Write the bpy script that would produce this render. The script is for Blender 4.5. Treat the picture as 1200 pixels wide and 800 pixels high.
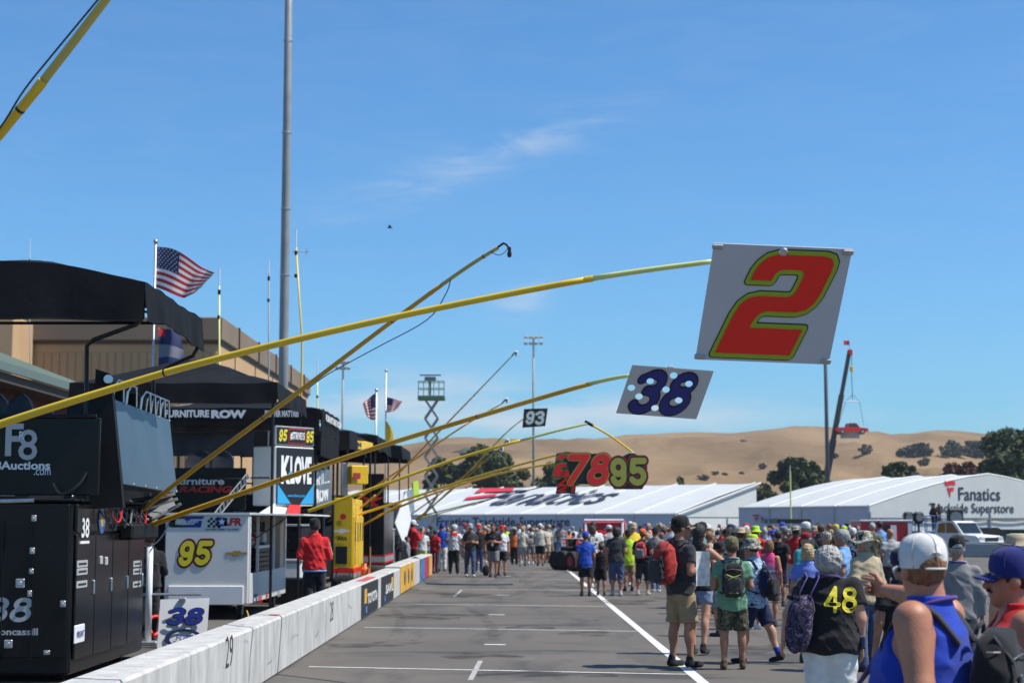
import bpy, bmesh, math, random
import numpy as np
from mathutils import Vector, Matrix
from mathutils.bvhtree import BVHTree

random.seed(7); np.random.seed(7)
R = math.radians
PI = math.pi
for o in list(bpy.data.objects): bpy.data.objects.remove(o, do_unlink=True)
S = bpy.context.scene
COL = S.collection

# ------------------------------------------------------------------ camera
CAMH = 1.72; FPX = 2000.0; PITCH = math.atan(213.0/FPX)
cam = bpy.data.cameras.new('camera'); camo = bpy.data.objects.new('camera', cam); COL.objects.link(camo)
camo.location = (0, 0, CAMH); camo.rotation_euler = (PI/2+PITCH, 0, 0)
cam.lens = 60.0; cam.sensor_width = 36.0; cam.clip_start = 0.1; cam.clip_end = 9000
cam.dof.use_dof = True; cam.dof.focus_distance = 13.5; cam.dof.aperture_fstop = 4.2
S.camera = camo
# ------------------------------------------------------------------ world + sun
SUN_EL, SUN_AZ = R(58), R(99)         # azimuth from +Y (down the lane) towards +X
w = bpy.data.worlds.new('World'); S.world = w; w.use_nodes = True
nt = w.node_tree; nt.nodes.clear()
def nn(t, **k):
    n = nt.nodes.new(t)
    for a, b in k.items(): setattr(n, a, b)
    return n
out = nn('ShaderNodeOutputWorld'); bg = nn('ShaderNodeBackground'); bg.inputs['Strength'].default_value = 0.083
sky = nn('ShaderNodeTexSky', sky_type='NISHITA'); sky.sun_disc = False
sky.sun_elevation = SUN_EL; sky.sun_rotation = SUN_AZ
sky.air_density = 1.0; sky.dust_density = 0.6; sky.ozone_density = 1.2; sky.altitude = 50
tc = nn('ShaderNodeTexCoord'); sep = nn('ShaderNodeSeparateXYZ'); nt.links.new(tc.outputs['Generated'], sep.inputs[0])
def wmath(op, a, b=None, clamp=False):
    n = nn('ShaderNodeMath', operation=op); n.use_clamp = clamp
    for i, v in enumerate((a, b)):
        if v is None: continue
        if isinstance(v, (int, float)): n.inputs[i].default_value = v
        else: nt.links.new(v, n.inputs[i])
    return n.outputs[0]
def wnoise(scale3, scale, detail, rough, lo, hi, rot=(0,0,0), dist=0.0, loc=(0,0,0)):
    mp = nn('ShaderNodeMapping'); mp.inputs['Scale'].default_value = scale3; mp.inputs['Rotation'].default_value = rot; mp.inputs['Location'].default_value = loc
    nt.links.new(tc.outputs['Generated'], mp.inputs[0])
    nz = nn('ShaderNodeTexNoise'); nz.inputs['Scale'].default_value = scale; nz.inputs['Detail'].default_value = detail
    nz.inputs['Roughness'].default_value = rough; nz.inputs['Distortion'].default_value = dist
    nt.links.new(mp.outputs[0], nz.inputs['Vector'])
    mr = nn('ShaderNodeMapRange', interpolation_type='SMOOTHSTEP'); mr.inputs[1].default_value = lo; mr.inputs[2].default_value = hi
    nt.links.new(nz.outputs['Fac'], mr.inputs[0]); return mr.outputs[0]
def wband(lo0, lo1, hi0, hi1):
    a = nn('ShaderNodeMapRange', interpolation_type='SMOOTHSTEP'); a.inputs[1].default_value = lo0; a.inputs[2].default_value = lo1
    b = nn('ShaderNodeMapRange', interpolation_type='SMOOTHSTEP'); b.inputs[1].default_value = hi0; b.inputs[2].default_value = hi1
    b.inputs[3].default_value = 1; b.inputs[4].default_value = 0
    nt.links.new(sep.outputs['Z'], a.inputs[0]); nt.links.new(sep.outputs['Z'], b.inputs[0])
    return wmath('MULTIPLY', a.outputs[0], b.outputs[0])
Ysafe = wmath('MAXIMUM', sep.outputs['Y'], .05); U_ = wmath('DIVIDE', sep.outputs['X'], Ysafe); V_ = wmath('DIVIDE', sep.outputs['Z'], Ysafe)
def wpatch(px, py, su, sv, slope):
    """soft cloud bank around one direction of the sky"""
    u0, v0 = (px-600)/2000.0, math.tan(PITCH-math.atan((py-400)/2000.0))
    du = wmath('SUBTRACT', U_, u0); dv = wmath('SUBTRACT', wmath('SUBTRACT', V_, v0), wmath('MULTIPLY', du, slope))
    q = wmath('ADD', wmath('POWER', wmath('ABSOLUTE', wmath('DIVIDE', du, su)), 2.0), wmath('POWER', wmath('ABSOLUTE', wmath('DIVIDE', dv, sv)), 2.0))
    return wmath('EXPONENT', wmath('MULTIPLY', q, -1.0))
n_low = wnoise((1.0,1.0,5.0), 9.0, 6, .55, .36, .66, loc=(.9,.1,.2)); n_wisp = wnoise((1.5,1.0,8.0), 9.0, 8, .66, .34, .72, rot=(0,R(20),0), dist=.8, loc=(.7,.7,.9))
low = wmath('MULTIPLY', n_low, wmath('ADD', wmath('ADD', wpatch(480,468,.10,.016,-.05), wpatch(720,485,.07,.009,0)), wmath('MULTIPLY', wband(.0,.03,.06,.09), .25), True))
mid = wmath('MULTIPLY', n_wisp, wmath('ADD', wmath('ADD', wpatch(565,188,.075,.012,.36), wpatch(615,350,.02,.010,.3)), wmath('MULTIPLY', wband(.10,.2,.5,.9), .09), True))
fac = wmath('ADD', wmath('MULTIPLY', low, .75), wmath('MULTIPLY', mid, .42), True)
mix = nn('ShaderNodeMix', data_type='RGBA'); nt.links.new(fac, mix.inputs[0])
grade = nn('ShaderNodeMix', data_type='RGBA', blend_type='MULTIPLY'); grade.inputs[0].default_value = 1
grade.inputs[7].default_value = (.50, 1.03, 1.47, 1)
nt.links.new(sky.outputs[0], grade.inputs[6]); nt.links.new(grade.outputs[2], mix.inputs[6])
mix.inputs[7].default_value = (6.6, 7.2, 7.8, 1)
nt.links.new(mix.outputs[2], bg.inputs['Color']); nt.links.new(bg.outputs[0], out.inputs[0])
sd = bpy.data.lights.new('sun', 'SUN'); sd.energy = 5.0; sd.angle = R(.53); sd.color = (1, .94, .85)
so = bpy.data.objects.new('sun', sd); COL.objects.link(so)
SUNV = Vector((math.sin(SUN_AZ)*math.cos(SUN_EL), math.cos(SUN_AZ)*math.cos(SUN_EL), math.sin(SUN_EL)))
so.rotation_euler = SUNV.to_track_quat('Z', 'Y').to_euler(); so.location = SUNV*60
S.view_settings.view_transform = 'Standard'; S.view_settings.look = 'None'
S.view_settings.gamma = 1; S.view_settings.exposure = 0.34; S.view_settings.use_curve_mapping = False

# ------------------------------------------------------------------ helpers
def at(px, py, Y):
    """pixel of the 1200x800 photograph at a chosen distance down the lane -> world point"""
    u = (px-600)/FPX; v = (400-py)/FPX
    y = math.cos(PITCH)-math.sin(PITCH)*v; z = math.sin(PITCH)+math.cos(PITCH)*v
    k = Y/y
    return Vector((u*k, Y, CAMH+z*k))
def gnd(px, py, z=0.0):
    p = at(px, py, 1.0); k = (z-CAMH)/(p.z-CAMH)
    return Vector((p.x*k, k, z))

MATS = {}
def srgb(c):
    return tuple(((x/255/12.92) if x/255 <= .04045 else ((x/255+.055)/1.055)**2.4) for x in c)
def M(name, col=(.5,.5,.5), rough=.6, metal=0.0, var=0.0, vscale=3.0, bump=0.0, bscale=40.0, coat=0.0, spec=.5,
      stretch=(1,1,1), emit=0, trans=0, sheen=0, vcol=None, detail=4):
    if name in MATS: return MATS[name]
    m = bpy.data.materials.new(name); m.use_nodes = True; t = m.node_tree
    b = t.nodes['Principled BSDF']
    b.inputs['Base Color'].default_value = (*col, 1); b.inputs['Roughness'].default_value = rough
    b.inputs['Metallic'].default_value = metal; b.inputs['Coat Weight'].default_value = coat
    b.inputs['Specular IOR Level'].default_value = spec
    if sheen: b.inputs['Sheen Weight'].default_value = sheen
    if trans:
        b.inputs['Transmission Weight'].default_value = trans
    if var > 0 or bump > 0:
        co = t.nodes.new('ShaderNodeTexCoord'); mp = t.nodes.new('ShaderNodeMapping'); mp.inputs['Scale'].default_value = stretch
        t.links.new(co.outputs['Object'], mp.inputs[0])
    if var > 0:
        n = t.nodes.new('ShaderNodeTexNoise'); n.inputs['Scale'].default_value = vscale; n.inputs['Detail'].default_value = detail
        t.links.new(mp.outputs[0], n.inputs['Vector'])
        x = t.nodes.new('ShaderNodeMix'); x.data_type = 'RGBA'
        c2 = vcol if vcol else tuple(c*(1+var) for c in col); c1 = col if vcol else tuple(c*(1-var) for c in col)
        x.inputs[6].default_value = (*c1, 1); x.inputs[7].default_value = (*c2, 1)
        mr = t.nodes.new('ShaderNodeMapRange'); mr.inputs[1].default_value = .3; mr.inputs[2].default_value = .7
        t.links.new(n.outputs['Fac'], mr.inputs[0]); t.links.new(mr.outputs[0], x.inputs[0]); t.links.new(x.outputs[2], b.inputs['Base Color'])
        rr = t.nodes.new('ShaderNodeMapRange'); rr.inputs[3].default_value = max(0, rough-.08); rr.inputs[4].default_value = min(1, rough+.1)
        t.links.new(n.outputs['Fac'], rr.inputs[0]); t.links.new(rr.outputs[0], b.inputs['Roughness'])
    if bump > 0:
        n2 = t.nodes.new('ShaderNodeTexNoise'); n2.inputs['Scale'].default_value = bscale; n2.inputs['Detail'].default_value = 4
        t.links.new(mp.outputs[0], n2.inputs['Vector'])
        bp = t.nodes.new('ShaderNodeBump'); bp.inputs['Strength'].default_value = bump; bp.inputs['Distance'].default_value = .02
        t.links.new(n2.outputs['Fac'], bp.inputs['Height']); t.links.new(bp.outputs[0], b.inputs['Normal'])
    if emit:
        b.inputs['Emission Color'].default_value = (*col, 1); b.inputs['Emission Strength'].default_value = emit
    MATS[name] = m; return m

def tag(o, label=None, cat=None, group=None, kind=None):
    if label: o['label'] = label
    if cat: o['category'] = cat
    if group: o['group'] = group
    if kind: o['kind'] = kind
    return o
def thing(name, label, cat, loc=(0,0,0), rz=0.0, group=None):
    o = bpy.data.objects.new(name, None); COL.objects.link(o); o.location = loc; o.rotation_euler = (0,0,rz)
    o.empty_display_size = .2
    return tag(o, label, cat, group)
def origin(o):
    p = Vector((0,0,0))
    while o is not None: p += o.location; o = o.parent
    return p
def basis(d):
    d = Vector(d).normalized(); a = Vector((0,0,1)) if abs(d.z) < .95 else Vector((1,0,0))
    u = d.cross(a).normalized(); v = u.cross(d).normalized()
    return u, v

class MB:
    def __init__(s): s.v = []; s.f = []; s.m = []; s.cur = 0
    def _add(s, vs, fs):
        n = len(s.v); s.v += [tuple(v) for v in vs]; s.f += [tuple(i+n for i in f) for f in fs]; s.m += [s.cur]*len(fs)
    def box(s, c, d, rz=0.0, bev=0.0, axes=None):
        hx, hy, hz = d[0]/2, d[1]/2, d[2]/2; c = Vector(c)
        if axes is None:
            cr, sr = math.cos(rz), math.sin(rz); axes = (Vector((cr,sr,0)), Vector((-sr,cr,0)), Vector((0,0,1)))
        b = min(bev, hx*.9, hy*.9, hz*.9)
        if b <= 0:
            P = [c+axes[0]*(x*hx)+axes[1]*(y*hy)+axes[2]*(z*hz) for z in (-1,1) for y in (-1,1) for x in (-1,1)]
            s._add(P, [(0,2,3,1),(4,5,7,6),(0,1,5,4),(2,6,7,3),(0,4,6,2),(1,3,7,5)]); return s
        P = []; idx = {}
        for z in (-1,1):
            for y in (-1,1):
                for x in (-1,1):
                    for k in range(3):
                        q = [x*(hx-b), y*(hy-b), z*(hz-b)]; q[k] = (x,y,z)[k]*(hx,hy,hz)[k]
                        idx[(x,y,z,k)] = len(P); P.append(c+axes[0]*q[0]+axes[1]*q[1]+axes[2]*q[2])
        F = []
        for k in range(3):
            o1, o2 = (k+1) % 3, (k+2) % 3
            for sg in (-1,1):
                L = []
                for a, e in ((-1,-1),(1,-1),(1,1),(-1,1)):
                    t = [0,0,0]; t[k] = sg; t[o1] = a; t[o2] = e; L.append(idx[(*t, k)])
                F.append(tuple(L if sg > 0 else L[::-1]))
        for k in range(3):
            o1, o2 = (k+1) % 3, (k+2) % 3
            for a in (-1,1):
                for e in (-1,1):
                    t = [0,0,0]; t[o1] = a; t[o2] = e
                    t[k] = -1; i1 = idx[(*t, o1)]; i2 = idx[(*t, o2)]; t[k] = 1; i3 = idx[(*t, o2)]; i4 = idx[(*t, o1)]
                    F.append((i1,i4,i3,i2) if a*e < 0 else (i1,i2,i3,i4))
        for x in (-1,1):
            for y in (-1,1):
                for z in (-1,1):
                    tr = (idx[(x,y,z,0)], idx[(x,y,z,1)], idx[(x,y,z,2)]); F.append(tr if x*y*z > 0 else tr[::-1])
        s._add(P, F); return s
    def tube(s, pts, r, n=8, caps=True, flat=1.0):
        pts = [Vector(p) for p in pts]; k = len(pts)
        if not hasattr(r, '__len__'): r = [r]*k
        u = None; V = []; F = []
        for i in range(k):
            d = (pts[min(i+1,k-1)]-pts[max(i-1,0)])
            if d.length < 1e-9: d = Vector((0,0,1))
            d.normalize()
            if u is None: u, v = basis(d)
            else:
                u = (u-d*u.dot(d)); u = u.normalized() if u.length > 1e-6 else basis(d)[0]
                v = u.cross(d).normalized()
            for j in range(n):
                a = 2*PI*j/n; V.append(pts[i]+u*(math.cos(a)*r[i])+v*(math.sin(a)*r[i]*flat))
        for i in range(k-1):
            for j in range(n):
                a, b = i*n+j, i*n+(j+1) % n; F.append((a, a+n, b+n, b))
        if caps: F.append(tuple(range(n))); F.append(tuple(range((k-1)*n, k*n))[::-1])
        s._add(V, F); return s
    def lathe(s, c, prof, n=16, axis=(0,0,1), cap=True, sx=1.0, sy=1.0):
        c = Vector(c); ax = Vector(axis).normalized(); u, v = basis(ax)
        if abs(ax.z) > .95: u, v = Vector((1,0,0)), Vector((0,1,0))
        V = []; F = []
        for (r, h) in prof:
            for j in range(n):
                a = 2*PI*j/n; V.append(c+ax*h+u*(math.cos(a)*r*sx)+v*(math.sin(a)*r*sy))
        for i in range(len(prof)-1):
            for j in range(n):
                a, b = i*n+j, i*n+(j+1) % n; F.append((a, b, b+n, a+n))
        if cap: F.append(tuple(range(n))[::-1]); F.append(tuple(range((len(prof)-1)*n, len(prof)*n)))
        s._add(V, F); return s
    def quad(s, a, b, c, d): s._add([a,b,c,d], [(0,1,2,3)]); return s
    def plate(s, poly, th):
        """planar polygon (list of points, counterclockwise seen from its front) made th thick backwards"""
        P = [Vector(p) for p in poly]; n = (P[1]-P[0]).cross(P[-1]-P[0]).normalized(); k = len(P)
        Q = [p-n*th for p in P]
        s._add(P+Q, [tuple(range(k)), tuple(range(k, 2*k))[::-1]]+[(i, i+k, (i+1) % k+k, (i+1) % k) for i in range(k)]); return s
    def grid(s, rows):
        nr = len(rows); nc = len(rows[0])
        s._add([p for r_ in rows for p in r_], [(i*nc+j, i*nc+j+1, (i+1)*nc+j+1, (i+1)*nc+j) for i in range(nr-1) for j in range(nc-1)]); return s
    def ball(s, c, r, n=10, m=7):
        r = r if hasattr(r, '__len__') else (r,r,r)
        prof = [(math.sin(PI*i/m), -math.cos(PI*i/m)) for i in range(m+1)]; c = Vector(c)
        V = []; F = []
        for (q, h) in prof:
            q = max(q, .02)
            for j in range(n):
                a = 2*PI*j/n; V.append((c.x+math.cos(a)*q*r[0], c.y+math.sin(a)*q*r[1], c.z+h*r[2]))
        for i in range(m):
            for j in range(n):
                a, b = i*n+j, i*n+(j+1) % n; F.append((a, b, b+n, a+n))
        F.append(tuple(range(n))[::-1]); F.append(tuple(range(m*n, m*n+n)))
        s._add(V, F); return s
    def build(s, name, mats, parent=None, smooth=False, local=False, label=None):
        me = bpy.data.meshes.new(name)
        o0 = Vector((0,0,0)) if (parent is None or local) else origin(parent)
        me.from_pydata([(v[0]-o0.x, v[1]-o0.y, v[2]-o0.z) for v in s.v], [], s.f)
        if not isinstance(mats, (list, tuple)): mats = [mats]
        for m in mats: me.materials.append(m)
        if len(mats) > 1: me.polygons.foreach_set('material_index', s.m)
        if smooth: me.polygons.foreach_set('use_smooth', [True]*len(me.polygons))
        me.update()
        o = bpy.data.objects.new(name, me); COL.objects.link(o); o.parent = parent
        if label: o['label'] = label
        return o
def link_mesh(name, me, parent=None, loc=(0,0,0), label=None):
    o = bpy.data.objects.new(name, me); COL.objects.link(o); o.parent = parent; o.location = loc
    if label: o['label'] = label
    return o
def cent(o):
    """move a top-level mesh's origin to its base centre"""
    me = o.data; n = len(me.vertices); a = np.empty(n*3, 'f'); me.vertices.foreach_get('co', a); a = a.reshape(-1,3)
    c = np.array([(a[:,0].min()+a[:,0].max())/2, (a[:,1].min()+a[:,1].max())/2, a[:,2].min()], 'f')
    me.vertices.foreach_set('co', (a-c).ravel()); me.update(); o.location = o.location+Vector(c.tolist()); return o
def copy_tree(o, parent=None):
    c = o.copy(); COL.objects.link(c); c.parent = parent
    for ch in list(o.children): copy_tree(ch, c)
    return c
def wob(p, k=1.0, seed=0.0):
    return (math.sin(p[0]*k*1.7+seed)+math.sin(p[1]*k*2.3+seed*1.3+1)+math.sin(p[2]*k*2.9+seed*.7+2)+math.sin((p[0]+p[1])*k*4.1+seed))/4

# ---- lettering: font text turned to mesh, fitted into a rectangle on a frame
def fit(V, c, u, v, wd, ht, shear=0.0):
    V = np.array(V, float); V[:,0] += shear*(V[:,1]-V[:,1].min())
    lo = V[:,:2].min(0); hi = V[:,:2].max(0); sz = np.maximum(hi-lo, 1e-6)
    q = (V[:,:2]-(lo+hi)/2)/sz
    return q[:,0]*wd, q[:,1]*ht
def text_raw(txt, bold=0.0, space=1.0):
    cu = bpy.data.curves.new('lettering', 'FONT'); cu.body = txt; cu.size = 1; cu.offset = bold; cu.space_character = space; cu.resolution_u = 3
    ob = bpy.data.objects.new('lettering', cu); COL.objects.link(ob)
    me = bpy.data.meshes.new_from_object(ob)
    V = [tuple(v.co) for v in me.vertices]; F = [tuple(p.vertices) for p in me.polygons]
    bpy.data.objects.remove(ob); bpy.data.curves.remove(cu); bpy.data.meshes.remove(me)
    return V, F
def lettering(txt, c, u, v, wd, ht, mat, parent, bold=.02, shear=0.0, lift=.004, name='lettering', local=False, space=1.0):
    V, F = text_raw(txt, bold, space)
    u = Vector(u).normalized(); v = Vector(v); v = (v-u*v.dot(u)).normalized(); n = u.cross(v); c = Vector(c)
    x, y = fit(V, c, u, v, wd, ht, shear)
    mb = MB(); mb._add([c+u*a+v*b+n*lift for a, b in zip(x, y)], F)
    return mb.build(name, mat, parent, local=local)
# ---- block numerals from signed distance fields, meshed with marching squares, so that outlines follow the figure
def arc(cx, cy, rx, ry, a0, a1, n=10): return [(cx+rx*math.cos(R(a0+(a1-a0)*i/n)), cy+ry*math.sin(R(a0+(a1-a0)*i/n))) for i in range(n+1)]
DIG = {
 '2p': [(0,.74),(0,.84),(.02,.91),(.07,.97),(.16,1),(.64,1),(.72,.98),(.765,.93),(.78,.86),(.78,.60),(.76,.52),(.71,.46),(.63,.435),(.32,.435),(.27,.415),(.24,.37),(.225,.265),(.78,.265),(.78,0),(0,0),(0,.40),(.02,.50),(.07,.56),(.16,.585),(.46,.585),(.50,.60),(.52,.645),(.52,.79),(.50,.84),(.46,.855),(.30,.855),(.245,.84),(.22,.80),(.22,.74)],
 '3': [[(.02,.80)]+arc(.36,.73,.26,.22,140,-70)+[(.30,.51)]+arc(.36,.25,.30,.26,75,-150)],
 '8': [arc(.36,.74,.25,.20,0,360,18), arc(.36,.26,.30,.25,0,360,18)],
 '9': [arc(.36,.67,.26,.26,0,360,18), [(.62,.67)]+arc(.36,.30,.26,.28,20,-160)],
 '5': [[(.66,.93),(.14,.93),(.10,.55)]+arc(.34,.32,.30,.26,130,-150)],
 '4': [[(.50,.0),(.50,.98),(.02,.28),(.70,.28)]],
 '7': [[(.02,.93),(.66,.93),(.22,.0)]],
 '6': [arc(.36,.30,.28,.27,0,360,18), [(.08,.32)]+arc(.38,.62,.30,.34,170,50)],
 '1': [[(.12,.78),(.34,.96),(.34,0)]],
 '0': [arc(.34,.5,.27,.46,0,360,22)],
 '2': [[(.06,.74)]+arc(.36,.70,.28,.24,160,-30)+[(.08,.05),(.66,.05)]],
}
def seg_d(X, Y, pts):
    d = np.full(X.shape, 9.0)
    for (x0,y0), (x1,y1) in zip(pts[:-1], pts[1:]):
        dx, dy = x1-x0, y1-y0; L = dx*dx+dy*dy+1e-12
        t = np.clip(((X-x0)*dx+(Y-y0)*dy)/L, 0, 1); d = np.minimum(d, np.hypot(X-x0-t*dx, Y-y0-t*dy))
    return d
def poly_sd(X, Y, poly):
    d = seg_d(X, Y, poly+[poly[0]]); ins = np.zeros(X.shape, bool)
    for (x0,y0), (x1,y1) in zip(poly, poly[1:]+poly[:1]):
        c = ((y0 > Y) != (y1 > Y)); 
        with np.errstate(divide='ignore', invalid='ignore'): xi = (x1-x0)*(Y-y0)/(y1-y0)+x0
        ins ^= c & (X < xi)
    return np.where(ins, -d, d)
def march(Fd, xs, ys):
    """polygons of Fd<0 on a grid; full rows of cells are merged into strips"""
    V = []; F = []; vi = {}
    def vert(p):
        k = (round(p[0],6), round(p[1],6))
        if k not in vi: vi[k] = len(V); V.append(k)
        return vi[k]
    ny, nx = Fd.shape
    for j in range(ny-1):
        i = 0
        while i < nx-1:
            c = [Fd[j,i], Fd[j,i+1], Fd[j+1,i+1], Fd[j+1,i]]
            if max(c) < 0:
                k = i
                while k < nx-1 and max(Fd[j,k],Fd[j,k+1],Fd[j+1,k],Fd[j+1,k+1]) < 0: k += 1
                F.append((vert((xs[i],ys[j])), vert((xs[k],ys[j])), vert((xs[k],ys[j+1])), vert((xs[i],ys[j+1])))); i = k; continue
            if min(c) < 0:
                P = [(xs[i],ys[j]),(xs[i+1],ys[j]),(xs[i+1],ys[j+1]),(xs[i],ys[j+1])]; L = []
                for a in range(4):
                    b = (a+1) % 4
                    if c[a] < 0: L.append(P[a])
                    if (c[a] < 0) != (c[b] < 0):
                        t = c[a]/(c[a]-c[b]); L.append((P[a][0]+(P[b][0]-P[a][0])*t, P[a][1]+(P[b][1]-P[a][1])*t))
                ids = []
                for p in L:
                    q = vert(p)
                    if not ids or ids[-1] != q: ids.append(q)
                if len(ids) > 2 and ids[0] != ids[-1]: F.append(tuple(ids))
            i += 1
    return V, F
def numerals(txt, c, u, v, wd, ht, layers, parent, stroke=.22, shear=.22, gap=.06, lift=.004, res=52, name='numeral', local=False, project=None):
    """layers: [(offset, material)] widest first; figure height 1 + stroke maps onto ht"""
    u = Vector(u).normalized(); v = Vector(v); v = (v-u*v.dot(u)).normalized(); n = u.cross(v); c = Vector(c)
    x0 = 0.0; fields = []
    for ch in txt:
        if ch == '2' and stroke > .25: fields.append(('p', DIG['2p'], x0)); x0 += .84+gap
        else: fields.append(('s', DIG[ch], x0)); x0 += .72+gap+stroke*.55
    mo = max(l[0] for l in layers)
    W = x0; xs = np.linspace(-.3, W+.3, int(res*(W+.6))); ys = np.linspace(-.3, 1.3, int(res*1.6))
    X, Y = np.meshgrid(xs, ys); D = np.full(X.shape, 9.0)
    for k, g, xo in fields:
        if k == 'p': D = np.minimum(D, poly_sd(X-xo, Y, g))
        else:
            for pth in g: D = np.minimum(D, seg_d(X-xo, Y, pth)-stroke/2)
    V0, _ = march(D-mo*0, xs, ys); A = np.array(V0); sx = A[:,0]+shear*A[:,1]
    cx, cy = (sx.min()+sx.max())/2, (A[:,1].min()+A[:,1].max())/2; kx = wd/(sx.max()-sx.min()); ky = ht/(A[:,1].max()-A[:,1].min())
    objs = []
    for li, (off, mat) in enumerate(layers):
        V, F = march(D-off, xs, ys)
        P = []
        for (a, b) in V:
            p = c+u*((a+shear*b-cx)*kx)+v*((b-cy)*ky)
            if project is not None:
                hit = project.ray_cast(p+n*.35, -n, 1.0)
                if hit[0] is not None: p = hit[0]
            P.append(p+n*(lift*(li+1)))
        mb = MB(); mb._add(P, F); objs.append(mb.build(name, mat, parent, local=local))
    return objs
def shape_sdf(fn, x0, x1, y0, y1, res=40):
    xs = np.linspace(x0, x1, int(res)); ys = np.linspace(y0, y1, int(res*(y1-y0)/(x1-x0))+2)
    X, Y = np.meshgrid(xs, ys); return march(fn(X, Y), xs, ys)
def decal(V, F, c, u, v, mat, parent, lift=.004, name='emblem', k=1.0, local=False):
    u = Vector(u).normalized(); v = Vector(v); v = (v-u*v.dot(u)).normalized(); n = u.cross(v); c = Vector(c)
    mb = MB(); mb._add([c+u*(p[0]*k)+v*(p[1]*k)+n*lift for p in V], F); return mb.build(name, mat, parent, local=local)
def poly_decal(pts, c, u, v, mat, parent, lift=.004, name='emblem', k=1.0, local=False):
    return decal(pts, [tuple(range(len(pts)))], c, u, v, mat, parent, lift, name, k, local)
UX, UY, UZ = Vector((1,0,0)), Vector((0,1,0)), Vector((0,0,1))

# common materials
mBLACK = M('black_paint', (.009,.009,.010), .30, spec=.22, var=.25, vscale=2)
mBLACKM = M('black_matt', (.011,.011,.012), .6, spec=.18, var=.3, vscale=4)
mTARP = M('black_tarp', (.010,.010,.011), .7, spec=.12, var=.35, vscale=1.5, bump=.5, bscale=4)
mTUBE = M('black_tube', (.012,.012,.014), .35, metal=.2)
mWHITE = M('white_paint', (.70,.70,.69), .4, var=.05, vscale=3)
mDECALW = M('white_vinyl', (.75,.75,.74), .45)
mDECALG = M('silver_vinyl', (.42,.42,.41), .4)
mCHROME = M('bright_metal', (.62,.63,.64), .28, metal=1.0, var=.15, vscale=9)
mALU = M('aluminium', (.45,.46,.47), .45, metal=.85, var=.12, vscale=6)
mGREYP = M('grey_steel_paint', (.23,.25,.26), .45, var=.12, vscale=1.2)
mYEL = M('yellow_paint', (.74,.47,.012), .38, var=.10, vscale=2.5)
mYELP = M('yellow_pole', (.76,.50,.02), .36, var=.12, vscale=1.6)
mYELO = M('orange_yellow_pole', (.62,.33,.015), .4, var=.12, vscale=1.6)
mLIME = M('pale_lime_pole', (.62,.66,.22), .4, var=.08, vscale=2)
mRED = M('red_paint', (.60,.016,.014), .4, var=.08)
mORANGER = M('red_orange_vinyl', (.86,.018,.010), .42)
mBLUE = M('blue_vinyl', (.012,.028,.22), .42)
mNAVY = M('navy_vinyl', (.016,.022,.075), .45)
mINK = M('black_vinyl', (.012,.012,.013), .4)
mGLASS = M('dark_glass', (.01,.012,.014), .06, spec=.8)
mRUB = M('tyre_rubber', (.016,.016,.016), .78, var=.2, bump=.3, bscale=30)
# ================================================================== setting
def node_asphalt():
    m = bpy.data.materials.new('asphalt'); m.use_nodes = True; t = m.node_tree; b = t.nodes['Principled BSDF']
    co = t.nodes.new('ShaderNodeTexCoord')
    def noise(sc, det, st=(1,1,1), lo=.3, hi=.7, rough=.6, loc=(0,0,0)):
        mp = t.nodes.new('ShaderNodeMapping'); mp.inputs['Scale'].default_value = st; mp.inputs['Location'].default_value = loc
        t.links.new(co.outputs['Object'], mp.inputs[0])
        n = t.nodes.new('ShaderNodeTexNoise'); n.inputs['Scale'].default_value = sc; n.inputs['Detail'].default_value = det; n.inputs['Roughness'].default_value = rough
        t.links.new(mp.outputs[0], n.inputs['Vector'])
        r = t.nodes.new('ShaderNodeMapRange'); r.inputs[1].default_value = lo; r.inputs[2].default_value = hi
        t.links.new(n.outputs['Fac'], r.inputs[0]); return r.outputs[0], n.outputs['Fac']
    def mixc(f, a, c2, amt=1.0):
        x = t.nodes.new('ShaderNodeMix'); x.data_type = 'RGBA'
        if amt < 1:
            k = t.nodes.new('ShaderNodeMath'); k.operation = 'MULTIPLY'; k.inputs[1].default_value = amt; t.links.new(f, k.inputs[0]); f = k.outputs[0]
        t.links.new(f, x.inputs[0])
        if isinstance(a, tuple): x.inputs[6].default_value = (*a,1)
        else: t.links.new(a, x.inputs[6])
        x.inputs[7].default_value = (*c2,1); return x.outputs[2]
    big, _ = noise(.35, 5); fine, ff = noise(60, 3, lo=.25, hi=.75)
    c = mixc(big, (.098,.085,.069), (.135,.118,.096))
    c = mixc(fine, c, (.070,.063,.054), .45)
    c = mixc(noise(.9, 7, (1,.16,1), .52, .66, loc=(3,7,0))[0], c, (.045,.041,.038), .8)     # rubber laid along the lane
    c = mixc(noise(.55, 6, (.35,1.1,1), .56, .66, loc=(9,1,0))[0], c, (.042,.040,.038), .85)  # damp and oily patches
    c = mixc(noise(.8, 3, (1,1,1), .64, .72, loc=(4,22,0))[0], c, (.165,.15,.13), .5)
    t.links.new(c, b.inputs['Base Color']); b.inputs['Roughness'].default_value = .86
    bp = t.nodes.new('ShaderNodeBump'); bp.inputs['Strength'].default_value = .5; bp.inputs['Distance'].default_value = .004
    t.links.new(ff, bp.inputs['Height']); t.links.new(bp.outputs[0], b.inputs['Normal'])
    return m
mASPH = node_asphalt()
mDRY = M('dry_grass_ground', (.30,.215,.105), .95, var=.22, vscale=.03)
mb = MB(); mb.quad((-3000,-300,-.03),(3000,-300,-.03),(3000,4000,-.03),(-3000,4000,-.03)); tag(mb.build('ground', mDRY), kind='structure')
mb = MB(); mb.quad((-45,-30,0),(90,-30,0),(90,230,0),(-45,230,0)); lane = tag(mb.build('pit_lane', mASPH), kind='structure')
mLINE = M('road_paint', (.62,.61,.58), .7, var=.14, vscale=5, bump=.2, bscale=80)
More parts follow.
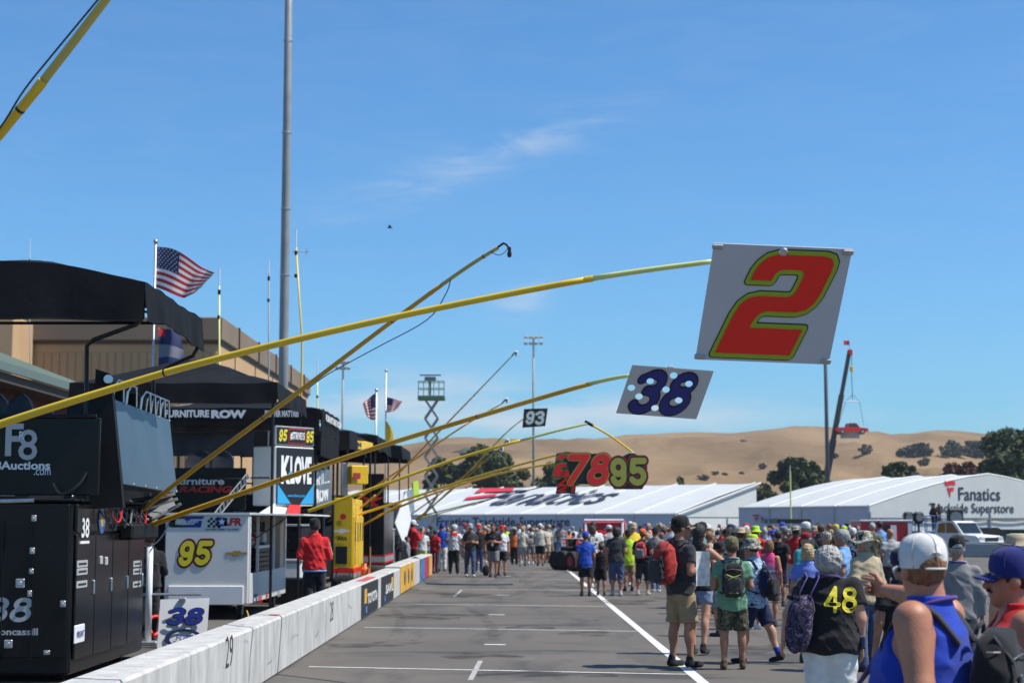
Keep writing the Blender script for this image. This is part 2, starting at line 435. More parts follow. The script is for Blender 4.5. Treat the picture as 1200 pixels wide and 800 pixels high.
mLINEO = M('orange_road_paint', (.55,.30,.06), .7, var=.2, vscale=6)
def strip(name, a, b, wd, mat=mLINE, z=.005):
    a = Vector((a[0],a[1],z)); b = Vector((b[0],b[1],z)); d = (b-a).normalized(); n = Vector((-d.y,d.x,0))*wd/2
    mb = MB(); k = max(1, int((b-a).length/2)); rows = []
    for i in range(k+1):
        p = a.lerp(b, i/k); e = 1+.06*math.sin(i*7.3); rows.append([p-n*e, p+n*e])
    mb.grid(rows); return mb.build(name, mat, lane)
strip('lane_line', (2.075,6), (2.075,100), .125)
for i, y in enumerate((20.9, 28.75, 37.0, 45.6, 54.0, 62.2, 70.5, 79)):
    strip('stall_line', (-2.45,y), (2.0,y-1.05), .075)
for x, y in ((580,755),(582,720),(590,697),(588,684),(594,675),(596,669)):
    g = gnd(x, y); strip('stall_mark', (g.x-.15,g.y), (g.x+.15,g.y-.05), .14, z=.006)
g0, g1 = gnd(551,797), gnd(563,774); strip('chalk_mark', g0[:2], g1[:2], .06, M('chalk', (.34,.33,.31), .9, var=.3, vscale=12), .0055)
g0, g1 = gnd(532,699), gnd(541,691); strip('chalk_mark', g0[:2], g1[:2], .06, MATS['chalk'], .0055)
g0 = gnd(905,716); strip('orange_line', (g0.x-.8,g0.y+.1), (g0.x+1.6,g0.y-.2), .1, mLINEO)
for x in (6.3, 10.4): strip('joint_sealant', (x,6), (x-.4,95), .04, M('tar_seal', (.03,.03,.03), .5), .0045)
for y in (16.2, 33.1, 58.5): strip('joint_sealant', (-2.5,y), (12,y-.6), .025, MATS['tar_seal'], .0042)

# rubber left by braking cars, oil spots and cracks
def worn(name, col, lo, hi, sc, amax=.5):
    m = bpy.data.materials.new(name); m.use_nodes = True; t = m.node_tree; b = t.nodes['Principled BSDF']; b.inputs['Base Color'].default_value = (*col,1); b.inputs['Roughness'].default_value = .8
    co = t.nodes.new('ShaderNodeTexCoord'); n = t.nodes.new('ShaderNodeTexNoise'); n.inputs['Scale'].default_value = sc; n.inputs['Detail'].default_value = 8; r = t.nodes.new('ShaderNodeMapRange'); r.inputs[1].default_value = lo; r.inputs[2].default_value = hi; r.inputs[4].default_value = amax
    t.links.new(co.outputs['Object'], n.inputs['Vector']); t.links.new(n.outputs['Fac'], r.inputs[0]); t.links.new(r.outputs[0], b.inputs['Alpha']); return m
mRUBBER = worn('tyre_rubber_mark', (.040,.036,.033), .40, .80, 2.5, .42); mOIL = worn('oil_stain', (.040,.037,.034), .38, .62, 2.2, .55)
rgm = random.Random(5)
for i in range(9):
    y = rgm.uniform(20,64); x = rgm.uniform(-1.8,1.2); L = rgm.uniform(4,11); bend = rgm.uniform(-1.2,1.2); wd = rgm.uniform(.16,.28)
    for off in (0, 1.6):
        rows = []
        for k in range(9):
            t_ = k/8; px_ = x+off*.95+bend*t_*t_; rows.append([(px_-wd/2, y+L*t_, .0046+.00012*i), (px_+wd/2, y+L*t_, .0046+.00012*i)])
        if x+off+bend > 4.5: continue
        mb = MB(); mb.grid([r_[::-1] for r_ in rows][::-1]); mb.build('tyre_mark', mRUBBER, lane)
for i, (px, py, rx, ry) in enumerate(((505,722,.9,1.0),(420,756,.5,.4),(560,768,.5,.5),(640,790,.8,.35),(470,752,.35,.3),(690,742,.4,.6),(730,705,.7,1.2),(540,697,.6,1.2),(880,760,.7,.8),(620,735,.4,.5))):
    g = gnd(px, py); P = []
    for k in range(20):
        a = 2*PI*k/20; q = 1+.25*math.sin(3*a+i)+.15*math.sin(5*a+2*i); P.append((g.x+rx*q*math.cos(a), g.y+ry*q*math.sin(a), .0072+.0002*i))
    mb = MB(); mb._add(P, [tuple(range(20))]); mb.build('oil_stain', mOIL, lane)
for i in range(9):
    y = rgm.uniform(13,50); x = rgm.uniform(-2.4,9); rows = []
    for k in range(12):
        x2 = x+k*rgm.uniform(.2,.5); y2 = y+.3*math.sin(k*1.7+i)+k*rgm.uniform(-.08,.14); rows.append([(x2, y2-.008, .0044), (x2, y2+.008, .0044)])
    mb = MB(); mb.grid(rows[::1]); mb.build('crack', MATS['tar_seal'], lane)
# ---- pit wall: blocks, stencilled stall numbers, sponsor banners
mCONC = M('whitewashed_concrete', (.445,.435,.41), .85, var=.22, vscale=5, bump=.6, bscale=16, stretch=(1,1,.3), detail=8)
mCONC2 = M('grey_concrete', (.30,.30,.295), .85, var=.15, vscale=1.5, bump=.3, bscale=10)
WX = -2.69
wall = thing('pit_wall', 'low white concrete pit wall with stencilled numbers and sponsor banners', 'wall', (WX-.13, 30, 0))
ys = [2, 6.2, 10.4, 14.5, 18.2, 24.6, 30.2, 36.0, 41.6, 47.2, 52.6, 58.0]
for i in range(len(ys)-1):
    h = .645 if ys[i] < 41 else .70
    mb = MB(); mb.box((WX-.20, (ys[i]+ys[i+1])/2, h/2), (.40, ys[i+1]-ys[i]-.022, h), bev=.022); mb.build('wall_block', mCONC, wall)
    if i: mb = MB(); mb.box((WX-.20, ys[i], h/2-.03), (.34, .03, h-.08)); mb.build('wall_joint', mCONC2, wall)
mRS = M('red_scuff', (.45,.08,.07), .8, var=.4, vscale=9)
def wall_text(t, px, py0, py1, wd):
    z = WX/((px-600)/FPX); a = at(px, py0, z); b = at(px, py1, z)
    lettering(t, (WX, z, (a.z+b.z)/2), (0,1,0), UZ, wd, abs(a.z-b.z), M('worn_black_paint', (.03,.03,.03), .8, var=.6, vscale=20), wall, bold=-.005, lift=.003)
wall_text('29', 273, 744, 781, .42); wall_text('28', 391, 704, 727, .45); wall_text('27', 437, 681, 700, .5)
mb = MB(); mb.box((WX-.12, 20.4, .6475), (.12,.16,.008)); mb.build('red_mark', mRS, wall)
mb = MB(); mb.box((WX-.14, 33.5, .6475), (.18,2.6,.008)); mb.build('red_mark', mRS, wall)
for i in range(14):
    y = rgm.uniform(12,46); z = rgm.uniform(.12,.5); L = rgm.uniform(.3,1.3); h = rgm.uniform(.02,.06)
    mb = MB(); mb.grid([[(WX+.003, y+L*t_, z+.05*math.sin(3*t_+i)-h/2*(1-abs(2*t_-1))) for t_ in np.linspace(0,1,7)], [(WX+.003, y+L*t_, z+.05*math.sin(3*t_+i)+h/2*(1-abs(2*t_-1))+.002) for t_ in np.linspace(0,1,7)]]); mb.build('tyre_scuff', mRUBBER, wall)
mBAN = M('banner_black', (.014,.015,.017), .5, var=.3); mBANY = M('banner_yellow', (.66,.36,.03), .5, var=.12, vscale=5)
mBANB = M('banner_blue', (.05,.16,.42), .5, var=.2); mBANR = M('banner_red', (.42,.03,.05), .5, var=.3)
def banner(px0, px1, mat, z0=.04, z1=.62, name='banner'):
    ya, yb = WX/((px0-600)/FPX), WX/((px1-600)/FPX)
    mb = MB(); mb.box((WX+.008, (ya+yb)/2, (z0+z1)/2), (.012, yb-ya, z1-z0)); mb.build(name, mat, wall); return ya, yb
for p0, p1 in ((425,444),(448,462)):
    ya, yb = banner(p0, p1, mBAN)
    lettering('TOYOTA' if p0 == 425 else 'SAVE', (WX+.015, (ya+yb)/2+(yb-ya)*.12, .33), (0,1,0), UZ, (yb-ya)*.62, .20, mDECALW, wall, bold=.04, lift=.004)
    mb = MB(); mb.box((WX+.017, ya+(yb-ya)*(.2 if p0 == 425 else .85), .40), (.006, .5, .26)); mb.build('banner_patch', mBANY, wall)
    mb = MB(); mb.box((WX+.017, ya+(yb-ya)*.25, .15), (.006, .35, .12)); mb.build('banner_patch', mBANB, wall)
ya, yb = banner(470, 486, mBANY, .04, .68)
for k in (.28,.55,.8):
    V, F = shape_sdf(lambda X, Y: np.hypot(X, Y*.9)-.17, -.2,.2,-.2,.2, 16)
    decal([(p[0]*1.6,p[1]) for p in V], F, (WX+.015, ya+(yb-ya)*k, .37), (0,1,0), UZ, mNAVY, wall, .003)
banner(493, 498, mBANB, .03, .68); banner(498.3, 503, mBANR, .03, .68); banner(503.3, 506, mBANY, .03, .68)
banner(509.5, 511.5, mBANR, .02, .70)

# ---- far barrier across the end of the lane
bar = thing('concrete_barrier', 'long grey concrete barrier with white top behind the crowd', 'barrier', (20, 92, 0))
for i in range(16):
    x0 = -4+i*4.2; mb = MB(); P = [(x0,0),(x0+4.15,0)]
    y0 = 94-.28*(x0-2)
    mb.box((x0+2.07, y0, .36), (4.15,.34,.72), rz=math.atan(-.28)*.9, bev=.05); mb.build('barrier_block', mCONC2, bar)
    mb = MB(); mb.box((x0+2.07, y0, .75), (4.15,.30,.06), rz=math.atan(-.28)*.9); mb.build('barrier_cap', mWHITE, bar)

# ---- hills
SKY = [(-2600,520),(-1400,512),(-600,528),(0,520),(300,531),(430,530),(480,528),(520,521),(560,518),(600,519),(660,522),(720,517),(770,513),(820,511),(862,510),(890,507),(930,505),(965,506),(1000,508),(1035,513),(1062,513.5),(1095,509),(1130,511),(1165,515),(1200,519),(1300,526),(1500,516),(1900,510),(2600,520),(3800,515)]
def sky_h(px, D): 
    xs = [s[0] for s in SKY]; ysk = [s[1] for s in SKY]
    return at(600, float(np.interp(px, xs, ysk)), D).z
from mathutils import noise as mnoise
RID = 1150.0
def hill_z(x, y):
    r = math.hypot(x, y); px = 600+FPX*x/max(y, r*.35)
    H = sky_h(px, RID)
    t = min(1.0, max(0.0, (y-360)/(RID-360))); f = t*t*(3-2*t)
    n = mnoise.fractal(Vector((x*.0042, y*.0042, 1.7)), 0.9, 2.1, 5)
    g = 1-2*abs(mnoise.noise(Vector((x*.011+n*1.2, y*.0045, 5.2))))-.6*abs(mnoise.noise(Vector((x*.027, y*.012, 2.2))))-.3*abs(mnoise.noise(Vector((x*.06, y*.03, 7.2))))
    if y > RID:
        return H*(1-.25*min(1, (y-RID)/700))-5+n*4*min(1,(y-RID)/200)
    return H*f*(1+(.12*n+.10*g)*(1-f))+(n*7+g*13)*f*(1-f)*1.3-.5
rows = []
NX, NY = 300, 110
for j in range(NY):
    y = 350+ (1700-350)*(j/(NY-1))**1.15; row = []
    for i in range(NX):
        px = -1500+4200*i/(NX-1); x = (px-600)/FPX*y; row.append((x, y, hill_z(x, y)))
    rows.append(row)
m = bpy.data.materials.new('golden_hill'); m.use_nodes = True; t = m.node_tree; b = t.nodes['Principled BSDF']; b.inputs['Roughness'].default_value = .95; b.inputs['Specular IOR Level'].default_value = .1
co = t.nodes.new('ShaderNodeTexCoord'); ramp = t.nodes.new('ShaderNodeValToRGB'); ns = t.nodes.new('ShaderNodeTexNoise'); ns.inputs['Scale'].default_value = .013; ns.inputs['Detail'].default_value = 10; ns.inputs['Roughness'].default_value = .58
mp = t.nodes.new('ShaderNodeMapping'); mp.inputs['Scale'].default_value = (1,.5,2.5); t.links.new(co.outputs['Object'], mp.inputs[0]); t.links.new(mp.outputs[0], ns.inputs['Vector'])
e = ramp.color_ramp.elements; e[0].position = .28; e[0].color = (.125,.083,.044,1); e[1].position = .72; e[1].color = (.295,.20,.109,1)
q = e.new(.5); q.color = (.225,.150,.079,1)
t.links.new(ns.outputs['Fac'], ramp.inputs[0]); t.links.new(ramp.outputs[0], b.inputs['Base Color'])
bp = t.nodes.new('ShaderNodeBump'); bp.inputs['Strength'].default_value = .8; bp.inputs['Distance'].default_value = 6; t.links.new(ns.outputs['Fac'], bp.inputs['Height']); t.links.new(bp.outputs[0], b.inputs['Normal'])
mHILL = m
mb = MB(); mb.grid(rows); tag(mb.build('hills', mHILL, smooth=True), kind='structure')
# scrubby ridge farther back
mSCRUB = M('scrub_ridge', (.055,.075,.045), .95, var=.35, vscale=.02)
rows = []
for j in range(14):
    y = 1900+j*60; row = []
    for i in range(50):
        px = 430+ i*8.5; x = (px-600)/FPX*y
        top = at(600, float(np.interp(px, [430,520,600,660,700,730,760,846], [530,524,524,519.5,514,515,520,528])), 2100).z
        a = math.sin(min(1, j/4)*PI/2); row.append((x, y, top*a*(1+.02*mnoise.noise(Vector((x*.02,y*.02,3))))))
    rows.append(row)
mb = MB(); mb.grid(rows); tag(mb.build('scrub_ridge', mSCRUB, smooth=True), kind='structure')
# vineyard patches lying on the slope
def patch(pts_px, mat):
    rows = []
    for (xa, xb, y) in pts_px:
        row = []
        for k in range(9):
            px = xa+(xb-xa)*k/8; D = ray_hill(px, y); p = at(px, y, D); row.append((p.x, D-1, p.z+1.2))
        rows.append(row)
    return rows
def ray_hill(px, py):
    D = 380.0
    while D < 1300:
        p = at(px, py, D)
        if hill_z(p.x, D) >= p.z: return D
        D += 8
    return 1150
mb = MB(); mb.grid(patch([(545,578,527.5),(538,578,530.5),(526,570,533.5)], mSCRUB)); tag(mb.build('vineyard', mSCRUB, smooth=True), kind='structure')

# ---- bank behind the tents where spectators stand
mb = MB(); rows = []
for j in range(8):
    y = 196+j*9; row = []
    for i in range(40):
        x = -60+i*2.6; edge = min(1, max(0, (20-x)/25)); hh = (min(1, j/3))**.8*4.6*edge*(1+.06*wob((x,y,0),.5)); row.append((x, y, hh-.02))
    rows.append(row)
mb.grid(rows); tag(mb.build('bank', M('scrub_bank', (.09,.08,.045), .95, var=.4, vscale=.25), smooth=True), kind='structure')

# ---- trees
def leafmat(name, a, b_):
    return M(name, a, .75, var=.5, vscale=.9, vcol=b_, spec=.25, detail=3)
mLEAF = [leafmat('leaf_dark', (.026,.042,.018), (.090,.110,.045)), leafmat('leaf_olive', (.045,.055,.022), (.125,.130,.055)), leafmat('leaf_rust', (.07,.028,.018), (.13,.055,.035)), leafmat('leaf_oak', (.028,.040,.022), (.070,.085,.045))]
mBARK = M('bark', (.07,.05,.035), .9, var=.3, vscale=6)
def tree_meshes(seed, n, leaf, W, H, flat=.75, clumps=26):
    rg = np.random.RandomState(seed)
    C = []
    for k in range(clumps):
        a = rg.rand()*2*PI; h = rg.rand(); rr = math.sqrt(rg.rand())*(.5*W)*math.sin(PI*(.12+.80*h))**.7
        C.append((math.cos(a)*rr, math.sin(a)*rr, H*(.22+.70*h), W*(.11+.11*rg.rand())))
    V = []; F = []
    for i in range(n):
        cx, cy, cz, cr = C[rg.randint(clumps)]
        d = rg.randn(3); d /= np.linalg.norm(d); rad = cr*(.55+.5*rg.rand()**.5)
        p = np.array([cx,cy,cz])+d*rad*np.array([1,1,flat])
        nrm = d*.6+rg.randn(3)*.6; nrm /= np.linalg.norm(nrm); a = np.cross(nrm, rg.randn(3)); a /= np.linalg.norm(a); b = np.cross(nrm, a)
        s = leaf*(.6+.8*rg.rand()); k = len(V)
        V += [tuple(p-a*s*.5), tuple(p+b*s*.32), tuple(p+a*s*.6), tuple(p-b*s*.32)]; F.append((k,k+1,k+2,k+3))
    cr = MB(); cr._add(V, F)
    tr = MB(); tr.tube([(0,0,0),(.02*W,0,H*.2),(0,.02*W,H*.45),(.02*W,.0,H*.75)], [.035*W,.027*W,.02*W,.006*W], 7)
    for k in range(7):
        c = C[k]; z0 = H*(.2+.05*k); tr.tube([(0,0,z0),(c[0]*.5,c[1]*.5,(z0+c[2])*.5+.02*H),(c[0],c[1],c[2])], [.018*W,.012*W,.004*W], 5)
    return cr, tr
def tree(name, label, base, W, H, n, leaf, mat, seed, group=None, clumps=26):
    r = thing(name, label, 'tree', base, 0, group)
    cr, tr = tree_meshes(seed, n, leaf, W, H, clumps=clumps); cr.build('crown', mat, r, local=True); tr.build('trunk', mBARK, r, local=True); return r
def tree_px(name, label, px, ytop, wpx, Y, z0, n, leaf, mat, seed, group='trees behind the tents', clumps=30):
    top = at(px, ytop, Y); W = wpx/FPX*Y; return tree(name, label, (top.x, Y, z0), W*1.12, (top.z-z0)*1.06, n, leaf, mat, seed, group, clumps)
tree_px('bushy_tree', 'broad dark tree right of the scissor lift behind the left tent roof', 570, 527, 66, 262, 2, 9000, .75, mLEAF[0], 11)
tree_px('bushy_tree', 'low olive tree seen through the scissor lift legs', 517, 540, 34, 268, 3, 4200, .7, mLEAF[1], 12)
tree_px('bushy_tree', 'dark tree standing behind the cut-out race numbers', 648, 545, 60, 266, 0, 6500, .75, mLEAF[0], 13)
tree_px('bushy_tree', 'small dark tree between the light pole and the race number signs', 615, 552, 40, 275, 0, 3600, .7, mLEAF[1], 14)
tree_px('conifer_clump', 'small pointed green shrub above the left tent ridge', 799, 557, 20, 225, 0, 1400, .5, mLEAF[1], 15, clumps=12)
tree_px('bushy_tree', 'dark round tree left of the crane between the two tents', 930, 538, 46, 240, 0, 6500, .65, mLEAF[0], 16)
tree_px('bushy_tree', 'spreading dark tree at the foot of the crane boom', 951, 543, 34, 246, 0, 4800, .65, mLEAF[0], 17)
tree_px('bushy_tree', 'yellowish shrub at the left end of the right tent', 897, 568, 26, 230, 0, 2600, .5, mLEAF[1], 18)
tree_px('bushy_tree', 'tall dark tree at the right edge of the picture', 1190, 511, 92, 225, 0, 15000, .7, mLEAF[0], 19, clumps=46)
tree_px('rust_tree', 'rust red leaved tree above the right tent peak', 1127, 541, 44, 255, 0, 4500, .65, mLEAF[2], 20)
tree_px('rust_tree', 'smaller rust red bush left of the rust red tree', 1108, 546, 26, 262, 0, 2600, .65, mLEAF[2], 21)
tree_px('bushy_tree', 'small dark round tree over the right tent roof', 1042, 543, 22, 260, 0, 2600, .6, mLEAF[0], 22)
tree_px('bushy_tree', 'squat dark tree pair left of the rust red trees', 1060, 540, 30, 262, 0, 3300, .6, mLEAF[0], 23)
protos = []
for k in range(3):
    cr, tr = tree_meshes(60+k, 900, .13, 1.0, .8, clumps=16)
    a = cr.build('crown', mLEAF[3], None); bq = tr.build('trunk', mBARK, None)
    protos.append((a.data, bq.data)); bpy.data.objects.remove(a); bpy.data.objects.remove(bq)
OAK = [(1014,535,13,10,'lone round oak on the golden hill right of the hanging truck'),(1066,538,26,15,'wide oak at the left of the oak row on the hill'),(1083,536,22,14,'second oak of the row on the hill'),
 (1108,538,14,11,'pale small oak in the gap of the oak row'),(1120,537,26,17,'large oak right of the gap on the hill'),(1137,535,24,16,'highest oak of the right hillside group'),(1152,537,22,14,'rightmost oak of the hillside group'),
 (1084,551,16,9,'low oak on the lower slope above the right tent'),(839,562,10,4,'long low bush on the slope left of the crane'),(824,563,12,5,'low dark bush above the left tent ridge'),(848,558,9,3,'flat bush on the slope between the tents'),
 (869,556,7,3,'tiny bush halfway up the slope'),(894,552,8,6,'slanting bush on the slope above the tent gap'),(871,520,6,2,'faint bush under the skyline'),(978,541,8,6,'dark bush behind the crane boom')]
for k, (px, py, wp, hp, lab) in enumerate(OAK):
    D = ray_hill(px, py); p = at(px, py, D); W = wp/FPX*D; H = hp/FPX*D
    r = thing('oak_tree', lab, 'tree', (p.x, D, hill_z(p.x, D)-.3), k*1.3, 'oaks on the golden hills')
    a, bq = protos[k % 3]
    for nm, me in (('crown', a), ('trunk', bq)):
        o = link_mesh(nm, me, r); o.scale = (W*1.15, W*1.15, H*1.5)

# ---- exhibition tents
mVINYL = M('white_tent_vinyl', (.54,.55,.53), .5, var=.04, vscale=.6, bump=.15, bscale=.8)
mVINSHADE = M('shaded_tent_wall', (.50,.52,.58), .6, var=.06, vscale=.8)  # shade on the tent walls put into their blue-grey vinyl colour
mSEAM = M('tent_seam', (.58,.59,.57), .5)
mFR = M('logo_red', (.60,.02,.03), .5); mFI = M('tent_lettering_ink', (.025,.028,.05), .5)
def flag_logo(c, u, v, ht, parent, mat=mFR, lift=.03, kx=1.0):
    """two waving bars over a tapering stem"""
    for pts in ([(-.42,.5),(-.2,.44),(.1,.5),(.45,.46),(.42,.24),(.1,.28),(-.15,.2),(-.36,.25)], [(-.24,.12),(-.05,.08),(.12,.12),(.34,.1),(.28,-.1),(.1,-.08),(.06,-.16),(.02,-.5),(-.1,-.2)]):
        poly_decal([(p[0]*kx*ht, p[1]*ht) for p in pts], c, u, v, mat, parent, lift, 'emblem')
def lerp(a, b, t): return Vector(a)+(Vector(b)-Vector(a))*t
# left: roof falls toward the lane, lit gable on the right
ang = R(40); d1 = Vector((-math.cos(ang), math.sin(ang), 0)); d2 = Vector((math.sin(ang), math.cos(ang), 0))
C0 = at(791, 602, 170); eh = C0.z; C0.z = 0
tl = thing('exhibition_tent', 'long white event tent with a logo across its sloping roof', 'tent', C0)
WD = 15.0; LN = 60.0; rh = at(888, 566, 181.5).z
nb = 12
for i in range(nb):
    a = C0+d1*(LN*i/nb); c_ = C0+d1*(LN*(i+1)/nb)
    rows = []
    for j in range(7):
        f = j/6; rows.append([a+d2*(WD*f)+UZ*(eh+(rh-eh)*f+.10*math.sin(PI*f)), (a+c_)/2+d2*(WD*f)+UZ*(eh+(rh-eh)*f-.05+.08*math.sin(PI*f)), c_+d2*(WD*f)+UZ*(eh+(rh-eh)*f+.10*math.sin(PI*f))])
    mb = MB(); mb.grid([r_[::-1] for r_ in rows]); mb.build('roof_panel', mVINYL, tl, smooth=True)
    mb = MB(); mb.tube([a+UZ*(eh+.06), a+d2*(WD*.5)+UZ*((eh+rh)/2+.15), a+d2*WD+UZ*(rh+.06)], .09, 6); mb.build('roof_rib', mSEAM, tl)
    mb = MB(); mb.plate([a+d2*.03+d1*.04, a+d2*.03+d1*.04+UZ*(eh-.03), c_+d2*.03-d1*.02+UZ*(eh-.03), c_+d2*.03-d1*.02][::-1], .05); mb.build('wall_panel', mVINSHADE, tl)
    mb = MB(); mb.box(a+UZ*eh/2-d2*.03, (.14,.14,eh), rz=-ang); mb.build('wall_post', mALU, tl)
mb = MB(); mb.tube([C0+UZ*eh, C0+d1*LN+UZ*eh], .11, 6); mb.build('eave_beam', mSEAM, tl)
g = [C0-d1*.05, C0-d1*.05+d2*WD, C0-d1*.05+d2*WD+UZ*(rh-.1), C0-d1*.05+UZ*(eh-.05)]
mb = MB(); mb.plate([g[0], g[1], g[1]+UZ*(eh-.35), g[0]+UZ*(eh-.35)], .05); mb.build('gable_skirt', mVINYL, tl)
mb = MB(); mb.plate([g[0]+UZ*(eh-.28)-d1*.06, g[1]+UZ*(eh-.28)-d1*.06, g[2]-d1*.06, g[3]-d1*.06], .05); mb.build('gable', mVINYL, tl)
mb = MB(); mb.tube([g[3]-d1*.3, g[2]-d1*.3+UZ*.14+d2*.5], .10, 6); mb.build('gable_trim', mSEAM, tl)
mb = MB(); mb.box(C0+d2*(WD*.62)+UZ*(eh/2-.2)-d1*.12, (.12,.12,eh-.4)); mb.build('wall_post', mALU, tl)
mb = MB(); mb.plate([C0+d2*WD+d1*LN, C0+d2*WD+d1*LN+UZ*rh, C0+d2*WD+UZ*rh, C0+d2*WD], .05); mb.build('back_wall', mVINSHADE, tl)
mb = MB(); mb.plate([C0+d1*LN, C0+d1*LN+UZ*eh, C0+d1*LN+d2*WD+UZ*rh, C0+d1*LN+d2*WD], .05); mb.build('far_gable', mVINSHADE, tl)
# roof lettering: frame of the roof plane
ru = -d1; rv = (d2*WD+UZ*(rh-eh)).normalized()
def on_roof(px, py):
    o = at(px, py, 1.0)-Vector((0,0,CAMH)); o0 = Vector((0,0,CAMH)); n = ru.cross(rv); p0 = C0+UZ*eh
    k = (p0-o0).dot(n)/o.dot(n); return o0+o*k
cR = on_roof(648, 583.5); wR = abs((on_roof(716,586)-on_roof(574,586)).dot(ru))*.97; hR = abs((on_roof(650,575)-on_roof(650,592)).dot(rv))
lettering('Fanatics', cR, ru, rv, wR, hR, mFI, tl, bold=.012, lift=.22, space=1.05)
for quad in ([(563,574),(604,573),(600,577),(556,579)], [(548,584),(584,580),(580,583),(560,585.5),(543,587.5)]):
    P = [on_roof(*q)+ru.cross(rv)*.22 for q in quad]; mb = MB(); mb._add(P[::-1], [tuple(range(len(P)))]); mb.build('emblem', mFR, tl)
def on_wall(px, py, p0, n):
    o = at(px, py, 1.0)-Vector((0,0,CAMH)); o0 = Vector((0,0,CAMH)); k = (p0-o0).dot(n)/o.dot(n); return o0+o*k
a, c_ = on_wall(512, 613, C0, d2), on_wall(668, 613, C0, d2)
lettering('Fanatics Trackside Superstore', (a+c_)/2-d2*.05+UZ*.05, ru, UZ, (c_-a).length, 1.25, mFI, tl, bold=.02, lift=.02)
# right: gabled tent turned with its lettered end toward the lane
ang = R(30); e1 = Vector((-math.sin(ang), math.cos(ang), 0)); e2 = Vector((math.cos(ang), math.sin(ang), 0))
C1 = at(1018, 593, 130); eh = C1.z; C1.z = 0
tr_ = thing('exhibition_tent', 'white peaked tent with lettering on its gable end', 'tent', C1)
WD = 25.0; LN = 16.0; pk = at(1130, 556, 137).z
def prof(f): 
    t_ = 1-abs(2*f-1); return eh+(pk-eh)*(math.sin(t_*PI/2)**1.0*.55+t_*.45)
nb = 4; NR = 12
for i in range(nb):
    a = C1+e1*(LN*i/nb); c_ = C1+e1*(LN*(i+1)/nb)
    for h0, h1 in ((0,.5),(.5,1)):
        rows = [[p_+e2*(WD*f)+UZ*prof(f) for p_ in (a, (a+c_)/2, c_)] for f in np.linspace(h0, h1, NR//2+1)]
        mb = MB(); mb.grid([r_[::-1] for r_ in rows]); mb.build('roof_panel', mVINYL, tr_, smooth=True)
    mb = MB(); mb.tube([a+e2*(WD*f)+UZ*(prof(f)+.05) for f in np.linspace(0,1,NR+1)], .08, 6); mb.build('roof_rib', mSEAM, tr_)
    for s_ in (0, WD-.1):
        mb = MB(); mb.plate([c_+e2*(s_+.03), c_+e2*(s_+.03)+UZ*(eh-.04), a+e2*(s_+.03)+UZ*(eh-.04), a+e2*(s_+.03)][::-1], .05); mb.build('wall_panel', mVINSHADE, tr_)
    mb = MB(); mb.box(a+UZ*eh/2-e2*.04, (.12,.12,eh)); mb.build('wall_post', mALU, tr_)
mb = MB(); mb.tube([C1+UZ*eh, C1+e1*LN+UZ*eh], .09, 6); mb.build('eave_beam', mSEAM, tr_)
def gable(off, nm):
    top = [C1+e1*off+e2*(WD*f)+UZ*(prof(f)-.04) for f in np.linspace(1,0,NR+1)]
    mb = MB(); mb.plate([C1+e1*off+UZ*(eh-.85), C1+e1*off+e2*WD+UZ*(eh-.85)]+top, .05); mb.build(nm, mVINYL, tr_)
    for k in range(6):
        mb = MB(); a = C1+e1*(off+.08)+e2*(WD*k/6+.04); c_ = C1+e1*(off+.08)+e2*(WD*(k+1)/6-.04)
        mb.plate([a, c_, c_+UZ*(eh-.8), a+UZ*(eh-.8)], .05); mb.build('wall_panel', mVINYL, tr_)
        mb = MB(); mb.box(C1+e1*(off-.05)+e2*(WD*k/6)+UZ*(eh/2-.2), (.10,.10,eh-.4)); mb.build('wall_post', mALU, tr_)
    mb = MB(); mb.tube([C1+e1*(off-.06)+e2*(WD*k/18)+UZ*(eh-.95-.14*math.sin(PI*((k/3) % 1))) for k in range(19)], .05, 5); mb.build('valance_cable', mINK, tr_)
gable(-.10, 'gable')
mb = MB(); top = [C1+e1*LN+e2*(WD*f)+UZ*(prof(f)-.04) for f in np.linspace(1,0,NR+1)]
mb.plate([C1+e1*LN, C1+e1*LN+e2*WD]+top, .05); mb.build('far_gable', mVINSHADE, tr_)
PG = C1-e1*.12
a, c_ = on_wall(1123, 577, PG, e1), on_wall(1172, 580, PG, e1); lettering('Fanatics', (a+c_)/2, e2, UZ, (c_-a).length, 1.02, mFI, tr_, bold=.012, lift=.02)
a, c_ = on_wall(1089, 594, PG, e1), on_wall(1188, 599, PG, e1); lettering('Trackside Superstore', (a+c_)/2, e2, UZ, (c_-a).length, .98, mFI, tr_, bold=.012, lift=.02)
flag_logo(on_wall(1113, 573, PG, e1), e2, UZ, 1.35, tr_, lift=.02)
a, c_ = on_wall(893, 608, C1, -e2), on_wall(918, 610, C1, -e2); lettering('Fanatics', (a+c_)/2-e2*.06, -e1, UZ, (c_-a).length, .5, mFI, tr_, bold=.012, lift=.02)
flag_logo(on_wall(887, 607, C1, -e2)-e2*.06, -e1, UZ, .65, tr_, lift=.05, kx=1.6)

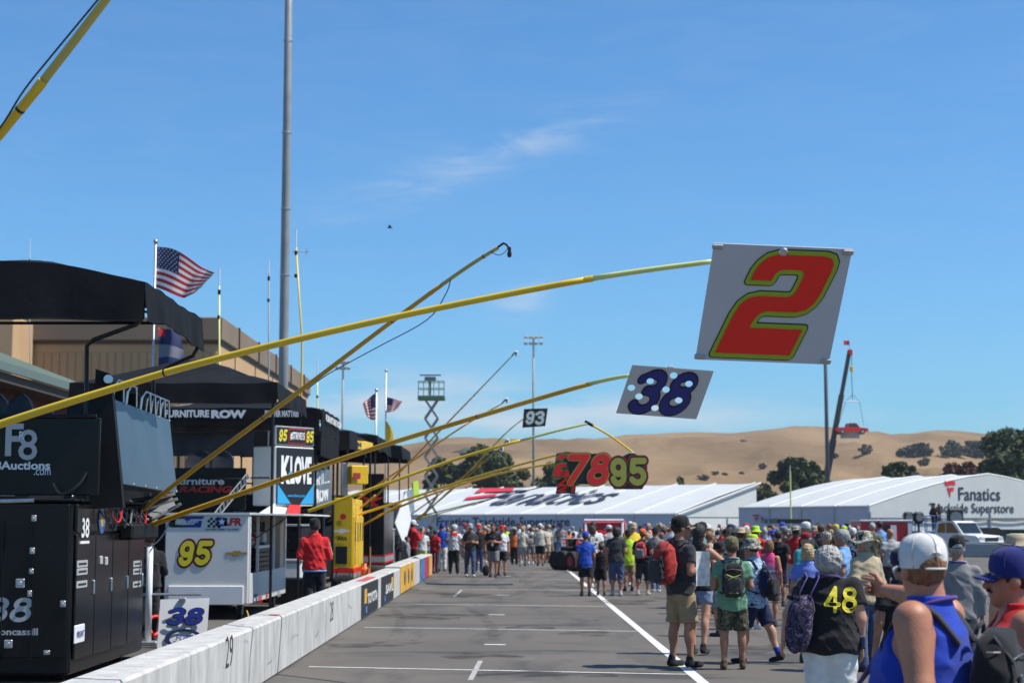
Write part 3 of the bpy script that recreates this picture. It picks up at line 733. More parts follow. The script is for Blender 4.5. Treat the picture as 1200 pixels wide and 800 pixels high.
# ---- tan building behind the pits
mTAN = M('tan_stucco', (.47,.30,.155), .85, var=.06, vscale=.5, bump=.15, bscale=6)
mTAN2 = M('tan_cladding', (.43,.27,.135), .7, var=.06, vscale=.4)
mPAR = M('brown_parapet', (.20,.145,.095), .7, var=.08, vscale=.4)
BX, BY0, BY1 = at(258, 372, 90).x, 90.0, 129.0; BH = at(258, 372, 90).z
tb = thing('flat_roofed_building', 'tall tan building with brown parapet behind the pit canopies', 'building', (BX-16, 108, 0))
mb = MB(); mb.box((BX-18, (BY0+BY1)/2, BH/2-.6), (36, BY1-BY0, BH-1.2)); mb.build('wall', mTAN, tb)
mb = MB(); mb.box((BX-18.1, (BY0+BY1)/2, BH-.62), (36.6, BY1-BY0+.6, 1.25), bev=.06); mb.build('parapet', mPAR, tb)
mb = MB(); mb.box((BX-18.1, (BY0+BY1)/2, BH-1.33), (36.3, BY1-BY0+.3, .16)); mb.build('parapet_trim', M('dark_trim', (.06,.045,.035), .6), tb)
mb = MB()
for k in range(84): mb.box((BX-.25-k*.42, BY0-.02, BH/2-.9), (.34,.05,BH-1.9), bev=.02)
tag(mb.build('ribbed_cladding', mTAN2, tb), kind='stuff')
for k in range(5):
    mb = MB(); mb.box((BX+.02, BY0+5+k*7.5, BH/2-.7), (.05,.06,BH-1.5)); mb.build('panel_joint', MATS['dark_trim'], tb)
    mb = MB(); mb.box((BX+.025, BY0+5+k*7.5, BH-.62), (.52,.06,1.27)); mb.build('parapet_joint', MATS['dark_trim'], tb)
p = at(15, 369, 86)
mb = MB(); mb.box((p.x-9, 88, p.z/2), (18, 3.6, p.z), bev=.05); mb.build('front_bay', mTAN, tb)
# ---- green roofed building
mGRN = M('green_metal_roof', (.085,.125,.10), .45, var=.10, vscale=.8)
EX = -12.0; z0 = 40.0; eh = at(0, 432, 40).z; rX = EX-3.2; rz_ = at(600+FPX*rX/44, 403+ (600+FPX*rX/44)*.37, 44).z
rz_ = eh+1.45
gb = thing('green_roofed_building', 'brick building under a sloping green metal roof at the left edge', 'building', (EX-3, 42, 0))
mb = MB(); mb.box((EX-4.2, 42, eh/2-.1), (7.2, 15.4, eh-.25)); mb.build('wall', M('brown_brick', (.16,.065,.04), .85, var=.2, vscale=3), gb)
mb = MB()
rows = [[(EX+.4-(3.9*f), 34+16.6*k/14, eh+1.5*f) for k in range(15)] for f in np.linspace(0,1,4)]
mb.grid([r_[::-1] for r_ in rows]); rows = [[(EX-3.5-(3.9*f), 34+16.6*k/14, eh+1.5-1.5*f) for k in range(15)] for f in np.linspace(0,1,4)]; mb.grid([r_[::-1] for r_ in rows])
rf = mb.build('roof', mGRN, gb)
for k in range(15):
    mb = MB(); y = 34.02+16.55*k/14; mb.tube([(EX+.4,y,eh+.02),(EX-3.5,y,eh+1.52)], .028, 4); mb.build('standing_seam', mGRN, rf)
mb = MB(); mb.box((EX+.42, 42.3, eh-.06), (.09,16.7,.2)); mb.build('gutter', M('green_trim', (.11,.15,.125), .5), rf)
mb = MB(); mb.box((EX+.1, 42.3, eh-.28), (.5,16.5,.22)); mb.build('soffit', M('brown_soffit', (.07,.05,.04), .8), rf)
for k in range(4):
    mb = MB(); mb.box((EX-.58, 36.5+k*3.8, 3.2), (.06,1.5,1.3), bev=.02); wn = mb.build('window', mGLASS, gb)
    mb = MB()
    for dy in (-.79,.79): mb.box((EX-.57, 36.5+k*3.8+dy, 3.2), (.10,.09,1.45))
    for dz in (-.69,.69): mb.box((EX-.57, 36.5+k*3.8, 3.2+dz), (.10,1.66,.09))
    mb.build('frame', MATS['green_trim'], wn)

# ---- poles, lamps, flags, antennas
p = at(332, 445, 78)
lp = thing('light_pole', 'thick grey steel light pole rising out of the top of the picture', 'pole', (p.x,78,0))
mb = MB(); mb.tube([(p.x,78,0),(p.x,78,10),(p.x,78,20),(p.x,78,36)], [.235,.22,.19,.15], 18); mb.build('shaft', mGREYP, lp, smooth=True)
for z in (7.2, 13.1, 16.2, 19.8, 24.2): mb = MB(); mb.lathe((p.x,78,z), [(.232,-.025),(.236,0),(.232,.025)], 18, cap=False); mb.build('joint_band', mALU, lp)
mb = MB()
for k in range(4): mb.box((p.x-1.2+.8*k, 77.7, 35.6), (.5,.35,.5), bev=.08)
mb.box((p.x,78,35.7), (3.2,.12,.12)); mb.build('lamp_bar', mALU, lp)
def floodlight(px, ytop, Y, label, wpx=22):
    p = at(px, ytop, Y); k = Y/FPX
    r = thing('floodlight_pole', label, 'light pole', (p.x,Y,0), 0, 'floodlight poles along the track')
    mb = MB(); mb.tube([(p.x,Y,0),(p.x,Y,p.z)], [1.7*k,1.1*k], 8); mb.build('shaft', mGREYP, r, smooth=True)
    for row in (0, 1):
        zz = p.z-row*7*k-1.5*k
        mb = MB(); mb.box((p.x,Y,zz), (wpx*k,.8*k,.8*k)); bar_ = mb.build('crossarm', mALU, r)
        for j in range(4):
            mb = MB(); mb.lathe((p.x+(j-1.5)*wpx*k/3.6, Y-1*k, zz+.6*k), [(.9*k,1.6*k),(1.6*k,.9*k),(2.3*k,-1.4*k)], 8, axis=(0,.7,.7)); mb.build('lamp_head', M('lamp_glass', (.55,.56,.55), .3, metal=.3), r)
    return r
floodlight(625, 394, 230, 'floodlight pole with two rows of lamps rising behind the 93 sign')
floodlight(402, 423, 165, 'floodlight pole with lamps left of the two far flags', 16)
p = at(965.5, 330, 205); fp = thing('plain_pole', 'slim dark pole standing below the big number 2 sign', 'pole', (p.x,205,0))
mb = MB(); mb.tube([(p.x,205,0),(p.x,205,p.z)], [.26,.20], 8); mb.build('shaft', M('dark_steel', (.09,.10,.115), .5), fp, smooth=True)
mb = MB(); mb.box((p.x,205,p.z), (2.2,.2,.2)); mb.build('crossarm', mALU, fp)

def flag(name, label, hoist_top, wd, ht, sag, mats_fn, pole_pts, pole_r, dirx=1.0, amp=.08, seed=0.0, n=26, m=13, fold=0.0, extra=None):
    P0 = Vector(hoist_top); base = Vector(pole_pts[0])
    r = thing(name, label, 'flag', base)
    mb = MB(); mb.tube(pole_pts, pole_r, 8); mb.build('flagpole', mALU, r, smooth=True)
    mb = MB(); mb.ball(pole_pts[-1], pole_r*2.2, 8, 6); mb.build('finial', mALU, r, smooth=True)
    def S_(s, t_):      # s along fly 0..1, t down the hoist 0..1
        x = dirx*wd*s*(.88-.20*t_*s)
        z = -ht*t_*(1-.62*s**1.5)-sag*s**1.1*wd+fold*wd*(.07*math.sin(5.2*s+1.5*t_)-.05*math.sin(2.6*s)*t_)
        y = amp*wd*(math.sin(10*s+seed+2.2*t_)*s**.6+.5*math.sin(19*s+4*t_+seed)*s)
        return P0+Vector((x, y, z))
    mats = mats_fn
    return r, S_
def us_flag(label, hoist_top, wd, ht, sag, pole_pts, pole_r, dirx=1, amp=.09, seed=0., stars=True, fold=0.):
    r, S_ = flag('flag', label, hoist_top, wd, ht, sag, None, pole_pts, pole_r, dirx, amp, seed, fold=fold)
    mr, mw, mbl = M('flag_red', (.45,.02,.03), .8), M('flag_white', (.72,.71,.70), .8), M('flag_blue', (.02,.03,.10), .8)
    for k in range(13):
        s0 = .40 if k < 7 else 0.0
        rows = [[S_(s0+(1-s0)*i/22, (k+j/2)/13) for i in range(23)] for j in range(3)]
        mb = MB(); mb.grid(rows); mb.build('stripe', mr if k % 2 == 0 else mw, r, smooth=True)
    rows = [[S_(.40*i/12, j/10*7/13) for i in range(13)] for j in range(11)]
    mb = MB(); mb.grid(rows); cn = mb.build('canton', mbl, r, smooth=True)
    if stars:
        for j in range(9):
            nc = 6 if j % 2 == 0 else 5
            for i in range(nc):
                s = .40*((i+.5+(0 if nc == 6 else .5))/6.1); t_ = 7/13*(j+.7)/9.4; c = S_(s, t_); q = wd*.0115
                for sg in (-1, 1):
                    mb = MB(); P = []
                    for a in range(10):
                        rr = q if a % 2 == 0 else q*.45; an = PI/2+a*PI/5; P.append((c.x+rr*math.cos(an), c.y+sg*.006*wd, c.z+rr*math.sin(an)))
                    mb._add(P, [tuple(range(10)) if sg < 0 else tuple(range(10))[::-1]]); mb.build('star', mw, cn)
    return r
pt, pb = at(182.5, 283, 38), at(182.5, 470, 38)
us_flag('American flag flying from the white pole behind the left black canopy', at(184,289,38), 1.5, 1.0, .36, [(pt.x,38,0),(pt.x,38,pt.z)], .026, amp=.10, seed=1.0, fold=.7)
# second, darker flag lower on the same pole
p = at(184, 386, 37.9); fl = thing('flag', 'dark blue and grey flag hanging limp below the big American flag', 'flag', (p.x+.02,37.9,p.z-1.0))
def S2(s, t_): return p+Vector((.60*s*(.72+.28*t_*(1.6-t_)*1.3)+.03, .09*math.sin(7*s+2*t_), -1.0*t_*(1-.20*s)-.16*s*s+.10*s))
for t0, t1, s0, s1, mt in ((0,.40,.30,1,'flag_blue'),(0,.22,0,.30,'flag_red'),(.22,.40,0,.30,'flag_blue'),(.40,.70,0,1,'flag_grey'),(.70,1,0,1,'flag_blue')):
    rows = [[S2(s0+(s1-s0)*i/8, t0+(t1-t0)*j/6+ .16*((s0+(s1-s0)*i/8)-.5)*(1 if 0 < t0+(t1-t0)*j/6 < 1 else 0)) for i in range(9)] for j in range(7)]
    mb = MB(); mb.grid(rows); mb.build('band', M(mt, (.20,.20,.25), .8), fl, smooth=True)
a_, b_ = at(441, 457, 92), at(441, 600, 92)
us_flag('small American flag hanging on the shorter far pole', at(440.5,460,92), .80, 1.45, .75, [(a_.x,92,0),(a_.x,92,a_.z)], .045, dirx=-1, amp=.2, seed=2., stars=False)
a_ = at(452.5, 434, 95)
us_flag('small American flag on the taller far pole beside the antenna', at(453,465,95), 1.0, .85, .25, [(a_.x,95,0),(a_.x,95,a_.z)], .04, dirx=1, amp=.2, seed=.4, stars=False)
p0 = at(452, 492, 94.6); fl = thing('pennant', 'narrow yellow pennant hanging below the taller far flag', 'flag', (p0.x,94.6,p0.z-2))
mb = MB(); mb.grid([[p0+Vector((.45*s*math.sin(PI*min(1,t_*1.1)),.06*math.sin(5*s+t_*4),-2.0*t_)) for s in (0,.25,.5,.75,1)] for t_ in np.linspace(0,1,9)]); mb.build('cloth', mYEL, fl, smooth=True)

def antenna(pts, rad, label, tip=.5, mat=None, cross=False, r2=None):
    pts = [Vector(p) for p in pts]
    r = thing('antenna_mast', label, 'antenna', (pts[0].x,pts[0].y,0), 0, 'radio antenna masts above the pit canopies')
    mb = MB(); mb.tube([(pts[0].x,pts[0].y,0)]+pts, rad, 7); mb.build('mast', mat or mGREYP, r, smooth=True)
    top = pts[-1]; mb = MB(); mb.tube([top, top+UZ*tip], rad*.75, 6); mb.build('whip', mDECALW, r)
    mb = MB(); mb.lathe(top-UZ*.15, [(rad*1.5,-.05),(rad*1.6,0),(rad*1.5,.06)], 8); mb.build('clamp', mBLACKM, r)
    mb = MB(); mb.lathe(top-UZ*.75, [(rad*1.5,-.04),(rad*1.6,0),(rad*1.5,.05)], 8); mb.build('clamp', mBLACKM, r)
    if cross:
        mb = MB(); mb.tube([top+Vector((-.08,0,-.12)), top+Vector((.34,.05,-.10))], .012, 5); mb.tube([top+Vector((.26,.05,-.18)), top+Vector((.26,.05,-.0))], .01, 5); mb.build('crossbar', mALU, r)
    return r
antenna([at(257,470,40), at(257,335,40)], .022, 'lime mast with white whip left of the pair of antennas', .42, mLIME)
antenna([at(315,470,46), at(315,320,46)], .022, 'grey mast with white whip close left of the thick light pole', .36)
a = at(353,470,44); antenna([a, at(354,400,44), at(347,290,44)], .024, 'bent yellow mast with cross arm right of the thick light pole', .48, mYELP, True)
antenna([at(372,500,60), at(372,440,60)], .025, 'short pale mast right of the yellow one', .6, mLIME)
antenna([at(35,420,48), at(35,300,48)], .012, 'very thin whip above the left black canopy', .5, mALU)
# ================================================================== people (distance fields -> one continuous surface)
def surfnets(f, org, h):
    nx, ny, nz = f.shape; ins = f < 0
    c = [ins[i:nx-1+i, j:ny-1+j, k:nz-1+k] for i in (0,1) for j in (0,1) for k in (0,1)]
    n_in = sum(x.astype(np.int8) for x in c); cell = (n_in > 0) & (n_in < 8)
    I, J, K = np.nonzero(cell)
    if len(I) == 0: return np.zeros((0,3)), np.zeros((0,4), int)
    acc = np.zeros((len(I),3)); cnt = np.zeros(len(I))
    corners = [(i,j,k) for i in (0,1) for j in (0,1) for k in (0,1)]
    for a in corners:
        for ax in range(3):
            if a[ax]: continue
            b = list(a); b[ax] = 1
            fa = f[I+a[0],J+a[1],K+a[2]]; fb = f[I+b[0],J+b[1],K+b[2]]
            x = (fa < 0) != (fb < 0); t = np.where(x, fa/np.where(x, fa-fb, 1), 0)
            p = np.tile(np.array(a, float), (len(I),1)); p[:,ax] = t
            acc += np.where(x[:,None], p, 0); cnt += x
    V = (np.stack([I,J,K],1)+acc/cnt[:,None])*h+np.array(org)
    idx = -np.ones(cell.shape, np.int64); idx[I,J,K] = np.arange(len(I))
    Q = []
    for ax in range(3):
        o1, o2 = (ax+1) % 3, (ax+2) % 3
        sl0 = [slice(None)]*3; sl1 = [slice(None)]*3; sl0[ax] = slice(0,-1); sl1[ax] = slice(1,None)
        A, B = ins[tuple(sl0)], ins[tuple(sl1)]; ch = A != B
        P = np.stack(np.nonzero(ch),1)
        ok = (P[:,o1] > 0) & (P[:,o2] > 0) & (P[:,o1] < cell.shape[o1]) & (P[:,o2] < cell.shape[o2]); P = P[ok]
        d = []
        for (u_, v_) in ((1,1),(0,1),(0,0),(1,0)):
            q = P.copy(); q[:,o1] -= u_; q[:,o2] -= v_; d.append(idx[q[:,0],q[:,1],q[:,2]])
        q = np.stack(d,1); fl = A[P[:,0],P[:,1],P[:,2]]
        q[~fl] = q[~fl][:,::-1]; Q.append(q[(q >= 0).all(1)])
    return V, np.concatenate(Q)
def smin(a, b, k):
    h = np.clip(.5+.5*(b-a)/k, 0, 1); return b+(a-b)*h-k*h*(1-h)
def caps_d(P, a, b, ra, rb):
    a = np.array(a, float); b = np.array(b, float); d = b-a; L = d@d+1e-12
    t = np.clip(((P-a)@d)/L, 0, 1); return np.linalg.norm(P-a-t[...,None]*d, axis=-1)-(ra+(rb-ra)*t)
def ell_d(P, c, r):
    q = (P-np.array(c))/np.array(r); l = np.linalg.norm(q, axis=-1); return (l-1)*min(r)
def rings_d(P, prof, infl=0.0, lean=0.0, ends=True):
    """stack of ellipses: rows of (z, rx, ry, y offset)"""
    z = P[...,2]; A = np.array(prof)
    rx = np.interp(z, A[:,0], A[:,1])+infl; ry = np.interp(z, A[:,0], A[:,2])+infl; yo = np.interp(z, A[:,0], A[:,3])
    x = P[...,0]; y = P[...,1]-yo
    d = (np.sqrt((x/rx)**2+(y/ry)**2+1e-9)-1)*np.minimum(rx, ry)
    if ends: d = np.maximum(d, np.maximum(z-(A[-1,0]+infl*.5), A[0,0]-infl*.5-z))
    return d
def grid_eval(fn, lo, hi, h):
    lo = np.array(lo)-2*h; hi = np.array(hi)+2*h; n = np.ceil((hi-lo)/h).astype(int)+1
    ax = [lo[i]+h*np.arange(n[i]) for i in range(3)]
    P = np.stack(np.meshgrid(*ax, indexing='ij'), -1).astype(np.float32)
    V, Q = surfnets(fn(P), lo, h); return V, Q
def wrink(P, amp, seed, k=30.0):
    rg = np.random.RandomState(seed); d = 0
    for i in range(5):
        v = rg.randn(3); v[2] *= 1.3; v = v/np.linalg.norm(v)*k*(.5+rg.rand()*1.0)
        ph = P@v+rg.rand()*6+1.5*np.sin(P[...,2]*8+P[...,0]*5+rg.rand()*6)
        d = d+(1-np.abs(np.sin(ph)))**2*(-2.2)+.6
    return amp*d/5

SKIN = [M('skin_fair', (.47,.24,.155), .55, var=.16, vscale=14, spec=.35, bump=.12, bscale=180), M('skin_tan', (.36,.165,.10), .5, var=.16, vscale=14, spec=.4, bump=.12, bscale=180), M('skin_red', (.41,.175,.10), .46, var=.18, vscale=12, spec=.4, bump=.15, bscale=160), M('skin_brown', (.16,.075,.045), .5, var=.12, vscale=9, spec=.4)]
HAIR = {'dark': M('hair_dark', (.016,.012,.010), .55, var=.4, vscale=60, bump=.6, bscale=120, stretch=(1,1,.25)), 'brown': M('hair_brown', (.07,.038,.02), .6, var=.4, vscale=50, bump=.6, bscale=120, stretch=(1,1,.25)),
  'grey': M('hair_grey', (.33,.32,.30), .6, var=.45, vscale=40, bump=.8, bscale=90, stretch=(1,1,.4)), 'blond': M('hair_blond', (.42,.29,.14), .6, var=.35, vscale=40, bump=.7, bscale=90, stretch=(1,1,.3)), 'auburn': M('hair_auburn', (.20,.09,.04), .6, var=.4, vscale=50, bump=.7, bscale=110, stretch=(1,1,.3))}
def cloth(name, col, var=.12, rough=.88): return M('cloth_'+name, col, rough, var=var, vscale=14, bump=.25, bscale=260, spec=.2, sheen=.15)
def hexc(n, c): return cloth(n, c)
CL = {k: cloth(k, v) for k, v in {
 'black': (.014,.014,.016), 'charcoal': (.035,.035,.04), 'grey': (.20,.20,.205), 'lightgrey': (.36,.36,.35), 'white': (.60,.60,.585), 'cream': (.52,.49,.40), 'beige': (.44,.38,.29),
 'red': (.52,.018,.02), 'darkred': (.25,.015,.02), 'orange': (.62,.14,.03), 'yellow': (.66,.46,.03), 'lime': (.42,.62,.03), 'green': (.03,.20,.06), 'sage': (.13,.27,.17), 'olive': (.13,.12,.055), 'teal': (.04,.25,.27),
 'blue': (.022,.075,.42), 'royal': (.014,.045,.36), 'sky': (.16,.32,.58), 'periwinkle': (.15,.21,.56), 'navy': (.014,.018,.06), 'denim': (.05,.075,.15), 'paledenim': (.17,.23,.34), 'purple': (.10,.05,.22), 'pink': (.62,.06,.20),
 'brick': (.36,.028,.024), 'navyblue': (.018,.024,.14), 'khaki': (.30,.215,.12), 'tan': (.40,.33,.22), 'brown': (.09,.05,.03)}.items()}
def camo(name, cols, sc=16):
    m = bpy.data.materials.new(name); m.use_nodes = True; t = m.node_tree; b = t.nodes['Principled BSDF']; b.inputs['Roughness'].default_value = .9
    co = t.nodes.new('ShaderNodeTexCoord'); n = t.nodes.new('ShaderNodeTexNoise'); n.inputs['Scale'].default_value = sc; n.inputs['Detail'].default_value = 2; n.inputs['Distortion'].default_value = .8
    r = t.nodes.new('ShaderNodeValToRGB'); r.color_ramp.interpolation = 'CONSTANT'; e = r.color_ramp.elements
    e[0].color = (*cols[0],1); e[1].position = .44; e[1].color = (*cols[1],1)
    if len(cols) > 2: q = e.new(.52); q.color = (*cols[2],1)
    if len(cols) > 3: q = e.new(.59); q.color = (*cols[3],1)
    t.links.new(co.outputs['Object'], n.inputs['Vector']); t.links.new(n.outputs['Fac'], r.inputs[0]); t.links.new(r.outputs[0], b.inputs['Base Color']); return m
CL['camo'] = camo('cloth_camo', [(.02,.02,.015),(.09,.085,.045),(.045,.05,.025),(.16,.14,.085)])
CL['camolight'] = camo('cloth_camo_light', [(.03,.03,.025),(.42,.40,.32),(.12,.12,.085),(.55,.54,.46)], 30)
CL['bluepattern'] = camo('cloth_blue_pattern', [(.10,.20,.36),(.34,.48,.62),(.20,.33,.52),(.55,.63,.70)], 28)
CL['printbw'] = camo('cloth_print_bw', [(.02,.02,.02),(.55,.55,.54),(.03,.03,.03),(.015,.015,.016)], 7); CL['printred'] = camo('cloth_print_red', [(.6,.6,.58),(.5,.02,.02),(.62,.61,.6),(.02,.02,.025)], 6); CL['printblue'] = camo('cloth_print_blue', [(.02,.06,.3),(.6,.6,.6),(.02,.05,.25),(.6,.4,.03)], 7); CL['printgrey'] = camo('cloth_print_grey', [(.25,.25,.25),(.05,.05,.05),(.3,.3,.3),(.5,.05,.04)], 8)
CL['camocap'] = camo('cloth_camo_cap', [(.03,.025,.02),(.22,.17,.09),(.10,.08,.04),(.35,.29,.17)], 40)
mSOLE = M('shoe_sole', (.10,.095,.09), .8); mLENS = M('sunglass_lens', (.008,.008,.01), .1)

ARMS = {  # (elbow offset, wrist offset) from the shoulder for the RIGHT side (x outwards positive), y forward
 'down': ((.055,-.02,-.28),(.075,.05,-.52)), 'relaxed': ((.07,-.05,-.27),(.08,.03,-.52)), 'back': ((.05,-.12,-.25),(.06,-.14,-.50)), 'fwd': ((.05,.06,-.27),(.05,.20,-.47)),
 'bent': ((.06,-.03,-.28),(.03,.20,-.22)), 'hold': ((.07,-.02,-.28),(-.06,.19,-.24)), 'phone': ((.05,.12,-.22),(.0,.27,.0)), 'face': ((.17,.13,-.16),(-.07,.20,.02)), 'hip': ((.20,-.08,-.24),(.05,.02,-.42)), 'cross': ((.06,.02,-.27),(-.20,.20,-.24)),
 'point': ((-.02,.22,-.05),(-.06,.50,.0)), 'strap': ((.08,.02,-.27),(-.03,.14,-.06)), 'wide': ((.15,-.02,-.25),(.20,.05,-.48)), 'pocket': ((.12,-.10,-.25),(.05,.02,-.46))}
def skeleton(pose, female=False, girth=1.0):
    lean = pose.get('lean', 0.0); j = {}
    sw = (.165 if female else .185)*(1+.38*(girth-1))
    for sd, sg in (('L',-1),('R',1)):
        ft = pose.get('foot'+sd, (0.0, 0.0)); fx, fy = ft[0], ft[1]; lift = ft[2] if len(ft) > 2 else 0.0
        hip = np.array([sg*.088, 0, .90]); ank = np.array([sg*(.105+fx), fy-.02, .085+lift])
        m = (hip+ank)/2; L = .405*2; dd = np.linalg.norm(ank-hip); bend = math.sqrt(max(0, (L/2)**2-(dd/2)**2)) if dd < L else 0
        knee = m+np.array([sg*.01, min(bend, .16)+.015, .03])
        j['hip'+sd], j['knee'+sd], j['ank'+sd] = hip, knee, ank
        sh = np.array([sg*sw, lean*.55-.01, 1.405+.05*(girth-1)])
        e, w_ = pose.get('arm'+sd, 'down') if not isinstance(pose.get('arm'+sd, 'down'), str) else ARMS[pose.get('arm'+sd, 'down')]
        j['sh'+sd] = sh; j['el'+sd] = sh+np.array([sg*e[0], e[1]+lean*.1, e[2]])*.98; j['wr'+sd] = sh+np.array([sg*w_[0], w_[1]+lean*.1, w_[2]])*.98
    j['neck'] = np.array([0, lean*.6-.01, 1.50]); hd = np.array([0, lean*.75+.02, 1.655-.075*max(0, girth-1.1)]); j['head'] = hd
    j['lean'] = lean; return j
def torso_prof(j, g, female, belly=0.0):
    l = j['lean']
    if female: P = [(.80,.13,.10,0),(.90,.178,.122,-.01),(.97,.172,.120,-.005),(1.10,.140,.100,0),(1.28,.160,.118,.012),(1.37,.150,.10,.005),(1.44,.112,.078,0),(1.50,.072,.064,-.005)]
    else: P = [(.80,.12,.10,0),(.90,.165,.115,-.005),(.97,.165,.115,0),(1.10,.155,.108,.005),(1.28,.178,.122,.01),(1.37,.172,.108,.0),(1.44,.126,.084,-.005),(1.50,.078,.068,-.008)]
    out = []
    for z, rx, ry, yo in P:
        mid = math.exp(-((z-1.08)/.16)**2); k = 1+(g-1)*(.6+.4*mid) if z < 1.42 else 1+(g-1)*.3
        out.append((z, rx*k, ry*k+belly*mid*.5, yo+belly*mid*.5+l*max(0, (z-.9))/.6*.6))
    return out
HS = 1.07
def head_d(P, j, yaw=0.0, pitch=0.0):
    c = j['head']; cy, sy = math.cos(yaw), math.sin(yaw); cp, sp = math.cos(pitch), math.sin(pitch)
    q = (P-c)/HS; x = q[...,0]*cy+q[...,1]*sy; y0 = -q[...,0]*sy+q[...,1]*cy; y = y0*cp+q[...,2]*sp; z = -y0*sp+q[...,2]*cp
    L = np.stack([x,y,z], -1)
    d = ell_d(L, (0,-.012,.025), (.077,.098,.098))
    d = smin(d, ell_d(L, (0,.030,-.045), (.058,.062,.072)), .03)
    d = smin(d, ell_d(L, (0,.066,-.098), (.027,.025,.022)), .025)
    d = smin(d, caps_d(L, (0,.088,.012), (0,.112,-.028), .009, .015), .012)
    d = smin(d, ell_d(L, (0,.084,.022), (.05,.016,.012)), .015)
    d = smin(d, ell_d(L, (0,.084,-.066), (.028,.014,.012)), .01)
    for sg in (-1,1):
        d = np.maximum(d, -ell_d(L, (sg*.031,.098,.008), (.015,.014,.009)))
        d = smin(d, ell_d(L, (sg*.080,-.008,-.008), (.011,.024,.034)), .008)
    return d
def hand_pts(j, sd, kind='relaxed'):
    """palm and five fingers as capsules in world-of-body coordinates"""
    w_ = j['wr'+sd]; f = w_-j['el'+sd]; f = f/np.linalg.norm(f); sg = -1 if sd == 'L' else 1
    up = np.array([0,0,1.0]); s = np.cross(f, up); 
    if np.linalg.norm(s) < .3: s = np.array([0,1.0,0])
    s = s/np.linalg.norm(s); n = np.cross(s, f)
    if abs(f[2]) > .7:       # hanging hand: palm faces the thigh, thumb forward
        th = np.array([0,1.0,0]); th = th-f*(th@f); th /= np.linalg.norm(th); pal = np.array([-sg*1.0,0,0])
    else: th = up-f*(up@f); th /= np.linalg.norm(th); pal = np.array([-sg*1.0,0,0]); pal = pal-f*(pal@f)-th*(pal@th); pal /= np.linalg.norm(pal)+1e-9
    caps = []; k0 = w_+f*.085
    for q, (off, ln) in enumerate(((.030,.072),(.010,.082),(-.011,.076),(-.031,.058))):
        b = k0+th*off; caps.append((w_+f*.01+th*off*.7, b, .017, .0125))
        curl = .35
        if kind == 'point' and q > 0: curl = 1.5
        if kind == 'point' and q == 0: curl = .02
        if kind == 'grip': curl = 1.3
        d1_ = f*math.cos(curl)+pal*math.sin(curl); d2_ = f*math.cos(curl*2)+pal*math.sin(curl*2)
        m_ = b+d1_*ln*.5; caps.append((b, m_, .0105, .0095)); caps.append((m_, m_+d2_*ln*.5, .0095, .0075))
    t0 = w_+f*.025+th*.025; t1 = t0+th*.032+f*.028+pal*.012; caps.append((t0, t1, .015, .0115)); caps.append((t1, t1+f*.032+th*.006+pal*.008, .0105, .0085))
    return caps
def mesh_obj(name, V, Q, mat, parent, s=1.0, smooth=True):
    me = bpy.data.meshes.new(name); me.from_pydata((np.asarray(V)*s).tolist(), [], np.asarray(Q).tolist())
    me.materials.append(mat); me.polygons.foreach_set('use_smooth', [smooth]*len(me.polygons)); me.update()
    o = bpy.data.objects.new(name, me); COL.objects.link(o); o.parent = parent; return o

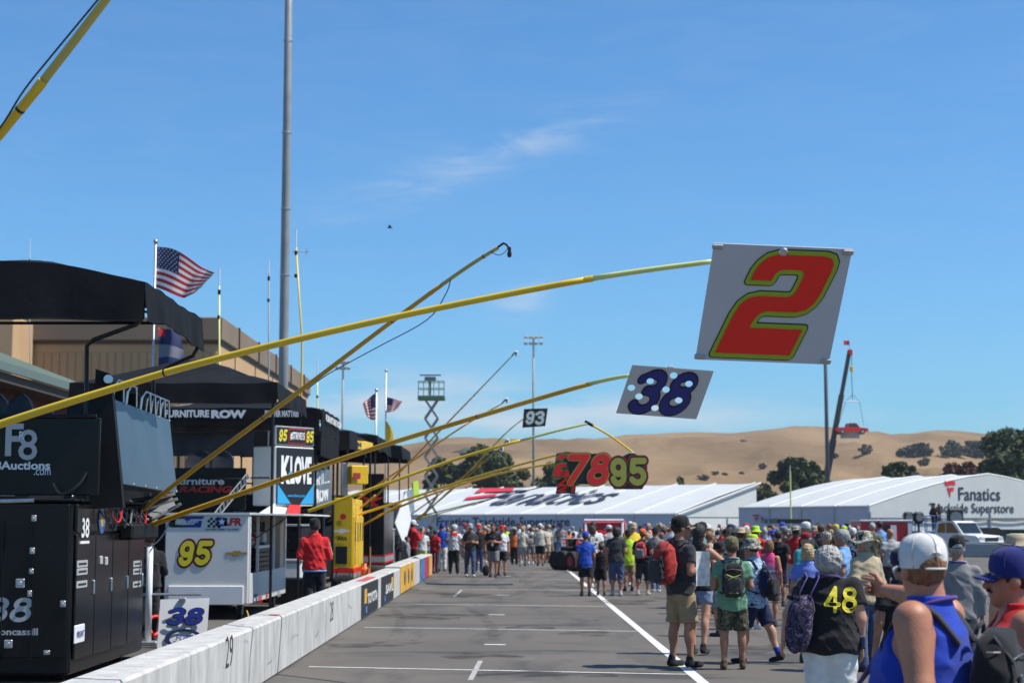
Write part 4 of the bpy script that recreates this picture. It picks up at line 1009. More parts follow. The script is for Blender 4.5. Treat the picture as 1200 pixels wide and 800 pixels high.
def person_fields(o, hh):
    """all surfaces of a figure 1.78 m tall facing +y: dict name -> (V, Q, slot)"""
    g = o.get('girth', 1.0); fem = o.get('fem', False); j = skeleton(o.get('pose', {}), fem, g); belly = o.get('belly', 0.0)
    prof = torso_prof(j, g, fem, belly); seed = o.get('seed', 1); out = {}
    lg = 1+(g-1)*.8; yaw, pitch = o.get('yaw', 0.0), o.get('pitch', 0.0)
    xs = [v[0] for k, v in j.items() if k != 'lean']; ysx = [v[1] for k, v in j.items() if k != 'lean']
    def limbs(P, infl, which='arms'):
        d = None
        for sd in 'LR':
            if which == 'arms':
                a = smin(caps_d(P, j['sh'+sd], j['el'+sd], .058*lg+infl, .042*lg+infl), caps_d(P, j['el'+sd], j['wr'+sd], .041*lg+infl, .027+infl), .02)
            else:
                a = smin(caps_d(P, j['hip'+sd], j['knee'+sd], .090*lg+infl, .056*lg+infl), caps_d(P, j['knee'+sd], j['ank'+sd], .055*lg+infl, .036+infl), .03)
                cf = j['knee'+sd]*.68+j['ank'+sd]*.32+np.array([0,-.018,0]); a = smin(a, ell_d(P, cf, (.052*lg+infl,.056*lg+infl,.12)), .03)
            d = a if d is None else np.minimum(d, a)
        return d
    def body(P):
        d = rings_d(P, prof); d = smin(d, limbs(P, 0), .045); d = smin(d, limbs(P, 0, 'legs'), .035)
        d = smin(d, caps_d(P, j['neck']-np.array([0,0,.03]), j['head']-np.array([0,.015,.03]), .062*(1+.5*(g-1)), .055*(1+.5*(g-1))), .03)
        return smin(d, head_d(P, j, yaw, pitch), .015)
    lo = [min(xs)-.16*g, min(ysx)-.22, 0.0]; hi = [max(xs)+.16*g, max(max(ysx)+.22, .30), 1.82]
    V, Q = grid_eval(body, lo, hi, hh)
    for sd in 'LR':
        cps = hand_pts(j, sd, o.get('hand'+sd, 'relaxed')); A = np.array([c[0] for c in cps]+[c[1] for c in cps])
        def hf(P):
            d = None
            for q, (a, b, ra, rb) in enumerate(cps):
                x = caps_d(P, a, b, ra, rb); d = x if d is None else (smin(d, x, .008) if q in (0,3,6,9,12) else np.minimum(d, x))
            return d
        V2, Q2 = grid_eval(hf, A.min(0)-.02, A.max(0)+.02, .006 if hh < .016 else .009)
        Q = np.concatenate([Q, Q2+len(V)]); V = np.concatenate([V, V2])
    out['body'] = (V, Q, 'skin')
    # ---- upper garment
    top = o.get('top', 'tee'); ti = .014+.006*(top == 'jacket'); hem = o.get('hem', .86)
    sl = {'tee': .62, 'tank': -1, 'jacket': 2.0, 'long': 2.0, 'polo': .62}[top]
    tp = [(z, rx*(1.0 if z > 1.0 else 1.04), ry, yo) for z, rx, ry, yo in prof]
    loose = .012 if top != 'tank' else .006
    def shirt(P):
        d = rings_d(P, tp, ti+loose, ends=False)
        d = smin(d, rings_d(P, [(.7,tp[1][1],tp[1][2],tp[1][3]),(1.12,tp[3][1]*1.02,tp[3][2]*1.02,tp[3][3]),(1.3,tp[4][1],tp[4][2],tp[4][3])], ti+loose, ends=False)+np.clip(P[...,2]-1.25,0,1)*2, .02)
        d = np.maximum(d, P[...,2]-1.525)
        if sl > 0:
            for sd in 'LR':
                e = j['sh'+sd]+(j['el'+sd]-j['sh'+sd])*min(sl, 1.0)
                a = caps_d(P, j['sh'+sd]-np.array([0,0,.008]), e, .058*lg+ti*.7, (.064 if sl < 1 else .055)*lg+ti*.6)
                if sl < 1:
                    ax = (j['el'+sd]-j['sh'+sd]); ax = ax/np.linalg.norm(ax); a = np.maximum(a, (P-e)@ax)
                else:
                    ax = j['wr'+sd]-j['el'+sd]; ax = ax/np.linalg.norm(ax); a = smin(a, caps_d(P, j['el'+sd], j['wr'+sd], .054*lg+ti*.6, .040+ti*.4), .02); a = np.maximum(a, (P-j['wr'+sd]+ax*.01)@ax)
                d = smin(d, a, .05)
        else:
            for sd in 'LR': d = np.maximum(d, -ell_d(P, j['sh'+sd]+np.array([(-1 if sd == 'L' else 1)*.035,0,-.025]), (.085,.20,.13)))
            d = np.maximum(d, -ell_d(P, (0,.09+j['lean']*.5,1.50), (.075,.16,.12)))
        # neckline
        d = np.maximum(d, -(caps_d(P, j['neck']+np.array([0,.02,.03]), j['neck']+np.array([0,.035,.2]), .070, .085)))
        if top == 'polo' or top == 'jacket':
            d = smin(d, np.maximum(caps_d(P, j['neck']+np.array([0,.0,-.02]), j['neck']+np.array([0,.012,.03]), .082, .079), -caps_d(P, j['neck']+np.array([0,.01,-.05]), j['neck']+np.array([0,.02,.1]), .066, .068)), .01)
        d = d+wrink(P, .017 if top != 'tank' else .010, seed, 20 if top != 'jacket' else 24)*np.clip((1.50-P[...,2])*6, .15, 1)
        return np.maximum(d, hem-P[...,2]+.012*np.sin(P[...,0]*21+seed))
    al = [v for k, v in j.items() if k[:2] in ('sh','el','wr')] if sl > 1 else ([j['shL'],j['shR'],j['elL'],j['elR']])
    A = np.array(al); pr = np.array(prof); mx = max(pr[:,1].max()*1.06+.05, np.abs(A[:,0]).max()+.08)
    V, Q = grid_eval(shirt, (-mx, min(-.22*g, A[:,1].min()-.09), hem-.03), (mx, max(.22*g+belly, A[:,1].max()+.09), max(1.56, A[:,2].max()+.09)), hh)
    out['shirt'] = (V, Q, 'top')
    # ---- lower garment
    bt = o.get('bottom', 'pants'); bl = {'shorts': .86, 'pants': 2.0, 'capri': 1.45, 'short_shorts': .5, 'skirt': .7}[bt]
    wide = .030 if bt in ('shorts','skirt') else .014
    def pants(P):
        d = rings_d(P, [p_ for p_ in tp if p_[0] < 1.12], .012, ends=False); d = np.maximum(d, np.maximum(P[...,2]-1.02, .79-P[...,2]))
        for sd in 'LR':
            h_, k_, a_ = j['hip'+sd], j['knee'+sd], j['ank'+sd]
            if bl < 1:
                e = h_+(k_-h_)*bl*1.12; x = caps_d(P, h_, e, .098*lg+.012, .070*lg+wide); ax = (e-h_)/np.linalg.norm(e-h_); x = np.maximum(x, (P-e)@ax)
            else:
                e = k_+(a_-k_)*min(1.0, bl-1.0)*1.02; x = smin(caps_d(P, h_, k_, .096*lg+.012, .066*lg+wide), caps_d(P, k_, e, .064*lg+wide, .052+wide), .03)
                ax = (e-k_)/np.linalg.norm(e-k_); x = np.maximum(x, (P-e)@ax)
            d = smin(d, x, .03)
        return d+wrink(P, .013, seed+50, 20)-.004+np.clip((P[...,2]-.85)*.35, 0, .04)
    lgs = np.array([j['kneeL'],j['kneeR'],j['ankL'],j['ankR']])
    V, Q = grid_eval(pants, (-.26*g-.03, lgs[:,1].min()-.14, .06), (.26*g+.03, lgs[:,1].max()+.16, 1.03), hh)
    out['trousers' if bl > 1 else 'shorts'] = (V, Q, 'bottom')
    # ---- shoes
    for sd, sg in (('L',-1),('R',1)):
        a = j['ank'+sd]; up = a[2]-.085; tl_ = max(0, min(.6, up*4))
        def shoe(P):
            q = P-a; y = q[...,1]*math.cos(tl_)-q[...,2]*math.sin(tl_); z = q[...,1]*math.sin(tl_)+q[...,2]*math.cos(tl_); L = np.stack([q[...,0], y, z], -1)
            d = smin(ell_d(L, (sg*.006,.10,-.050), (.048,.095,.040)), ell_d(L, (0,-.015,-.040), (.042,.068,.050)), .03)
            d = smin(d, caps_d(L, (0,-.01,-.02), (0,-.012,.025), .046, .044), .02)
            return np.maximum(d, -.083-z)
        V, Q = grid_eval(shoe, a+np.array([-.08,-.12,-.10]), a+np.array([.08,.24,.10]), min(hh, .012) if hh < .02 else hh)
        out['shoe'+sd] = (V, Q, 'shoe')
        if o.get('socks'):
            V, Q = grid_eval(lambda P: np.maximum(caps_d(P, a, a*.6+j['knee'+sd]*.4, .044, .054), (P-(a*.72+j['knee'+sd]*.28))[...,2]), a-.1, a*.7+j['knee'+sd]*.3+.1, .012); out['sock'+sd] = (V, Q, 'sock')
    # ---- hair
    hr = o.get('hair', 'short')
    if hr:
        c = j['head']; cy, sy = math.cos(yaw), math.sin(yaw); cp, sp = math.cos(pitch), math.sin(pitch)
        def hair(P):
            q = (P-c)/HS; x = q[...,0]*cy+q[...,1]*sy; y0 = -q[...,0]*sy+q[...,1]*cy; y = y0*cp+q[...,2]*sp; z = -y0*sp+q[...,2]*cp; L = np.stack([x,y,z], -1)
            if hr == 'short': d = ell_d(L, (0,-.018,.030), (.085,.106,.106)); d = np.maximum(d, -(ell_d(L, (0,.12,-.03), (.105,.115,.095)))); d = np.maximum(d, -z-.075+np.clip(y,-1,1)*.6); am = .006
            elif hr == 'curly': d = ell_d(L, (0,-.022,.022), (.114,.130,.126)); d = np.maximum(d, -(ell_d(L, (0,.13,-.05), (.10,.115,.11)))); d = np.maximum(d, -z-.105); am = .013
            elif hr == 'bob': d = smin(ell_d(L, (0,-.02,.03), (.09,.108,.108)), ell_d(L, (0,-.045,-.05), (.092,.07,.09)), .04); d = np.maximum(d, -(ell_d(L, (0,.12,-.05), (.10,.115,.12)))); am = .010
            else: d = smin(ell_d(L, (0,-.02,.03), (.088,.107,.107)), ell_d(L, (0,-.07,-.13), (.075,.05,.17)), .04); d = np.maximum(d, -(ell_d(L, (0,.12,-.06), (.10,.115,.13)))); am = .010
            return d+wrink(P, am, seed+9, 120 if hr != 'curly' else 105)
        V, Q = grid_eval(hair, c+np.array([-.16,-.19,-.34]), c+np.array([.16,.17,.17]), min(hh, .010) if hh < .02 else hh)
        out['hair'] = (V, Q, 'hair')
    return out, j
def hat_mesh(kind, j, yaw, pitch):
    """cap, bucket or straw hat around the head centre (figure units)"""
    mb = MB(); vis = MB(); n = 20
    if kind == 'cap':
        prof_ = [(.99,-.018),(1.02,.012),(1.02,.040),(.95,.074),(.80,.098),(.55,.113),(.28,.119),(.06,.121)]
        mb.lathe((0,-.015,.03), [(r_*.089,z) for r_, z in prof_], 24, sx=1.0, sy=1.18, cap=False)
        mb.v = [(v[0]*(1+.012*math.cos(6*math.atan2(v[1]+.015,v[0]))), v[1], v[2]+(.012*max(0, v[1]) )) for v in mb.v]
        mb.v = [(v[0], v[1], v[2]+(.040*math.exp(-(v[0]/.034)**2) if (v[1] < -.08 and v[2] < .045) else 0)) for v in mb.v]
        mb.ball((0,-.015,.152), .009, 8, 5)
        for a in range(6):
            an = a*PI/3+PI/6; mb.tube([(math.cos(an)*r_*.0905, -.015+math.sin(an)*r_*.0905*1.18, .031+z+.012*max(0, math.sin(an)*r_*.1)) for r_, z in prof_[1:]], .0016, 4)
        mb.tube([(.046*math.sin(a), -.015-.105*math.cos(a*.42), .012) for a in np.linspace(-1.2,1.2,9)], .009, 5, flat=.5)
        rows = []
        for i in range(9):
            a = -1.05+2.1*i/8; row = []
            for k in range(6):
                f = k/5; rr = .098+.012*0; x = math.sin(a)*(.086+.004*f); y = -.015+math.cos(a)*.104+f*(.082*math.cos(a*.9)); z = .03-.004-.008*f+.026*(-(math.sin(a)**2))*f*1.2
                row.append((x, y, z))
            rows.append(row)
        vis.grid(rows); vis.grid([[(p[0],p[1],p[2]-.006) for p in r_][::-1] for r_ in rows])
    elif kind == 'bucket': 
        mb.lathe((0,-.012,.03), [(r_,z) for r_, z in ((.148,-.045),(.132,-.02),(.096,.005),(.094,.05),(.088,.095),(.06,.105),(.01,.108))], 24, sx=1, sy=1.14)
    elif kind == 'boonie':
        mb.lathe((0,-.012,.03), [(r_,z) for r_, z in ((.185,-.03),(.17,-.012),(.099,.0),(.096,.06),(.085,.10),(.05,.112),(.01,.115))], 28, sx=1, sy=1.12)
        mb.v = [(v[0], v[1], v[2]+(.022*math.sin(3*math.atan2(v[1],v[0])+.5) if math.hypot(v[0],v[1]) > .13 else 0)) for v in mb.v]
    elif kind == 'straw':
        mb.lathe((0,-.012,.03), [(r_,z) for r_, z in ((.19,.0),(.185,.004),(.10,.004),(.097,.06),(.085,.105),(.045,.112),(.01,.108))], 28, sx=1, sy=1.14)
        mb.v = [(v[0], v[1], v[2]+(.03*abs(v[0])/.19 if math.hypot(v[0],v[1]) > .13 else 0)) for v in mb.v]
    c = Vector(j['head'].tolist()); rot = Matrix.Rotation(yaw, 3, 'Z') @ Matrix.Rotation(pitch, 3, 'X')
    for m_ in (mb, vis): m_.v = [tuple(c+rot @ Vector(v)*HS) for v in m_.v]
    return mb, vis
def person(label, loc, rz, H, o, hh=.016, group=None, shared=None):
    r = thing('person', label, 'person', loc, rz, group); s = H/1.78
    F, j = person_fields(o, hh); parts = {}
    mats = {'skin': SKIN[o.get('skin', 0)], 'top': CL[o.get('top_c', 'grey')], 'bottom': CL[o.get('bot_c', 'denim')], 'shoe': CL[o.get('shoe_c', 'charcoal')], 'hair': HAIR[o.get('hair_c', 'brown')], 'sock': CL[o.get('socks', 'white') or 'white']}
    nm = {'shirt': {'tee': 't_shirt', 'tank': 'tank_top', 'jacket': 'jacket', 'long': 'long_sleeved_shirt', 'polo': 'polo_shirt'}[o.get('top', 'tee')], 'shoeL': 'shoe', 'shoeR': 'shoe', 'sockL': 'sock', 'sockR': 'sock'}
    for k, (V, Q, sl) in F.items(): parts[k] = mesh_obj(nm.get(k, k), V, Q, mats[sl], r, s)
    if o.get('hat'):
        mb, vis = hat_mesh(o['hat'], j, o.get('yaw', 0), o.get('pitch', 0))
        for m_ in (mb, vis): m_.v = [(v[0]*s, v[1]*s, v[2]*s) for v in m_.v]
        h_ = mb.build('cap' if o['hat'] == 'cap' else 'hat', CL[o.get('hat_c', 'black')], r, smooth=True, local=True); parts['hat'] = h_
        if vis.v: vis.build('visor', CL[o.get('visor_c', o.get('hat_c', 'black'))], h_, smooth=True, local=True)
    def head_pt(x, y, z):
        return Matrix.Scale(s,3) @ (Vector(j['head'].tolist())+(Matrix.Rotation(o.get('yaw',0),3,'Z') @ Matrix.Rotation(o.get('pitch',0),3,'X')) @ Vector((x,y,z))*HS)
    if o.get('glasses'):
        mb = MB()
        for sg in (-1,1):
            c = head_pt(sg*.032,.106,.006); u = (head_pt(sg*.032+.01,.106,.006)-c).normalized(); n_ = (head_pt(sg*.032,.12,.006)-c).normalized(); v_ = n_.cross(u)
            mb.lathe(c, [(.022*s,-.002),(.023*s,0),(.022*s,.002)], 12, axis=n_)
        gl = mb.build('glasses', mLENS, r, local=True)
        mb = MB()
        for sg in (-1,1): mb.tube([head_pt(sg*.052,.102,.012), head_pt(sg*.078,.07,.012), head_pt(sg*.084,-.01,.008)], .0032*s, 5)
        mb.tube([head_pt(-.012,.11,.012), head_pt(.012,.11,.012)], .003*s, 5); mb.build('frame', mINK, gl, local=True)
    if o.get('eyes'):
        for sg in (-1,1):
            mb = MB(); mb.ball(head_pt(sg*.031,.0815,.007), .0115*s, 10, 7); ey = mb.build('eye', M('eye_white', (.6,.58,.55), .3), r, smooth=True, local=True)
            mb = MB(); mb.ball(head_pt(sg*.031,.0885,.007), .0052*s, 8, 6); mb.build('iris', mINK, ey, smooth=True, local=True)
            mb = MB(); mb.tube([head_pt(sg*.016,.099,.026), head_pt(sg*.033,.101,.030), head_pt(sg*.05,.092,.026)], [.003*s,.0042*s,.0025*s], 5); mb.build('eyebrow', HAIR['dark'], r, local=True)
        if o.get('moustache'):
            mb = MB(); mb.tube([head_pt(-.03,.088,-.056), head_pt(-.012,.101,-.046), head_pt(.012,.101,-.046), head_pt(.03,.088,-.056)], [.004*s,.008*s,.008*s,.004*s], 7); mb.build('moustache', HAIR['dark'], r, smooth=True, local=True)
    if o.get('lanyard'):
        pr = np.array(torso_prof(j, o.get('girth',1.0), o.get('fem',False), o.get('belly',0)))
        mb = MB(); P = []
        for a in np.linspace(-PI*.05, PI*1.05, 19):
            kg = 1+.22*(o.get('girth',1.0)-1); P.append(Vector((math.cos(a)*.094*kg, j['neck'][1]-.012-math.sin(a)*.088*kg, 1.482+.030*math.sin(a)+.06*(kg-1)))*s)
        f0 = [Vector((x_, j['lean']*.6+.10+.03*o.get('girth',1.0), 1.36))*s for x_ in (.07,-.07)]; end = Vector((0, j['lean']*.4+.16*o.get('girth',1.0)+o.get('belly',0), 1.14))*s
        mb.tube([end, f0[0]]+P+[f0[1], end], .009*s, 6, flat=1.0); mb.build('lanyard', CL[o['lanyard']], r, smooth=True, local=True)
        mb = MB(); mb.box(end-Vector((0,-.006,.05*s)), (.075*s,.006,.11*s)); mb.build('pass_card', mDECALW, r, local=True)
    r['_j'] = 0; del r['_j']
    return r, parts, j, s
def backpack(label, pr, parts, j, s, mat, mat2, size=(.30,.17,.46), strap=None, zc=1.20, group=None, cord=None, handle=True, yb=None):
    """rounded sack with pocket, straps over the shoulders and grab loop, its own top-level thing"""
    M_ = Matrix.Translation(pr.location) @ Matrix.Rotation(pr.rotation_euler.z, 4, 'Z') @ Matrix.Scale(s, 4)
    lean = j['lean']; w_, d_, h_ = size; yb = yb if yb is not None else -(.135+.05*max(0, parts.get('_g', 1.0)-1)*3)
    base = M_ @ Vector((0, yb-d_/2, zc-h_/2))
    r = thing('backpack', label, 'backpack', base, pr.rotation_euler.z, group)
    inv = (Matrix.Translation(base) @ Matrix.Rotation(pr.rotation_euler.z, 4, 'Z')).inverted() @ M_
    def put(V): return [tuple(inv @ Vector(v)) for v in V]
    def sack(P):
        q = P-np.array([0,yb-d_/2+lean*.3,zc]); z = q[...,2]/(h_/2); k = 1-.22*np.clip(z,0,1)**2-.06*np.clip(-z,0,1)**2
        a = np.abs(q)/np.array([w_/2,d_/2,h_/2]); a[...,0] /= k; a[...,1] /= (k*.9+.1)
        return ((a**3.2).sum(-1)**(1/3.2)-1)*d_/2*.7+wrink(P, .008, 4, 26)
    V, Q = grid_eval(sack, (-w_/2-.02,yb-d_-.04+lean*.3,zc-h_/2-.02), (w_/2+.02,yb+.03+lean*.3,zc+h_/2+.02), .015)
    mesh_obj('sack', put(V), Q, mat, r)
    def pock(P):
        q = P-np.array([0,yb-d_-.015+lean*.3,zc-h_*.17]); a = np.abs(q)/np.array([w_*.40,.045,h_*.27]); return ((a**3.5).sum(-1)**(1/3.5)-1)*.04+wrink(P, .006, 8, 30)
    V, Q = grid_eval(pock, (-w_*.45,yb-d_-.08+lean*.3,zc-h_*.48), (w_*.45,yb-d_+.05+lean*.3,zc+h_*.14), .013); mesh_obj('front_pocket', put(V), Q, mat2, r)
    for sd, sg in (('L',-1),('R',1)):
        sh = j['sh'+sd]; x = sg*(abs(sh[0])*.60)
        pts = [(x*.8, yb+.03, zc+h_*.38), (x*.92, -.085+lean*.6, 1.445), (x*.95, -.04+lean*.6, 1.478), (x, .02+lean*.6, 1.478), (x*1.06, .085+lean*.6, 1.43), (x*1.12, .145+lean*.5, 1.32), (x*1.25, .13+lean*.4, 1.18), (x*1.5, .0, 1.06), (sg*w_*.42, yb+.01, zc-h_*.38)]
        mb = MB(); mb.tube([inv @ Vector(p) for p in pts], .036*s, 8, flat=.35); mb.build('strap', strap or mat2, r, smooth=True, local=True)
    if handle:
        mb = MB(); mb.tube([inv @ Vector(p) for p in ((-.05,yb-.02,zc+h_*.46),(-.04,yb-.03,zc+h_*.53),(0,yb-.035,zc+h_*.56),(.04,yb-.03,zc+h_*.53),(.05,yb-.02,zc+h_*.46))], .009*s, 6); mb.build('grab_loop', strap or mat2, r, smooth=True, local=True)
    for zz in (.10,.30):
        mb = MB(); mb.tube([inv @ Vector((w_*.36*math.sin(a), yb-d_*.92-.02*math.cos(a)+lean*.3, zc+h_*(zz-.02+.03*math.cos(a*1.5)))) for a in np.linspace(-1.2,1.2,9)], .004*s, 5); mb.build('zip', M('zip_grey', (.10,.10,.105), .5), r, local=True)
    for sd in (-1,1):
        mb = MB(); mb.tube([inv @ Vector(p) for p in ((sd*w_*.30,yb-d_*.55,zc+h_*.46),(sd*w_*.33,yb-d_*.97,zc+h_*.26),(sd*w_*.36,yb-d_-.02,zc+h_*.0),(sd*w_*.36,yb-d_*.95,zc-h_*.36),(sd*w_*.30,yb-d_*.6,zc-h_*.47))], .011*s, 6, flat=.35); mb.build('webbing', strap or mat2, r, local=True)
        mb = MB(); mb.box(inv @ Vector((sd*w_*.345,yb-d_-.022,zc+h_*.12)), (.030*s,.014*s,.040*s), bev=.004); mb.build('buckle', M('buckle_grey', (.07,.07,.075), .4), r, local=True)
    mb = MB(); mb.tube([inv @ Vector((w_*.47*math.sin(a)*(1.0), yb-d_*.45-d_*.42*math.cos(a), zc+h_*.33)) for a in np.linspace(-1.5,1.5,11)], .005*s, 5); mb.build('top_seam', M('zip_grey'), r, local=True)
    if cord:
        y = yb-d_-.062+lean*.3
        mb = MB(); z_ = [zc+h_*k for k in (.16,.02,-.10,-.22,-.36)]
        A = [(-.09,z_[0]),(.08,z_[1]),(-.08,z_[2]),(.07,z_[3]),(-.06,z_[4]),(.06,z_[4]),(-.07,z_[3]),(.08,z_[2]),(-.08,z_[1]),(.09,z_[0])]
        mb.tube([inv @ Vector((a, y+.015*abs(a)/.09, z)) for a, z in A], .0055*s, 5); mb.build('bungee_cord', cord, r, local=True)
    return r
# ---- individual people of the photograph
def who(label, px, top, o, feet=None, Y=None, rz=0.0, hh=.018, X=None, hat_up=.02, group=None):
    if Y is None: Y = gnd(px, feet).y
    x = at(px, 613, Y).x if X is None else X
    H = at(px, top, Y).z-(hat_up if o.get('hat') else 0.0)
    H = H/1.005*1.78/(1.78-.075*max(0, o.get('girth', 1.0)-1.1)); o = dict(o); o['seed'] = int(px*7+top) % 997
    r, parts, j, s = person(label, (x, Y, 0), R(rz), H, o, hh, group)
    return r, parts, j, s
# right foreground
A = who('man in white cap and blue tank top pointing ahead, nearest the camera', 1084, 626, dict(skin=2, top='tank', top_c='royal', bottom='shorts', bot_c='charcoal', girth=1.5, belly=.07, hat='cap', hat_c='white', hair_c='auburn', lanyard='purple', yaw=R(-42), pose=dict(armR=((.17,.17,.06),(.30,.39,.095)), armL='relaxed'), handR='point'), Y=6.9, rz=58, hh=.010)
backpack('black backpack on the man in the blue tank top', A[0], A[1], A[2], A[3], CL['black'], CL['charcoal'], (.34,.20,.50), zc=1.14, yb=-.20)
Bm = who('man in dark blue cap and red sleeveless shirt, in profile at the right edge', 1187, 641, dict(skin=2, top='tank', top_c='red', bottom='shorts', bot_c='navy', girth=1.4, belly=.05, hat='cap', hat_c='navyblue', hair_c='dark', lanyard='purple', eyes=True, glasses=True, moustache=True, pose=dict(armL='down', armR='hold')), Y=7.5, rz=84, hh=.010)
W48 = who('person with wavy grey hair in black shirt printed 48 and white trousers', 970, 641, dict(skin=0, fem=True, top='tee', top_c='black', bottom='pants', bot_c='white', girth=1.5, hair='curly', hair_c='grey', lanyard='purple', pose=dict(armL='wide', armR='down')), Y=13.0, rz=-6, hh=.013)
sm = W48[1]['shirt']; bm = bmesh.new(); bm.from_mesh(sm.data); bm.transform(Matrix.Translation(W48[0].location) @ Matrix.Rotation(W48[0].rotation_euler.z, 4, 'Z')); bv = BVHTree.FromBMesh(bm)
numerals('48', at(981, 701, 13.0)-Vector((0,.12,0)), Vector((math.cos(R(-6)),math.sin(R(-6)),0)), UZ, .25, .20, [(0, M('shirt_yellow', (.68,.56,.02), .7))], W48[0], stroke=.185, shear=.06, lift=.009, res=34, name='shirt_number', project=bv)
for o_ in W48[0].children:
    if o_.name.startswith('shirt_number'): # vertices were made unrotated about the root
        o_.data.transform(Matrix.Rotation(-W48[0].rotation_euler.z, 4, 'Z'))
bm.free()
# tote bag on her left shoulder
tb0 = at(937, 764, 12.86); tote = thing('tote_bag', 'purple patterned black tote bag hanging from the shoulder of the 48 shirt wearer', 'bag', (tb0.x, tb0.y, tb0.z))
mTOTE = camo('purple_print', [(.008,.007,.010),(.05,.035,.085),(.010,.009,.014),(.15,.11,.22)], 30)
def totef(P):
    q = P-np.array([tb0.x, 12.84, tb0.z+.21]); q[...,0] -= .16*q[...,2]; a = np.abs(q)/np.array([.10, .075, .21]); return ((a**3).sum(-1)**(1/3)-1)*.07+wrink(P, .008, 3, 25)
V, Q = grid_eval(totef, (tb0.x-.20,12.70,tb0.z-.03), (tb0.x+.20,12.97,tb0.z+.52), .012); mesh_obj('bag_body', V-np.array(tb0), Q, mTOTE, tote)
for dx in (-.035,.045):
    mb = MB(); a, b_ = at(943+dx*170, 694, 12.80), at(952+dx*170, 676, 12.86); mb.tube([a-UZ*.05, a, at(948+dx*180,684,12.82), b_, b_+Vector((.0,.10,.03)), b_+Vector((0,.18,-.06))], .012, 7, flat=.4); mb.build('handle', CL['purple'], tote, smooth=True)
mb = MB(); p = at(1012, 752, 12.9); mb.box(p, (.035,.07,.10), bev=.012); ph = mb.build('phone_pouch', CL['denim'], None); cent(ph); tag(ph, 'small blue phone pouch clipped at the waist of the 48 shirt wearer', 'pouch')
who('man in floppy camouflage hat and tan jacket with black shoulder panel', 1013, 621, dict(skin=0, top='jacket', top_c='tan', bottom='pants', bot_c='denim', hat='boonie', hat_c='camolight', hair_c='grey', pose=dict(armR='bent', armL='hold')), feet=786, rz=35, hh=.016)
g_ = bpy.data.objects[-1] if False else None
who('blond person in periwinkle blue shirt behind the 48 shirt wearer', 946, 637, dict(skin=0, fem=True, top='tee', top_c='periwinkle', bottom='shorts', bot_c='beige', girth=1.15, hair='bob', hair_c='blond', pose=dict(armL='down', armR='bent')), Y=21.5, rz=-12)
who('grey haired man in pale blue shirt looking left beyond the camouflage hat', 987, 620, dict(skin=1, top='tee', top_c='sky', bottom='pants', bot_c='charcoal', hair_c='grey', pose=dict(armR='hold')), Y=24.5, rz=70)
G = who('man in sage green shirt, camouflage shorts and olive cap', 857, 628, dict(skin=1, top='tee', top_c='sage', bottom='shorts', bot_c='camo', shoe_c='brown', hat='cap', hat_c='olive', hair_c='brown', lanyard='purple', girth=1.08, hem=.80, pose=dict(armL='bent', armR='bent', footL=(.02,.0), footR=(.03,.08))), feet=784, rz=-4, hh=.015)
backpack('black backpack laced with neon cord on the man in sage green', G[0], G[1], G[2], G[3], CL['black'], CL['charcoal'], (.31,.18,.48), zc=1.22, cord=M('neon_cord', (.45,.62,.03), .6))
Bp = who('man in patterned blue shirt, bucket hat and navy shorts striding left', 884, 629, dict(skin=0, top='tee', top_c='bluepattern', bottom='shorts', bot_c='navy', socks='royal', shoe_c='black', hat='bucket', hat_c='camolight', girth=1.06, hem=.80, pose=dict(armL='bent', armR='relaxed', footL=(.0,.20), footR=(.0,-.30,.05), lean=.05)), feet=777, rz=48, hh=.015)
backpack('navy backpack on the man in the patterned blue shirt', Bp[0], Bp[1], Bp[2], Bp[3], CL['navy'], CL['black'], (.30,.19,.46), zc=1.18)
Rb = who('tall man in dark grey shirt, khaki cargo shorts and camouflage cap looking right', 797, 604, dict(skin=1, top='tee', top_c='charcoal', bottom='shorts', bot_c='khaki', shoe_c='black', hat='cap', hat_c='black', visor_c='camocap', hair_c='dark', glasses=True, girth=1.08, yaw=R(-22), pose=dict(armR='bent', armL='relaxed', footL=(.02,-.02), footR=(.02,.06))), feet=781, rz=-58, hh=.014)
backpack('red and black backpack on the tall man in khaki shorts', Rb[0], Rb[1], Rb[2], Rb[3], CL['brick'], CL['charcoal'], (.33,.22,.52), zc=1.24, strap=CL['black'])
for sd in (-1,1):
    pass
p = at(822, 668, 20.0); mb = MB(); mb.grid([[p+Vector((-.06+.16*s_, .05*math.sin(3*s_)+.03*t_, .22-.40*t_)) for s_ in np.linspace(0,1,6)] for t_ in np.linspace(0,1,6)]); mb.grid([[p+Vector((-.06+.16*s_, .012+.05*math.sin(3*s_)+.03*t_, .22-.40*t_)) for s_ in np.linspace(1,0,6)] for t_ in np.linspace(0,1,6)]); npn = mb.build('programme', M('printed_paper', (.62,.62,.60), .7, var=.3, vscale=14), smooth=True); cent(npn); tag(npn, 'folded printed programme held by the tall man in khaki shorts', 'paper')
who('woman in black top and pale shorts lifting a hand to her face', 819, 614, dict(skin=0, fem=True, top='tank', top_c='black', bottom='short_shorts', bot_c='paledenim', shoe_c='black', hair='long', hair_c='dark', pose=dict(armR='face', armL='hold', footL=(0,.0), footR=(.0,-.15,.02))), feet=766, rz=-25, hh=.016)
who('boy in bright blue shirt and blue cap on the lane line', 686, 622, dict(skin=1, top='tee', top_c='blue', bottom='shorts', bot_c='black', shoe_c='charcoal', hat='cap', hat_c='blue', hem=.78, pose=dict(armR='down', footL=(0,.05))), feet=698, rz=5)
who('small child in black beside the boy in blue', 704, 637, dict(skin=1, top='tee', top_c='black', bottom='shorts', bot_c='black', hair_c='dark', pose=dict(armL='bent', footL=(0,.1), footR=(0,-.1))), feet=697, rz=0)
